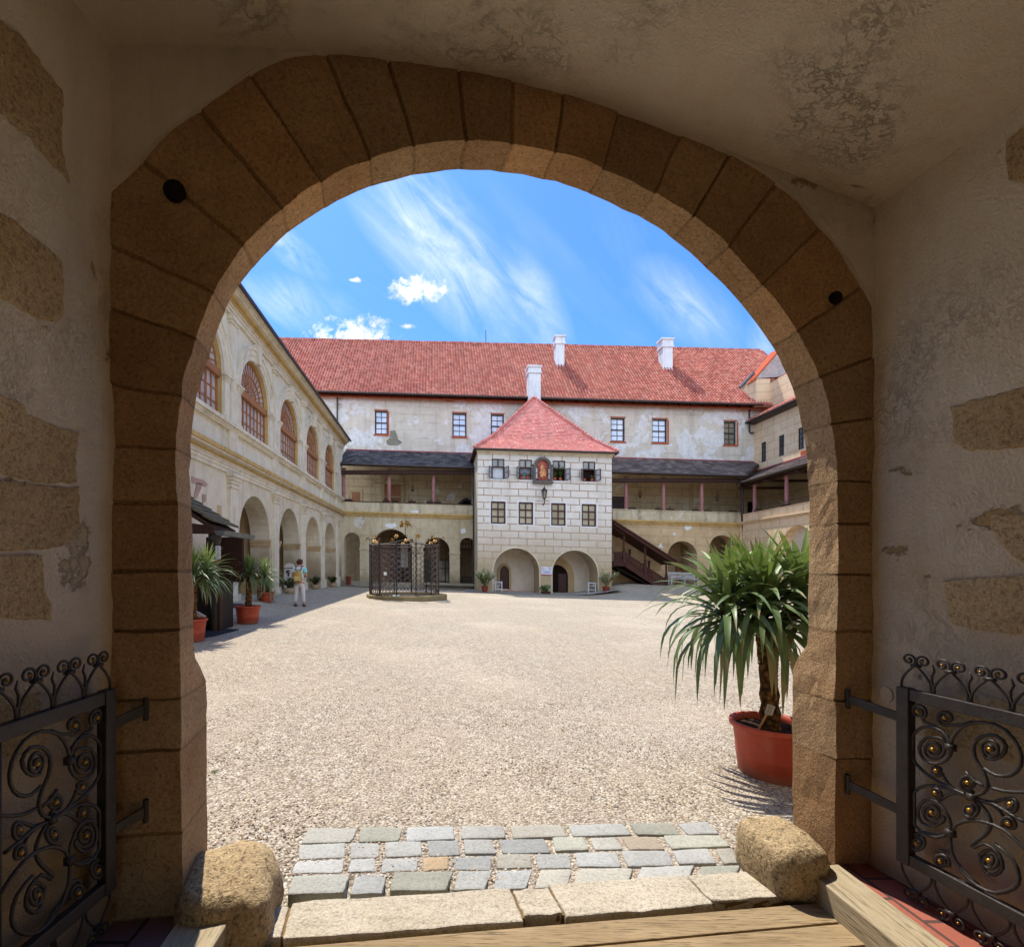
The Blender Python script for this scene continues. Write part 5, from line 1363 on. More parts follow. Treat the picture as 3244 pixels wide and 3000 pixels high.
# ================================================================== WELL CAGE
wc = GP(1287, 1893); wc = V((-1.38, 22.9, zg(-1.38, 22.9)))
WE = thing('well_cage', 'wrought iron well cage with gilded flowers on a low round stone kerb', 'well', wc)
mb = MB(); NS = 12
mb.lathe(wc, [(1.5, -.1), (1.93, -.1), (1.93, .19), (1.9, .215), (1.5, .2), (1.5, .0)], NS); mb.build('stone_kerb', stone('kerb_stone', h('#7d6f4f'), h('#988a68'), .5, .5, .6), WE)
mb = MB(); mb.lathe(wc, [(.001, .12), (1.52, .12)], NS); mb.build('well_cover', m_iron, WE)
fx = [1171.7, 1202, 1257, 1318, 1366, 1390]; bx = [1380, 1350, 1303.5, 1249, 1205, 1178]
RC_ = 1.66
posts = []
for i, u in enumerate(fx+bx):
    tx = (u-PX)/F
    # intersection of the pixel column with the circle
    a_ = tx*tx+1; b_ = -2*(tx*wc.x+wc.y); c_ = wc.x**2+wc.y**2-RC_**2
    D = b_*b_-4*a_*c_
    y = (-b_+(-1 if i < 6 else 1)*math.sqrt(max(0, D)))/(2*a_); posts.append(V((tx*y, y, 0)))
zt_ = 2.55+wc.z
for i, p in enumerate(posts):
    mb = MB(); mb.tube([V((p.x, p.y, wc.z+.15)), V((p.x, p.y, zt_))], .034, 6); mb.tube([V((p.x, p.y, zt_)), V((p.x, p.y, zt_+.38))], [.016, .006], 5)
    mb.ball(V((p.x, p.y, zt_)), .05, 6); mb.build('post', m_iron, WE)
m_gold = plain('gilding', h('#8f6a30'), .5, .5, .6, .5, 14)
m_wiron = plain('rusty_iron', h('#5a4a44'), .6, .4, .3, .35, 9)
def panel(a, b, full, arch=False):
    mb = MB(); L = (b-a).length; d = (b-a)/L
    def M(s, z): return V((a.x+d.x*s, a.y+d.y*s, wc.z+.2+z))
    Ht = 2.32
    for z in (0.02, Ht): mb.tube([M(0, z), M(L, z)], .02, 4)
    if full:
        for z in (.32, Ht-.3): mb.tube([M(0, z), M(L, z)], .012, 4)
        n = max(1, round(L/.48)); cw = L/n; rows_ = 6; ch = (Ht-.62)/rows_
        for i in range(n):
            for r in range(rows_):
                cx, cz = cw*(i+.5), .32+ch*(r+.5)
                for sx in (-1, 1):
                    for sz in (-1, 1):
                        pts = [(cx, cz), (cx+sx*cw*.22, cz+sz*ch*.12), (cx+sx*cw*.42, cz+sz*ch*.3)]
                        pts = [(q.x, q.y) for q in spline(pts, 3)]
                        c2 = (cx+sx*cw*.27, cz+sz*ch*.33)
                        pts += [(c2[0]+sx*cw*.16*(1-.07*k)*math.cos(k*.62), c2[1]+sz*ch*.17*(1-.07*k)*math.sin(k*.62)) for k in range(10)]
                        mb.tube([M(*q) for q in pts], .0095, 4, False)
                ov = [(cx+cw*.5*math.sin(k*.628)*.55, cz+ch*.5+ch*.34*math.cos(k*.628)) for k in range(11)]
                if r < rows_-1: mb.tube([M(*q) for q in ov], .009, 4, False)
        for k in range(n*2+1):
            s0 = L*k/(n*2+1); w_ = L/(n*2+1)
            mb.tube([M(s0+w_*.5+w_*.4*math.cos(t*.52), .17+.11*math.sin(t*.52)) for t in range(13)], .011, 4, False)
            mb.tube([M(s0+w_*.5+w_*.45*math.cos(t*.52), Ht-.15+.13*math.sin(t*.52)) for t in range(13)], .011, 4, False)
    if arch:
        mb.tube([M(lerp(0, L*.5, t/8), Ht-.6+.6*math.sin(t/8*1.57)) for t in range(9)], .014, 4); mb.tube([M(lerp(L, L*.5, t/8), Ht-.6+.6*math.sin(t/8*1.57)) for t in range(9)], .014, 4)
    mb.build('grille_panel', m_wiron, WE)
NP = 12
for i in range(NP):
    a, b = posts[i], posts[(i+1) % NP]
    panel(V((a.x, a.y, 0)), V((b.x, b.y, 0)), not (i in (2, 3)), i in (2, 3))
def blossom(c, r, n=6, tilt=V((0, 0, 1))):
    mb = MB(); t = tilt.normalized(); s = t.orthogonal().normalized(); w = t.cross(s)
    for k in range(n):
        a = 2*math.pi*k/n; o = s*math.cos(a)+w*math.sin(a)
        pts = [c, c+o*r*.5+t*r*.5, c+o*r+t*r*.45, c+o*r*1.15+t*r*.1]; wd = [.15, .42, .36, .02]
        sd = t.cross(o).normalized()
        L_ = [p+sd*r*x*.8 for p, x in zip(pts, wd)]; R__ = [p-sd*r*x*.8 for p, x in zip(pts, wd)]
        mb.add(L_+R__, [(j, j+1, 5+j, 4+j) for j in range(3)])
    mb.ball(c+t*r*.25, r*.22, 6)
    return mb.build('gilt_flower', m_gold, WE)
cw_ = V((wc.x, wc.y, 0))
for i, p in enumerate(posts):
    o = (p-cw_).normalized()
    q = V((p.x, p.y, zt_+.3))+o*(.22 if i % 2 else .06)
    sm_ = MB(); sm_.tube(spline([V((p.x, p.y, zt_+.02)), V((p.x, p.y, zt_+.22)), q], 4), .012, 4); sm_.build('flower_stem', m_iron, WE)
    blossom(q, .10+.03*(i % 3 == 0), 6, V((o.x, o.y, .7)))
for i in range(0, 12, 2):
    p = (posts[i]+posts[(i+1) % 12])/2; blossom(V((p.x, p.y, zt_+.12)), .10, 5, V((0, -.6, .6)))
cr = MB(); top = V((wc.x-.08, wc.y+.3, zt_+.95))
for p in posts[::3]: cr.tube(spline([V((p.x, p.y, zt_)), V((lerp(p.x, wc.x, .6), lerp(p.y, wc.y, .6), zt_+.12)), V((top.x, top.y, zt_+.3))], 5), .014, 4)
cr.tube([V((top.x, top.y, zt_+.2)), top+V((0, 0, .38))], [.022, .006], 5); cr.build('crown_bars', m_iron, WE)
for k in range(5):
    a = k*1.257; blossom(top+V((.2*math.cos(a), .2*math.sin(a), .02+.1*(k % 2))), .13, 6, V((math.cos(a), math.sin(a), .5)))
blossom(top+V((0, 0, -.5)), .12, 6)
for u0, u1, v0, v1, nm, yy in ((1216, 1225, 1812, 1822, 'white enamel tag hung on the well cage', None), (1244, 1255, 1884, 1889.5, 'left white plate at the foot of the well cage', 1), (1258.5, 1265.5, 1884, 1889, 'right white plate at the foot of the well cage', 1)):
    Y = wc.y-RC_-.06 if yy is None else wc.y-1.78
    a, b = PW(u0, v1, Y), PW(u1, v0, Y); mb = MB(); mb.box((a.x, Y-.012, a.z), (b.x, Y, b.z)); 
    mb.build('sign_plate', plain('enamel', h('#d5d8de'), .4, .4, 0, .03), label=nm, cat='sign plate', loc=a, group='white plates on the well')
# ================================================================== GROUND
t = NT('gravel', .95, .15)
v1 = t.n('ShaderNodeTexVoronoi', feature='F1'); t.put(v1.inputs['Vector'], t.tc); v1.inputs['Scale'].default_value = 62
v2 = t.n('ShaderNodeTexVoronoi', feature='F1'); t.put(v2.inputs['Vector'], t.tc); v2.inputs['Scale'].default_value = 24
cs = t.n('ShaderNodeSeparateColor'); t.put(cs.inputs[0], v1.outputs['Color'])
cs2 = t.n('ShaderNodeSeparateColor'); t.put(cs2.inputs[0], v2.outputs['Color'])
c = t.ramp(cs.outputs[0], [(0., h('#7d7262')), (.18, h('#b7a892')), (.5, h('#d0c3ab')), (.85, h('#e0d6c3')), (1., h('#f0eadd'))])
c = t.mix(.35, c, t.ramp(cs2.outputs[1], [(0., h('#a3937d')), (.5, h('#cdbda4')), (1., h('#e5dac6'))]))
edge = t.ramp(v1.outputs['Distance'], [(.25, 1.), (.75, .35)])
c = t.mix(1., c, edge, 'MULTIPLY')
big = t.noise(.45, 7, .62); big2 = t.noise(3.5, 5, .6)
c = t.mix(t.math('MULTIPLY', t.ramp(big, [(.42, 0.), (.64, 1.)]), .3), c, h('#bba88f'))
c = t.mix(t.math('MULTIPLY', t.ramp(big2, [(.5, 0.), (.72, 1.)]), .22), c, h('#7d6b58'))
c = t.mix(t.math('MULTIPLY', t.ramp(t.noise(.22, 6, .6), [(.5, 0.), (.65, 1.)]), .25), c, h('#d9cdbb'))
md = t.noise(11, 6, .75); c = t.mix(t.math('MULTIPLY', t.ramp(md, [(.35, 1.), (.55, 0.)]), .32), c, h('#85786b'))
c = t.mix(t.math('MULTIPLY', t.ramp(md, [(.55, 0.), (.72, 1.)]), .3), c, h('#efe8df'))
tk_ = t.noise(1.0, 6, .6, t.map(scale=(2.6, .16, 1), rot=(0, 0, .35))); c = t.mix(t.math('MULTIPLY', t.ramp(tk_, [(.5, 0.), (.62, 1.)]), .22), c, h('#a8998a'))
t.col(c)
t.bump(t.math('ADD', t.math('MULTIPLY', v1.outputs['Distance'], -1.), t.math('MULTIPLY', v2.outputs['Distance'], -.8)), .9, .012)
m_gravel = t.m
def axis_(a, b, n0): return [lerp(a, b, i/n0) for i in range(n0+1)]
xs = [-300, -60, -20]+axis_(-10, 30, 80)+[60, 300]; ys = [-300, -30, -6, 0, 1.6, 2.05, 2.3]+axis_(2.6, 42, 79)+[70, 300]
mb = MB(); nx = len(xs)
vs = []
for y in ys:
    for x in xs:
        z = zg(max(-10, min(30, x)), max(0, min(42, y)))
        if y < 2.2: z -= .12
        z += .012*noise.noise(V((x*.7, y*.7, 0)))+.006*noise.noise(V((x*2.1, y*2.1, 4)))
        vs.append((x, y, z))
mb.add(vs, [(j*nx+i, j*nx+i+1, (j+1)*nx+i+1, (j+1)*nx+i) for j in range(len(ys)-1) for i in range(nx-1)])
mb.build('gravel_ground', m_gravel, smooth=True, kind='structure', label='pale gravel courtyard ground', cat='ground')
# loose pebbles near the gate
rp = random.Random(21); mb = MB()
pc = [h(x) for x in ('#b9a68e', '#cdbca5', '#9a8874', '#e0d3c1', '#7d7068', '#a99a8e', '#c4a98a', '#8f8a86')]
for i in range(21000):
    Y = 2.3+5.2*rp.random()**1.7; u = rp.uniform(560, 2640); x = (u-PX)/F*Y; 
    w = .0035+.007*rp.random()**2.2; z = zg(x, Y)
    # keep the cobbles mostly clear
    a = rp.random()*6.28; e = rp.uniform(.6, 1.3); c_, s_ = math.cos(a)*w, math.sin(a)*w
    k = pc[int(rp.random()*8)]; q = rp.uniform(.75, 1.15); mb.col = (k[0]*q, k[1]*q, k[2]*q, 1)
    b = V((x, Y, z+.012*noise.noise(V((x*.7, Y*.7, 0)))))
    top = b+V((rp.uniform(-.3, .3)*w, rp.uniform(-.3, .3)*w, w*rp.uniform(.5, .9)))
    P = [b+V((c_, s_, 0)), b+V((-s_*e, c_*e, 0)), b+V((-c_, -s_, 0)), b+V((s_*e, -c_*e, 0))]
    Q_ = [p.lerp(top, .45)+V((0, 0, w*.22)) for p in P]
    mb.add(P+Q_, [(0, 1, 5, 4), (1, 2, 6, 5), (2, 3, 7, 6), (3, 0, 4, 7), (4, 5, 6, 7)])
tp = NT('pebble', .9, .2); tp.col(tp.attr())
mb.build('loose_gravel', tp.m, kind='stuff', label='loose pebbles scattered over the gravel near the gate', cat='gravel', fix=False)
# paved strips along the walls
mb = MB()
def strip(pts, dz=.006):
    P = [V((x, y, zg(x, y)+.03)) for x, y in pts]
    mb.add(P+[p-V((0, 0, .2)) for p in P], [tuple(range(len(P)))]+[(i, (i+1) % len(P), len(P)+(i+1) % len(P), len(P)+i) for i in range(len(P))])
t = NT('grey_paving', .9, .2); f, bc = t.brick(t.map(), .5, .25, .012, .5); t.col(t.mix(f, t.mix(bc, h('#8f8a84'), h('#a39d95')), h('#6b645c')))
for xa in range(-7, 22):
    mb.add([V((xa, 34.9, zg(xa, 34.9)+.04)), V((xa+1, 34.9, zg(xa+1, 34.9)+.04)), V((xa+1, 33.4 if xa < 2 or xa > 11 else 30.6, zg(xa+1, 33)+.04)), V((xa, 33.4 if xa < 2 or xa > 11 else 30.6, zg(xa, 33)+.04))], [(0, 1, 2, 3)])
mb.build('paved_strip', t.m, kind='structure', label='grey paved strip along the foot of the rear range', cat='pavement')
# grass tuft by the left jamb
def blades(c, n, hgt, spread, mb, rnd):
    for i in range(n):
        a = rnd.random()*6.28; r = spread*rnd.random(); b = c+V((r*math.cos(a), r*math.sin(a), 0)); d = V((rnd.uniform(-.6, .6), rnd.uniform(-.6, .6), 1))*hgt*rnd.uniform(.5, 1)
        s = V((d.y, -d.x, 0)); s = (s.normalized() if s.length > 1e-6 else V((1, 0, 0)))*hgt*.06; mb.add([b-s, b+s, b+d], [(0, 1, 2)])
m_grass = plain('grass_blade', h('#5f8a2c'), .7, .2, 0, .3, 9)
mb = MB(); g = GP(678, 2447); blades(g, 60, .022, .03, mb, R); mb.build('grass_tuft', m_grass, label='small green grass tuft in the gravel by the left jamb', cat='grass', loc=g)

# ================================================================== PLANTS
def leafmat(name, rough=.45, spec=.5):
    t = NT(name, rough, spec); c = t.mix(t.math('MULTIPLY', t.noise(40, 3), .4), t.attr(), h('#7c8a5a'))
    t.col(c)
    tr = t.n('ShaderNodeBsdfTranslucent'); t.put(tr.inputs[0], c); mx = t.n('ShaderNodeMixShader'); mx.inputs[0].default_value = .22
    out = t.t.nodes['Material Output']; t.t.links.new(t.b.outputs[0], mx.inputs[1]); t.t.links.new(tr.outputs[0], mx.inputs[2]); t.t.links.new(mx.outputs[0], out.inputs[0]); return t.m
m_leaf = leafmat('yucca_leaf'); m_leaf2 = leafmat('shrub_leaf', .5)
def potmat():
    t = NT('terracotta_plastic', .55, .35); Z = t.xyz()[2]
    c = t.mix(t.ramp(t.noise(5, 6, .6), [(.3, 0.), (.7, 1.)]), h('#a8432b'), h('#ba5036'))
    c = t.mix(t.math('MULTIPLY', t.ramp(t.noise(9, 8, .7, t.map(scale=(1, 1, .3))), [(.5, 0.), (.72, 1.)]), .3), c, h('#c98a70'))
    dirt = t.math('MULTIPLY', t.ramp(t.math('ADD', Z, t.math('MULTIPLY', t.noise(14, 5, .6), .08)), [(.04, 1.), (.13, 0.)]), .55)
    t.col(t.mix(dirt, c, h('#9c8468'))); t.bump(t.noise(60, 4), .12, .004); return t.m
m_pot = potmat()
m_soil = plain('potting_soil', h('#3a2a20'), .95, .1, 0, .5, 30, .8)
def ytrunk():
    t = NT('yucca_trunk', .9, .15); f = t.vor(28, 'F1', t.map(scale=(1, 1, .8))); c = t.ramp(f, [(.1, h('#8f6b3c')), (.5, h('#5a3f22')), (.9, h('#2b1c10'))]); t.col(c); t.bump(f, .9, .03); return t.m
m_trunk = ytrunk()
def strap(mb, base, az, e0, L, w, droop, col, rnd, seg=7, curl=0.):
    p = V(base); d = V((math.cos(az), math.sin(az), 0)); s = V((-d.y, d.x, 0)); row = []
    for i in range(seg+1):
        t_ = i/seg; e = e0-droop*t_**1.25
        if e < -1.5: e = -1.5
        wd = w*(.45+.55*min(1, t_*4))*(1-t_**2.6)+.0006
        fold = .32*wd
        up = V((-d.x*math.sin(e), -d.y*math.sin(e), math.cos(e)))
        sw = s*math.cos(curl*t_)+up*math.sin(curl*t_)
        row.append((p-sw*wd+up*fold*.6, p-up*fold*.4, p+sw*wd+up*fold*.6))
        p = p+(d*math.cos(e)+V((0, 0, math.sin(e))))*(L/seg)
    tip = (.28, .2, .09, 1) if rnd.random() < .3 else col; n = len(mb.v)
    pts = [q for r in row for q in r]; fs = []
    for i in range(seg): fs += [(3*i, 3*i+1, 3*i+4, 3*i+3), (3*i+1, 3*i+2, 3*i+5, 3*i+4)]
    mb.add(pts, fs)
    k0 = len(mb.c)-len(fs)
    for i in range(len(fs)): mb.c[k0+i] = tip if i >= len(fs)-2 else col
def yucca(label, base, potr, poth, heads, ltop, rad, seed, name='potted_yucca', group='potted yuccas', leafw=.021, tr=.06, n=150, tagged=False, pale=0., weep=1.75):
    rnd = random.Random(seed); base = V(base)
    root = thing(name, label, 'potted plant', base, group)
    mb = MB(); r, hh = potr, poth
    mb.lathe(base, [(.001, .0), (r*.74, 0), (r*.78, .01), (r*.83, hh*.35), (r*.835, hh*.355), (r*.84, hh*.42), (r*.86, hh*.62), (r*.865, hh*.63), (r*.9, hh*.86), (r*.92, hh*.88), (r*.99, hh*.9), (r*1.0, hh*.97), (r*.985, hh), (r*.93, hh), (r*.9, hh*.9), (r*.88, hh*.8)], 36)
    mb.build('pot', m_pot, root, smooth=True)
    mb = MB(); mb.grid(lambda x, y: base+V((r*.9*y*math.cos(6.2832*x), r*.9*y*math.sin(6.2832*x), hh*.86+.02*noise.noise(V((x*9, y*5, seed)))+.012*(1-y))), 24, 6); mb.build('soil', m_soil, root, smooth=True)
    tk = MB(); lf = MB()
    for hi, (hx, hy, hz, k) in enumerate(heads):
        hd = base+V((hx, hy, hz)); b0 = base+V((hx*.12, hy*.12, hh*.8))
        if hi: b0 = base+V((heads[0][0]*.8, heads[0][1]*.8, lerp(hh, heads[0][2], .82)))
        path = spline([b0, b0.lerp(hd, .5)+V((.015, .0, .02)), hd-V((0, 0, .03)), hd+V((0, 0, .1))], 8)
        rr = [tr*lerp(1.1, .62, i/(len(path)-1))*(1+.12*math.sin(i*2.7)) for i in range(len(path))]
        if hi: rr = [q*.7 for q in rr]
        tk.tube(path, rr, 12)
        # leaf-base scales on the trunk
        for q in range(int(150*(1 if hi == 0 else .4))):
            i = rnd.uniform(.12, .97)*(len(path)-1); p = path[int(i)].lerp(path[min(int(i)+1, len(path)-1)], i % 1); a = rnd.random()*6.283; o = V((math.cos(a), math.sin(a), 0)); rd = rr[int(i)]
            w_ = V((-o.y, o.x, 0))*.016; tk.add([p+o*rd*.9-w_, p+o*rd*.9+w_, p+o*(rd+.016)+V((0, 0, .022))], [(0, 1, 2)])
        nn = int(n*k)
        for i in range(nn):
            f = (i+.5)/nn            # 0 = youngest, in the middle
            az = i*2.39996+rnd.uniform(-.3, .3)
            e0 = lerp(1.45, -.15, f**1.05)+rnd.uniform(-.14, .14)
            L = ltop*lerp(.80, 1.2, min(1, f*1.4))*rnd.uniform(.82, 1.1)*(rad)
            dr = lerp(.1, weep, f**.7)*rnd.uniform(.75, 1.2)
            if rnd.random() < .12*f: dr += .9
            z0 = lerp(.12, -.12, f)
            g = rnd.uniform(0, 1)
            young = max(0, 1-f*2.4)
            c_ = (lerp(.075, .15, g)+.13*young+pale*.1, lerp(.14, .225, g)+.17*young+pale*.1, lerp(.045, .075, g)+pale*.09, 1)
            if f > .9 and rnd.random() < .35: c_ = (.3, .23, .1, 1)
            strap(lf, hd+V((math.cos(az)*.02, math.sin(az)*.02, z0)), az, e0, L, leafw*rnd.uniform(.8, 1.15), dr, c_, rnd, 8, rnd.uniform(-.5, .5))
    tk.build('trunk', m_trunk, root, smooth=False, fix=False); lf.build('leaves', m_leaf, root, smooth=True, fix=False)
    return root
b = GP(2446, 2452)
yr = yucca('large potted yucca with drooping strap leaves beside the right jamb', b, .285, .40, [(-.07, .02, 1.24, 1.0), (-.3, .08, 1.22, .45), (.2, -.03, 1.27, .5)], .66, 1.0, 5, leafw=.028, tr=.062, n=165, weep=2.6)
# plant marker in the pot
mb = MB(); a = b+V((-.19, -.10, .34)); d_ = V((.085, -.02, .19)); s = V((.012, .004, 0)); mb.hexa([a-s, a+s, a+s+V((0, .005, 0)), a-s+V((0, .005, 0)), a+d_-s, a+d_+s, a+d_+s+V((0, .005, 0)), a+d_-s+V((0, .005, 0))])
pm = thing('plant_marker', 'wooden plant marker with a small printed card stuck in the large right pot', 'plant label', a)
mb.build('stick', plain('stick_wood', h('#b98a5a'), .7, .3), pm)
mb = MB(); e = a+d_; u_ = V((.036, .012, -.012)); w_ = V((.012, 0, .034)); nn = V((.0, -.004, 0)); q = [e-u_-w_, e+u_-w_, e+u_+w_, e-u_+w_]; mb.prism([p+nn for p in q], [p+nn*2 for p in q]); mb.build('card', plain('card', h('#b9b6ae'), .7, .2, 0, .03), pm)
mb = MB()
for k in range(5):
    z = -.7+.33*k; mb.hexa([e-u_*.8+w_*z+nn*2, e+u_*R.uniform(.1, .8)+w_*z+nn*2, e+u_*.3+w_*(z+.12)+nn*2, e-u_*.8+w_*(z+.12)+nn*2]+[p+nn*2.5 for p in (e-u_*.8+w_*z, e+u_*.5+w_*z, e+u_*.5+w_*(z+.12), e-u_*.8+w_*(z+.12))])
mb.build('printed_lines', plain('card_ink', h('#6b6a66'), .8, .2), pm)
b = GP(775, 1977); b.y += .2
yucca('potted yucca with a bare rough trunk in front of the loggia, right of the kiosk', b, .31, .43, [(.02, 0, 1.22, .8), (.36, .12, 1.16, .6), (-.15, .15, 1.2, .35)], .5, 1.0, 9, leafw=.017, tr=.075, n=170, pale=.25)
b = V(((603-PX)/F*8.9, 8.9, 0)); b.z = zg(b.x, b.y)
yucca('potted yucca half hidden behind the left jamb beside the kiosk', b, .3, .42, [(.06, 0, 1.2, 1.0), (.2, .2, 1.25, .5)], .6, 1.0, 13, leafw=.019, tr=.08, n=150, pale=.25)
b = V((-5.85, 16.6, 0)); b.z = zg(b.x, b.y)
yucca('small grey-green yucca in a low orange pot by the loggia pilaster', b, .245, .34, [(.02, 0, .42, 1.0)], .55, 1.0, 17, leafw=.012, tr=.04, n=110, pale=.7)

m_potd = plain('dark_red_pot', h('#7d3427'), .6, .3, 0, .15, 5)
def bush(root, base, n, hgt, spread, lw, ll, cols, rnd, name='foliage', up=.5, stems=9):
    mb = MB(); st = MB()
    tips = []
    for i in range(stems):
        a = rnd.random()*6.283; r = spread*math.sqrt(rnd.random()); tp_ = base+V((r*math.cos(a), r*math.sin(a), hgt*rnd.uniform(.55, 1)*(1-.25*r/spread)))
        pth = spline([base, base.lerp(tp_, .5)+V((0, 0, .08*hgt)), tp_], 4); st.col = (.12, .1, .05, 1); st.tube(pth, .008, 4, False); tips.append(pth)
    for i in range(n):
        pth = tips[i % stems]; k = rnd.uniform(.3, 1)*(len(pth)-1); p = pth[int(k)]+V((rnd.gauss(0, .04), rnd.gauss(0, .04), rnd.gauss(0, .04)))
        a = rnd.random()*6.283; e = rnd.uniform(-.3, 1.2); c = cols[int(rnd.random()*len(cols))]; q = rnd.uniform(.7, 1.2)
        strap(mb, p, a, e, ll*rnd.uniform(.7, 1.2), lw*rnd.uniform(.7, 1.2), rnd.uniform(0, 1.0), (c[0]*q, c[1]*q, c[2]*q, 1), rnd, 3)
    mb.build(name, m_leaf2, root, fix=False, smooth=True); st.build('stems', m_leaf2, root, fix=False)
def potted(name, label, base, r, hh, n, hgt, spread, lw, ll, cols, seed, matp, prof=None, group=None, stems=9):
    base = V(base); root = thing(name, label, 'potted plant', base, group); rnd = random.Random(seed)
    mb = MB(); mb.lathe(base, prof or [(.001, 0), (r*.74, 0), (r*.95, hh*.85), (r, hh*.86), (r, hh), (r*.88, hh), (r*.86, hh*.85), (.001, hh*.85)], 20); mb.build('pot', matp, root, smooth=False)
    bush(root, base+V((0, 0, hh*.85)), n, hgt, spread, lw, ll, cols, rnd, stems=stems)
    return root
gA = [h('#5d6b35'), h('#8a9a5c'), h('#b3b98a'), h('#6f7f45'), h('#d0d2b8')]
gD = [h('#1f2e18'), h('#2f4222'), h('#3d5129'), h('#26371d')]
p = V(((1536-PX)/F*31.2, 31.2, 0)); p.z = zg(p.x, p.y)
potted('potted_oleander', 'bushy potted oleander in a red pot at the left corner of the tower', p, .22, .42, 620, 1.35, .8, .032, .2, gA, 3, m_potd, group='potted oleanders at the tower corners', stems=22)
p = V(((1920-PX)/F*31.3, 31.3, 0)); p.z = zg(p.x, p.y)
potted('potted_oleander', 'sparse potted oleander in a red pot at the right corner of the tower', p, .23, .40, 380, 1.35, .85, .028, .2, gA, 4, m_potd, group='potted oleanders at the tower corners', stems=16)
p = V(((1729-PX)/F*31.4, 31.4, 0)); p.z = zg(p.x, p.y)
potted('potted_hosta', 'low broad-leaved plant in a dark bowl under the notice board', p, .33, .16, 150, .45, .42, .07, .24, [h('#4f6b3a'), h('#6d8a55'), h('#8fa67c')], 6, plain('dark_bowl', h('#5b3630'), .7, .3), stems=26)
m_bowl = stone('bowl_stone', h('#a08a72'), h('#bba58c'), .4, .6, .5)
for i, (u, v, r, lab, sd) in enumerate(((919, 1879, .22, 'stone bowl planter with a dark shrub, left of the standing visitor', 31), (999, 1868, .2, 'stone bowl planter with a dark shrub, just right of the standing visitor', 32), (1055, 1857, .2, 'stone bowl planter with a dark shrub, nearest the corner of the loggia', 33))):
    Y = (21., 26., 30.8)[i]; x = (u-PX)/F*Y; p = V((x, Y, zg(x, Y)))
    potted('stone_planter', lab, p, r*1.3, .26, 260, .5, .42, .03, .2, gD, sd, m_bowl, [(.001, 0), (r*.9, 0), (r*1.25, .12), (r*1.35, .26), (r*1.15, .26), (.001, .22)], 'stone bowl planters along the loggia', stems=20)
# plants on the tower window sills
def sill_pot(u, v, lab, hgt, sd, cols=None, n=40, leafy=True):
    p = MT(u, vs_(u, v), -.14); root = thing('window_pot', lab, 'flowerpot', p, 'flowerpots on the tower window sills')
    mb = MB(); mb.lathe(p, [(.001, 0), (.075, 0), (.1, .17), (.115, .17), (.115, .21), (.09, .21), (.001, .18)], 12); mb.build('pot', plain('small_terracotta', h('#b45a3c'), .8, .2), root)
    if leafy: bush(root, p+V((0, 0, .18)), n, hgt, .22, .05, .14, cols or [h('#3f5a22'), h('#5d7a33'), h('#2c4019')], random.Random(sd), stems=8)
sill_pot(1653, 1518, 'red flowerpot on the sill left of the niche, nearer the open left shutter', .3, 1, n=20); sill_pot(1672, 1519, 'red flowerpot on the sill left of the niche, close to the niche', .3, 2, n=20)
sill_pot(1759, 1522, 'leafy flowerpot on the sill just right of the niche', 1.0, 3, n=110); sill_pot(1777, 1523, 'tall leafy flowerpot at the right end of the sill right of the niche', 1.0, 4, n=110)
sill_pot(1853, 1526, 'small bare flowerpot on the sill of the rightmost tower window', .1, 5, leafy=False); sill_pot(1877, 1526.5, 'flowerpot with drooping grey leaves on the sill of the rightmost tower window', .25, 6, [h('#6b7768'), h('#55614f')], n=24)
# flower boxes along the gallery parapets
m_box = plain('box_brown', h('#3a2622'), .8, .2)
fb = [(1104, 'l'), (1223, 'l'), (1252, 'l'), (1305, 'l'), (1362, 'l'), (1386, 'l'), (2005, 'r'), (2089, 'r'), (2125, 'r'), (2208, 'r'), (2245, 'r'), (2325, 'r')]
wh = {1104: 'beside the small shuttered window', 1223: 'just left of the second pink post from the loggia', 1252: 'just right of the second pink post from the loggia', 1305: 'beside the scaffold rail', 1362: 'just left of the third pink post from the loggia', 1386: 'just right of the third pink post from the loggia', 2005: 'beside the red chest right of the tower', 2089: 'left of the middle pink post of the right gallery', 2125: 'right of the middle post of the right gallery', 2208: 'left of the last post before the corner downpipe', 2245: 'right of the last post before the corner downpipe', 2325: 'next to the corner downpipe'}
for i, (u, s_) in enumerate(fb):
    p = MG(u, ZP+2.3, -.12); root = thing('flower_box', 'flower box '+wh[u], 'flower box', p, 'flower boxes along the gallery parapets')
    mb = MB(); mb.bM(MG, u-11, u+11, ZP+2.3, ZP+8, -.22, -.02); mb.build('box', m_box, root)
    bush(root, p+V((0, 0, .1)), 26 if i % 3 else 12, .28, .26, .02, .1, [h('#4a4a2a'), h('#6b5a3a'), h('#3a3f22'), h('#8a6a4a')], random.Random(50+i), stems=7)
for y, lab in ((33.2, 'dry flower box on the right wing parapet, nearer the corner'), (30.6, 'dry flower box with straggling stems at the second post of the right wing gallery')):
    p = MRg(y, 3.82, -.12); root = thing('flower_box', lab, 'flower box', p, 'flower boxes along the gallery parapets'); mb = MB(); mb.bM(MRg, y-.3, y+.3, 3.815, 3.93, -.22, -.02); mb.build('box', m_box, root)
    bush(root, p+V((0, 0, .1)), 40, .3, .4, .02, .13, [h('#8a7a4a'), h('#a08a5a'), h('#5a5a32')], random.Random(int(y*10)), stems=10)

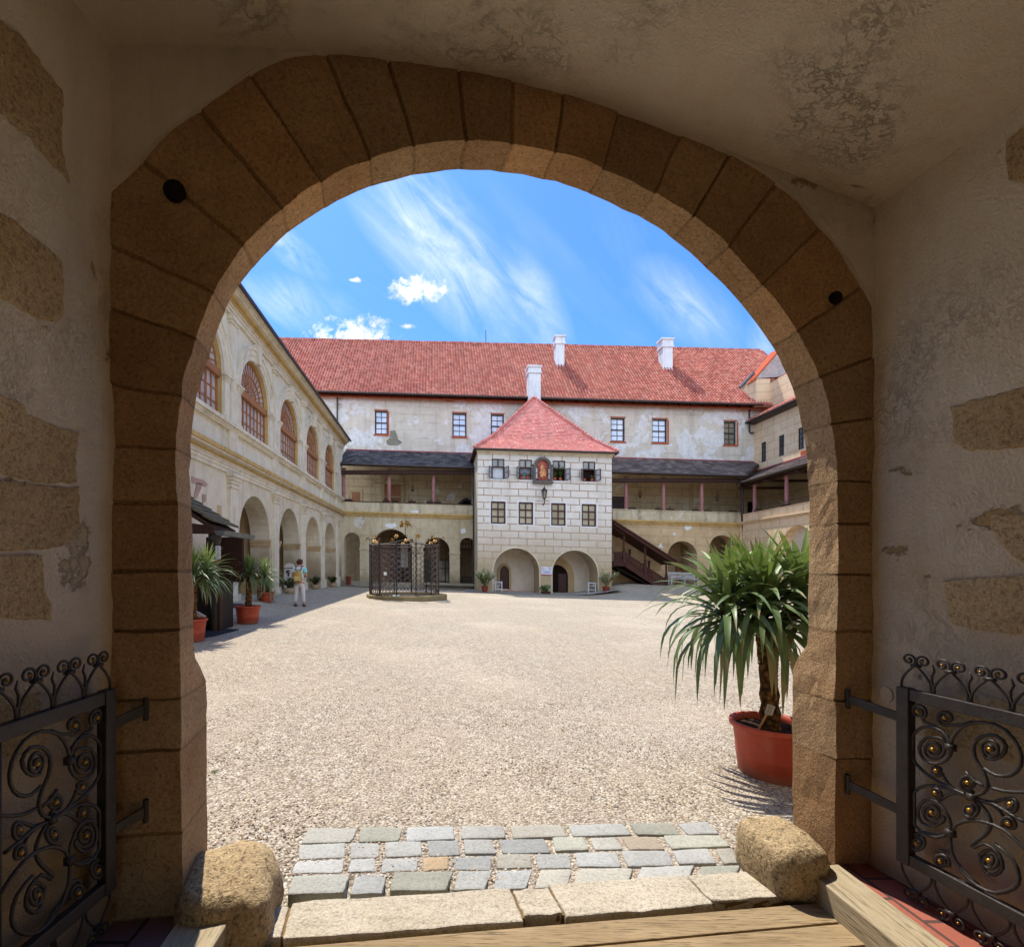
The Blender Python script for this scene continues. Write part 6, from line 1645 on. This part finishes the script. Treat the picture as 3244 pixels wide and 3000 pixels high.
# ================================================================== SMALL THINGS
def bin_(label, p, r, hh):
    p = V(p); root = thing('red_bin', label, 'bin', p, 'red cylindrical bins'); mb = MB()
    mb.lathe(p, [(.001, 0), (r, 0), (r, hh*.06), (r*.94, hh*.08), (r*.94, hh*.9), (r, hh*.92), (r, hh), (r*.85, hh), (r*.85, hh*.8), (.001, hh*.8)], 20); mb.build('body', plain('bin_red', h('#6d2a1c'), .5, .4, 0, .2, 4), root)
    mb = MB()
    for k in range(16):
        a = k*.3927; q = p+V((r*.96*math.cos(a), r*.96*math.sin(a), 0)); mb.tube([q+V((0, 0, hh*.08)), q+V((0, 0, hh*.9))], .018, 5)
    mb.build('slats', plain('bin_slat', h('#7d3422'), .5, .4, 0, .2, 4), root)
p = V((-6.15, 16.9, 0)); p.z = zg(p.x, p.y); bin_('red slatted bin behind the potted yucca by the loggia', p, .145, .62)
p = V(((1104-PX)/F*34.3, 34.3, 0)); p.z = zg(p.x, p.y); bin_('red bin in the narrow corner arch of the rear range', p, .17, .66)
# carved white plaque leaning in the second arch of the loggia
X0 = -7.45
def Mq(s, z, d): return V((s, 21.9-d, z))
zq = zg(-7.3, 21.9)
q = thing('carved_plaque', 'pale round-topped stone plaque with a dark emblem in the loggia arch behind the visitor', 'plaque', (-6.75, 21.9, zq))
o = (903-PX)/F*21.9; w_ = (933-903)/F*21.9
mb = MB(); zt2 = H0+(PY-1784)/F*21.9; pts = [(o, zq), (o, zt2-.16)]+[(o+w_*.5+w_*.5*math.cos(a)*1.0, zt2-.16+.16*math.sin(a)) for a in [math.pi*(1-k/10) for k in range(1, 10)]]+[(o+w_, zt2-.16), (o+w_, zq)]
mb.prM(Mq, pts, 0, .12); mb.build('slab', plain('pale_marble', h('#c9c3bd'), .7, .3, 0, .12, 3), q)
mb = MB(); mb.bM(Mq, o+.01, o+w_-.01, zt2-.24, zt2-.21, .12, .14)
for dx, dz, rx, rz in ((.42, -.36, .09, .05), (.3, -.42, .05, .05), (.5, -.46, .06, .04), (.45, -.55, .05, .06)):
    mb.prM(Mq, [(o+w_*dx+rx*math.cos(a*.6), zt2+dz+rz*math.sin(a*.6)*(1+.3*math.sin(a*2))) for a in range(10)], .12, .135)
mb.build('emblem', plain('dark_emblem', h('#3a3f4a'), .7, .3), q)

# white wooden chairs / benches
m_wpaint = plain('white_paint', h('#c9cbd0'), .5, .4, 0, .06)
def bench(label, c, wid, dep, az, group, name='white_bench', backh=.9, cat='bench'):
    c = V(c); root = thing(name, label, cat, c, group); rot = Matrix.Rotation(az, 3, 'Z')
    def M(s, z, d): return c+rot @ V((s, d, z))
    w = wid/2
    mb = MB()
    for k in range(5): mb.bM(M, -w, w, .42, .45, -dep/2+k*dep/5+.01, -dep/2+(k+1)*dep/5-.01)
    mb.build('seat', m_wpaint, root)
    mb = MB(); mb.bM(M, -w, w, backh-.07, backh, dep/2-.05, dep/2); mb.bM(M, -w, w, .52, .57, dep/2-.05, dep/2); n = int(wid/.085)
    for k in range(n): x = -w+wid*(k+.25)/n; mb.bM(M, x, x+.035, .57, backh-.07, dep/2-.04, dep/2-.01)
    mb.build('backrest', m_wpaint, root)
    for sx in (-1, 1):
        for y0, top in ((-dep/2, .66), (dep/2-.06, backh)):
            mb = MB(); mb.bM(M, sx*w-.03, sx*w+.03, 0, top, y0, y0+.06); mb.build('leg', m_wpaint, root)
        mb = MB(); mb.bM(M, sx*w-.035, sx*w+.035, .64, .68, -dep/2-.02, dep/2); mb.bM(M, sx*w-.02, sx*w+.02, .18, .23, -dep/2+.04, dep/2-.06); mb.build('armrest', m_wpaint, root)
for (u, lab) in ((2143, 'white slatted bench by the covered stair'), (2185, 'white slatted bench in front of the ochre arch, right one of the pair')):
    Y = 34.2; x = (u-PX)/F*Y; bench(lab, (x, Y, zg(x, Y)), .93, .5, 0, 'white benches by the stair')
x = (1575-PX)/F*32.4; bench('white armchair bench seen side-on in the left porch of the tower', (x, 32.6, zg(x, 32)), .75, .5, math.radians(-78), 'white side benches in the tower porches', 'white_chair', .72, 'chair')
x = (1876-PX)/F*32.2; bench('white armchair bench seen side-on in the right porch of the tower', (x, 32.4, zg(x, 32)), .75, .5, math.radians(80), 'white side benches in the tower porches', 'white_chair', .72, 'chair')
x = (1486-PX)/F*36.6; bench_m = m_wpaint; m_wpaint = m_black; bench('dark bench in the shadow of the last arch left of the tower', (x, 36.4, zg(x, 36)), 1.1, .5, 0, None, 'dark_bench', .9); m_wpaint = bench_m

# hanging lanterns of the gallery
for u, v0, v1, lab, Y in ((1307, 1508, 1557, 'ring-shaped iron lantern hanging in the left gallery', 36.6), (2028, 1531, 1577, 'ring-shaped iron lantern hanging in the right gallery nearest the tower', 36.6), (2272, 1540, 1588, 'glazed iron lantern hanging in the right gallery near the corner', 36.6)):
    M = BP(Y); p = M(u, vs_(u, v1), 0); root = thing('hanging_lantern', lab, 'lantern', p, 'lanterns hanging in the gallery'); H = M(u, vs_(u, v0-12), 0).z-p.z
    mb = MB(); mb.tube([p+V((0, 0, .5)), p+V((0, 0, H+.5))], .012, 4); mb.build('chain', m_black, root)
    mb = MB()
    for az in (0, 1.57):
        mb.tube([p+V((.1*math.cos(a)*math.cos(az), .1*math.cos(a)*math.sin(az), .25+.25*math.sin(a))) for a in [k*.3927 for k in range(17)]], .017, 4, False)
    mb.lathe(p, [(.05, .06), (.08, .12), (.08, .14)], 8); mb.build('cage', m_black, root)

# ================================================================== VISITOR
def skin(name, verts, edges, radii, mat, parent, sub=2, base=V((0, 0, 0)), root=0):
    off = WL[parent.name]; me = bpy.data.meshes.new(name); me.from_pydata([tuple(V(v)+base-off) for v in verts], edges, []); me.materials.append(mat)
    o = bpy.data.objects.new(name, me); C.objects.link(o); o.parent = parent; WL[o.name] = off
    m = o.modifiers.new('Skin', 'SKIN'); m.use_smooth_shade = True
    for i, r in enumerate(radii):
        sv = me.skin_vertices[0].data[i]; sv.radius = r if isinstance(r, tuple) else (r, r); sv.use_root = (i == root)
    s = o.modifiers.new('Subsurf', 'SUBSURF'); s.levels = sub; s.render_levels = sub
    return o
pv = GP(948, 1921); pv.y += .03; pv.z = zg(pv.x, pv.y)
PE = thing('person', 'person seen from behind in pale T-shirt and white trousers, wearing a tan backpack', 'person', pv)
m_skin = plain('skin', h('#c08a72'), .6, .3, 0, .08); m_shirt = plain('white_shirt', h('#c9d3d8'), .9, .1, 0, .08, 7); m_tur = plain('turquoise_sleeve', h('#7fc9cc'), .9, .1, 0, .08); m_trou = plain('white_trousers', h('#cfc8c6'), .9, .1, 0, .06, 5)
m_hair = plain('red_brown_hair', h('#4a1a1e'), .6, .4, 0, .5, 25, .6); m_bag = plain('tan_backpack', h('#a58a4a'), .7, .3, 0, .35, 6, .3); m_strap = plain('grey_strap', h('#55606e'), .7, .3); m_shoe = plain('brown_sandal', h('#5a4030'), .7, .3)
vv = [(0, 0, .9), (0, .0, 1.05), (0, .02, 1.25), (0, .0, 1.385), (.005, .01, 1.45), (.01, .03, 1.53), (.015, .035, 1.6),
      (-.16, 0, 1.34), (-.215, -.03, 1.2), (-.245, -.02, 1.08), (-.20, .12, 1.06), (-.15, .2, 1.07),
      (.16, 0, 1.34), (.215, -.03, 1.2), (.245, -.02, 1.08), (.2, .12, 1.06), (.15, .2, 1.07),
      (-.09, 0, .82), (-.115, .015, .47), (-.14, -.01, .1), (-.145, .1, .035),
      (.09, 0, .82), (.125, .015, .47), (.15, -.01, .1), (.165, .1, .035)]
ee = [(0, 1), (1, 2), (2, 3), (3, 4), (4, 5), (5, 6), (3, 7), (7, 8), (8, 9), (9, 10), (10, 11), (3, 12), (12, 13), (13, 14), (14, 15), (15, 16), (0, 17), (17, 18), (18, 19), (19, 20), (0, 21), (21, 22), (22, 23), (23, 24)]
rr = [(.15, .1), (.13, .09), (.15, .1), (.08, .07), .05, (.075, .085), (.07, .08), .06, .045, .038, .033, .026, .06, .045, .038, .033, .026, .085, .055, .037, .028, .085, .055, .037, .028]
# five fingers on each hand
for hi, sx in ((11, -1), (16, 1)):
    bx_, by_, bz_ = vv[hi]
    for k in range(5):
        n = len(vv)
        if k < 4: a, b2 = (bx_-sx*.03, by_+.05-.004*abs(k-1), bz_+.024-.018*k), (bx_-sx*.06, by_+.075-.006*abs(k-1), bz_+.016-.018*k)
        else: a, b2 = (bx_-sx*.005, by_+.02, bz_+.04), (bx_-sx*.02, by_+.045, bz_+.055)
        vv += [a, b2]; ee += [(hi, n), (n, n+1)]; rr += [.0095, .008]
skin('body', vv, ee, rr, m_skin, PE, 2, pv)
sv = [(0, 0, .86), (0, .0, 1.03), (0, .02, 1.24), (0, .0, 1.36), (0, 0, 1.40), (-.165, 0, 1.335), (-.225, -.03, 1.17), (.165, 0, 1.335), (.225, -.03, 1.17)]
skin('shirt', sv, [(0, 1), (1, 2), (2, 3), (3, 4), (3, 5), (5, 6), (3, 7), (7, 8)], [(.185, .14), (.165, .12), (.185, .125), (.1, .09), (.075, .07), .08, .075, .08, .075], m_shirt, PE, 2, pv, 1)
skin('sleeve', [(.13, 0, 1.352), (.172, -.002, 1.33), (.228, -.03, 1.165)], [(0, 1), (1, 2)], [.07, .088, .083], m_tur, PE, 2, pv)
tv = [(0, 0, .93), (0, 0, .84), (-.095, 0, .78), (-.12, .015, .47), (-.142, -.01, .13), (.095, 0, .78), (.13, .015, .47), (.152, -.01, .13)]
skin('trousers', tv, [(0, 1), (1, 2), (2, 3), (3, 4), (1, 5), (5, 6), (6, 7)], [(.17, .125), (.17, .13), (.105, .11), .078, .062, (.105, .11), .078, .062], m_trou, PE, 2, pv, 1)
for sx, x in ((-1, -.143), (1, .157)):
    mb = MB(); c_ = pv+V((x, .05, 0)); mb.lathe(c_, [(.001, 0), (.055, 0), (.055, .025), (.001, .03)], 12)
    for v_ in mb.v: v_.y = c_.y+(v_.y-c_.y)*2.2; 
    mb.tube([c_+V((-.05, .02, .02)), c_+V((0, .02, .085)), c_+V((.05, .02, .02))], .014, 5); mb.tube([c_+V((-.045, -.08, .03)), c_+V((0, -.115, .09)), c_+V((.045, -.08, .03))], .014, 5); mb.build('sandal', m_shoe, PE, smooth=True)
mb = MB(); hc = pv+V((.008, .015, 1.56))
def hairf(x, y):
    th, ph = 6.2832*x, math.pi*y; d_ = V((math.sin(ph)*math.cos(th), math.sin(ph)*math.sin(th), math.cos(ph)))
    r = .115*(1+.16*noise.noise(d_*3.5+V((2, 0, 0)))+.1*noise.noise(d_*9))
    if d_.y > .3 or (d_.x > .72 and d_.z < .25): r *= lerp(1, .72, sm(.0, .6, d_.y+.5*max(0, d_.x-.3)))
    p = hc+d_*r; p.z += .0; 
    if d_.z < -.4: p.z += .02
    return p
mb.grid(hairf, 28, 18); mb.build('hair', m_hair, PE, smooth=True)
# face details on the side turned to the right
mb = MB(); fc = pv+V((.015, .035, 1.55)); mb.ball(fc+V((.06, .085, -.015)), .016, 6); mb.ball(fc+V((.082, .0, -.02)), .02, 6, 1.4); mb.build('nose_and_ear', m_skin, PE, smooth=True)
mb = MB()
bc_ = pv+V((-.01, -.185, 1.06))
def bagf(x, y):
    th, ph = 6.2832*x, math.pi*y; se = lambda w, p: math.copysign(abs(w)**p, w)
    X, Y_, Z = .15*se(math.sin(ph), .4)*se(math.cos(th), .45), .085*se(math.sin(ph), .4)*se(math.sin(th), .45), .2*se(math.cos(ph), .45)
    X *= 1-.28*max(0, Z/.2)
    return bc_+V((X, Y_, Z))
mb.grid(bagf, 28, 18); bg = mb.build('backpack', m_bag, PE, smooth=True)
mb = MB(); mb.bM(lambda s, z, d: bc_+V((s, -d, z)), -.1, .1, -.15, .0, .06, .105); mb.build('pocket', plain('pocket_tan', h('#c2a574'), .7, .3, 0, .3, 6), bg, bevel=.02)
mb = MB()
for sx in (-1, 1): mb.tube(spline([bc_+V((sx*.02, .05, .2)), pv+V((sx*.085, -.135, 1.30)), pv+V((sx*.105, -.06, 1.43)), pv+V((sx*.11, .07, 1.40))], 6), .018, 5); mb.tube(spline([bc_+V((sx*.12, .05, -.15)), pv+V((sx*.2, -.03, 1.0)), pv+V((sx*.16, .1, 1.1))], 5), .012, 5)
mb.build('strap', m_strap, bg)

# ================================================================== LIGHT, SKY, CAMERA
EL, AZ = math.radians(62), math.radians(23)
S = V((-math.sin(AZ)*math.cos(EL), math.cos(AZ)*math.cos(EL), math.sin(EL)))
sd = bpy.data.lights.new('sun', 'SUN'); sd.energy = 2.6; sd.angle = math.radians(.6); sd.color = (1., .93, .82)
so = bpy.data.objects.new('sun', sd); C.objects.link(so); so.rotation_euler = (-S).to_track_quat('-Z', 'Y').to_euler(); so.location = (0, 0, 60)
w = bpy.data.worlds.new('World'); sc.world = w; w.use_nodes = True; nt_ = w.node_tree; nt_.nodes.clear()
class WN(NT):
    def __init__(s): s.t = nt_; s.tc = nt_.nodes.new('ShaderNodeTexCoord').outputs['Generated']
k = WN()
sky = k.n('ShaderNodeTexSky', sky_type='NISHITA'); sky.sun_disc = False; sky.sun_elevation = EL; sky.sun_rotation = -AZ; sky.air_density = 1.0; sky.dust_density = .6; sky.ozone_density = 2.0
X, Y, Z = k.xyz(); Zs = k.math('MAXIMUM', Z, .02); Ys = k.math('MAXIMUM', Y, .02)
q = k.comb(k.math('DIVIDE', X, Zs), k.math('DIVIDE', Y, Zs))
# cirrus: streaks on a high cloud plane
a_ = math.atan2(.83, .64)
st = k.map(k.map(q, rot=(0, 0, -a_)), scale=(.45, 2.6, 1))
cf = k.noise(1.9, 9, .62, st, .9); cl = k.noise(.75, 4, .5, q)
p2 = k.comb(k.math('DIVIDE', X, Ys), k.math('DIVIDE', Z, Ys))
px_, pz_, _ = k.xyz(p2)
front = k.math('GREATER_THAN', Y, .05)
def dpx(x, y): return ((x*1.6236-PX)/F, (PY-y*1.6236)/F)
env = None
for (x, y, L_, W_, ang, am) in ((850, 470, 330, 110, 50, 1.0), (1040, 590, 150, 60, 62, .8), (1345, 600, 150, 75, 40, .55), (560, 590, 150, 60, 8, .7), (560, 480, 120, 36, 42, .8), (1490, 670, 60, 40, 70, .6)):
    cx, cy = dpx(x, y); a2 = math.radians(-ang); L_, W_ = L_*1.6236/F, W_*1.6236/F
    dx, dz = k.math('SUBTRACT', px_, cx), k.math('SUBTRACT', pz_, cy)
    la = k.math('DIVIDE', k.math('ADD', k.math('MULTIPLY', dx, math.cos(a2)), k.math('MULTIPLY', dz, math.sin(a2))), L_)
    lb = k.math('DIVIDE', k.math('SUBTRACT', k.math('MULTIPLY', dz, math.cos(a2)), k.math('MULTIPLY', dx, math.sin(a2))), W_)
    rr_ = k.math('SQRT', k.math('ADD', k.math('MULTIPLY', la, la), k.math('MULTIPLY', lb, lb)))
    en = k.math('MULTIPLY', k.ramp(rr_, [(.15, 1.), (1., 0.)]), am); env = en if env is None else k.math('MAXIMUM', env, en)
sr = k.map(k.map(p2, rot=(0, 0, math.radians(50))), scale=(1.1, 4.2, 1))
cfa = k.noise(4.2, 10, .66, sr, .7); cfb = k.noise(3.0, 8, .6, p2, .6)
cir = k.math('ADD', k.math('MULTIPLY', k.math('MULTIPLY', env, front), k.math('ADD', k.math('MULTIPLY', k.ramp(cfa, [(.36, 0.), (.7, 1.)]), .9), k.math('MULTIPLY', k.ramp(cfb, [(.4, 0.), (.7, 1.)]), .45))), k.math('MULTIPLY', k.math('MULTIPLY', k.ramp(cf, [(.5, 0.), (.8, 1.)]), k.ramp(cl, [(.42, .1), (.66, 1.)])), .25))
cir = k.math('MINIMUM', cir, 1.)
puff = None
nz = k.math('ADD', k.math('MULTIPLY', k.noise(22, 9, .7, p2, .2), .7), k.math('MULTIPLY', k.noise(60, 6, .7, p2), .3)); nz2 = k.noise(6, 5, .6, p2)
for (x, y, rx, ry) in ((815, 566, 92, 30), (690, 655, 105, 44), (795, 637, 20, 8), (690, 547, 20, 6)):
    cx, cy = dpx(x, y); rx, ry = rx*1.6236/F, ry*1.6236/F
    e = k.math('SQRT', k.math('ADD', k.math('POWER', k.math('DIVIDE', k.math('SUBTRACT', px_, cx), rx), 2.), k.math('POWER', k.math('DIVIDE', k.math('SUBTRACT', pz_, cy), ry), 2.)))
    m = k.math('ADD', k.math('SUBTRACT', 1., e), k.math('MULTIPLY', k.math('SUBTRACT', nz, .52), 4.2))
    m = k.ramp(m, [(.05, 0.), (.9, 1.)], 'EASE'); puff = m if puff is None else k.math('MAXIMUM', puff, m)
puff = k.math('MULTIPLY', puff, front)
# bright broken cloud, unseen, added behind the gate house to light the shaded facades
fill_cloud = k.math('MULTIPLY', k.ramp(k.math('MULTIPLY', Y, -1.), [(.05, 0.), (.5, 1.)]), k.ramp(k.noise(2.2, 8, .6), [(.36, .25), (.6, 1.)]))
SKYS = .088
bgc = k.mix(1., sky.outputs[0], (.38, .71, 1.18, 1), 'MULTIPLY')
bgc = k.mix(k.math('MULTIPLY', cir, .75), bgc, (5.6, 6.1, 6.7, 1))
pcol = k.ramp(nz2, [(.34, (3.0, 3.2, 3.6, 1)), (.6, (8., 8., 8., 1))])
bgc = k.mix(puff, bgc, pcol)
bgc = k.mix(k.math('MULTIPLY', fill_cloud, .9), bgc, (10.5, 12.2, 14.2, 1))
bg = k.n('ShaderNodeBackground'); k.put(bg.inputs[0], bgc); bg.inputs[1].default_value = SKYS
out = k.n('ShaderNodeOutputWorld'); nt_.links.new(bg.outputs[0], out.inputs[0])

cd = bpy.data.cameras.new('camera'); cam = bpy.data.objects.new('camera', cd); C.objects.link(cam); sc.camera = cam
cam.location = (0, 0, H0); cam.rotation_euler = (math.radians(90), 0, 0)
cd.sensor_width = 36; cd.sensor_fit = 'HORIZONTAL'; cd.lens = 36*F/3244; cd.shift_x = (1622-PX)/3244; cd.shift_y = (PY-1500)/3244
cd.clip_start = .05; cd.clip_end = 3000
vs = sc.view_settings; vs.view_transform = 'Standard'; vs.look = 'None'; vs.exposure = 1.26; vs.gamma = 1
sc.cycles.max_bounces = 10; sc.cycles.diffuse_bounces = 7; sc.cycles.glossy_bounces = 3; sc.cycles.sample_clamp_indirect = 6
